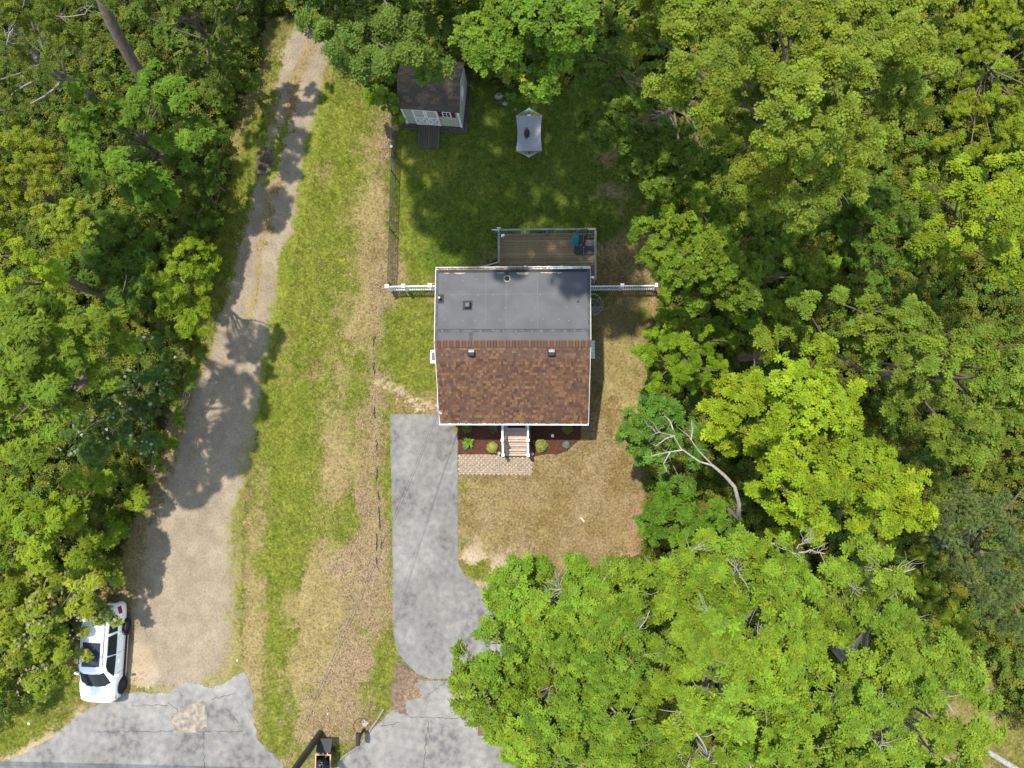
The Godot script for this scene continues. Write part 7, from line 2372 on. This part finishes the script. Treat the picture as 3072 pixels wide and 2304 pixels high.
func strap_plant(called: String, label: String, at: Vector3, r: float, n: int, c: Color, wd: float):
	var t := thing(called, label, "plant", at)
	var m := vmat(0.45, Color(0.6, 0.75, 0.2))
	for i in n:
		var g := Geo.new()
		g.colored = true
		g.col = c * rnd(0.75, 1.3)
		var a := TAU * i / n + rnd(-0.3, 0.3)
		var d := Vector3(cos(a), 0, sin(a))
		var sd := Vector3(-d.z, 0, d.x)
		var L := r * rnd(0.6, 1.15)
		var prev := []
		for k in 7:
			var u := k / 6.0
			var p := d * L * u + Vector3.UP * (0.05 + r * 0.9 * sin(u * 2.3) * 0.6)
			var w := wd * sin(PI * clampf(u * 0.85 + 0.12, 0, 1))
			var cur := [p - sd * w, p - Vector3.UP * w * 0.4, p + sd * w]
			if k > 0:
				g.quad(prev[0], cur[0], cur[1], prev[1])
				g.quad(prev[1], cur[1], cur[2], prev[2])
			prev = cur
		put("blade", g.mesh(), m, t)
func build_plants():
	strap_plant("daylily", "bright green strap leaved lily in the left mulch bed", Vector3(-3.85, 0.05, 0.64), 0.36, 34, Color(0.13, 0.25, 0.02), 0.022)
	plant("blue_green_plant", "small blue green plant tucked under the bright lily", Vector3(-4.04, 0.05, 0.88), 0.12, 0.14, 50, "small", Color(0.10, 0.17, 0.12), 0.35)
	plant("variegated_shrub", "yellow green variegated shrub in the left mulch bed beside the steps", Vector3(-2.62, 0.05, 0.9), 0.25, 0.32, 190, "small", Color(0.24, 0.26, 0.06), 0.4)
	plant("variegated_shrub", "larger yellow green variegated shrub in the right mulch bed beside the steps", Vector3(-0.1, 0.05, 0.8), 0.29, 0.34, 230, "small", Color(0.23, 0.25, 0.055), 0.4)
	plant("blue_green_plant", "round blue green mound at the curved end of the right mulch bed", Vector3(1.22, 0.05, 0.76), 0.16, 0.2, 90, "small", Color(0.12, 0.19, 0.14), 0.35)
	plant("shade_shrub", "dark green shrub in the eave's shadow in the left mulch bed", Vector3(-3.96, 0.05, -0.12), 0.22, 0.3, 110, "small", Color(0.10, 0.14, 0.02), 0.45)
	plant("shade_shrub", "olive shrub in the eave's shadow in the right mulch bed", Vector3(1.3, 0.05, -0.1), 0.24, 0.3, 130, "small", Color(0.14, 0.14, 0.03), 0.45)
	strap_plant("ornamental_grass", "thin bladed grey green grass clump by the steps under the eave", Vector3(-2.55, 0.05, -0.1), 0.32, 44, Color(0.13, 0.17, 0.10), 0.007)
	for q in [["grey capped path light left of the bottom step", Vector3(-2.26, 0.05, 1.2), M.greymetal], ["grey capped path light right of the bottom step", Vector3(-0.55, 0.05, 1.22), M.greymetal], ["white capped path light in the right mulch bed", Vector3(0.5, 0.05, 0.28), M.white]]:
		var t := thing("path_light", q[0], "path light", q[1], 0.0, "path lights in the mulch beds")
		var g := Geo.new()
		g.tube([Vector3(0, -0.05, 0), Vector3(0, 0.3, 0)], [0.01], 6)
		put("stake", g.mesh(), M.dkmetal, t)
		var c := Geo.new()
		c.lathe(Vector3(0, 0.26, 0), [Vector2(0.035, 0), Vector2(0.085, 0.06), Vector2(0.08, 0.08), Vector2(0.0, 0.11)], 14)
		put("lamp_cap", c.mesh(), q[2], t)
	# fixtures on the side walls
	var a := thing("window_air_conditioner", "white air conditioner sticking out under the left gable edge", "air conditioner", Vector3(-5.18, 2.15, -3.62))
	var g := Geo.new()
	g.box(Vector3(-0.08, 0.22, 0), Vector3(0.6, 0.44, 0.66), Basis.IDENTITY, 0.06)
	put("casing", g.mesh(), M.white, a)
	var g2 := Geo.new()
	g2.box(Vector3(-0.2, 0.447, 0), Vector3(0.2, 0.014, 0.4), Basis.IDENTITY, 0.006)
	put("top_panel", g2.mesh(), M.plate, a)
	var w := thing("side_awning", "pale grey metal awning on the right gable wall", "awning", Vector3(2.3, 2.3, -3.98))
	var wg := Geo.new()
	for i in 6:
		wg.box(Vector3(0.02, 0.06, -0.375 + i * 0.15), Vector3(0.5, 0.02, 0.14), Basis(Vector3.BACK, -0.25), 0.006)
	put("awning_slats", wg.mesh(), M.paleblue, w)
	var wb := Geo.new()
	wb.box(Vector3(-0.18, -0.06, -0.42), Vector3(0.1, 0.2, 0.03))
	wb.box(Vector3(-0.18, -0.06, 0.42), Vector3(0.1, 0.2, 0.03))
	put("bracket", wb.mesh(), M.paleblue, w)
	# round metal frame beside the house
	var r := thing("metal_frame", "round grey metal frame stacked against the right side of the house", "metal frame", Vector3(2.62, 0, -6.5))
	for q in [[0.72, 0.5, 0.52], [0.6, 0.42, 0.58], [0.5, 0.36, 0.3]]:
		var rg := Geo.new()
		var pts := []
		for k in 25:
			var an := TAU * k / 24.0
			pts.append(Vector3(cos(an) * q[1], q[0] + 0.06 * sin(an * 2 + q[0] * 9), sin(an) * q[2]))
		rg.tube(pts, [0.016], 6)
		put("hoop", rg.mesh(), M.greymetal, r)
	for k in 5:
		var bg := Geo.new()
		var an := TAU * k / 5.0 + 0.3
		bg.tube([Vector3(cos(an) * 0.48, 0.72, sin(an) * 0.5), Vector3(cos(an + 2.6) * 0.3, 0.02, sin(an + 2.6) * 0.35)], [0.014], 6)
		put("leg", bg.mesh(), M.greymetal, r)
	var sg := Geo.new()
	sg.prism([Vector2(-0.3, 0.0), Vector2(0.4, 0.05), Vector2(0.36, 0.26), Vector2(0.1, 0.46), Vector2(-0.25, 0.35)], 0.42, 0.44)
	put("panel", sg.mesh(), mat(Color(0.2, 0.21, 0.18), 0.8, "mottle", 2.0), r)

func _ready():
	rng.seed = 11
	# camera
	var cam := Camera3D.new()
	cam.name = "camera"
	cam.fov = 55.17
	cam.near = 0.5
	cam.far = 900
	cam.transform = Transform3D(Basis(Vector3.RIGHT, deg_to_rad(-86.4)) * Basis(Vector3.UP, deg_to_rad(2.4)), Vector3(0, 38.5, 0))
	add_child(cam)
	cam.current = true
	# sky and sun
	var env := Environment.new()
	env.background_mode = Environment.BG_SKY
	var sm := ProceduralSkyMaterial.new()
	sm.sky_top_color = Color(0.66, 0.73, 0.82)
	sm.sky_horizon_color = Color(0.88, 0.88, 0.87)
	sm.sky_curve = 0.12
	sm.ground_bottom_color = Color(0.2, 0.22, 0.15)
	sm.ground_horizon_color = Color(0.6, 0.62, 0.6)
	sm.sun_angle_max = 2.0
	var sky := Sky.new()
	sky.sky_material = sm
	env.sky = sky
	env.background_energy_multiplier = 1.5
	env.tonemap_mode = Environment.TONE_MAPPER_LINEAR
	env.tonemap_exposure = 1.75
	env.sdfgi_enabled = true
	env.ssao_enabled = true
	env.ssil_enabled = true
	var we := WorldEnvironment.new()
	we.name = "world_environment"
	we.environment = env
	add_child(we)
	var sun := DirectionalLight3D.new()
	sun.name = "sun"
	sun.light_energy = 1.45
	sun.light_color = Color(1.0, 0.965, 0.90)
	sun.light_angular_distance = 1.2
	sun.shadow_enabled = true
	add_child(sun)
	sun.look_at_from_position(Vector3.ZERO, SUN, Vector3.FORWARD)
	make_materials()
	make_sprigs()
	build_ground()
	print("ground ", Time.get_ticks_msec())
	build_woods()
	print("woods ", Time.get_ticks_msec())
	build_house()
	build_steps()
	build_deck()
	build_fences()
	build_shed()
	build_car()
	build_street()
	build_hammock()
	build_plants()
	print("done ", Time.get_ticks_msec())
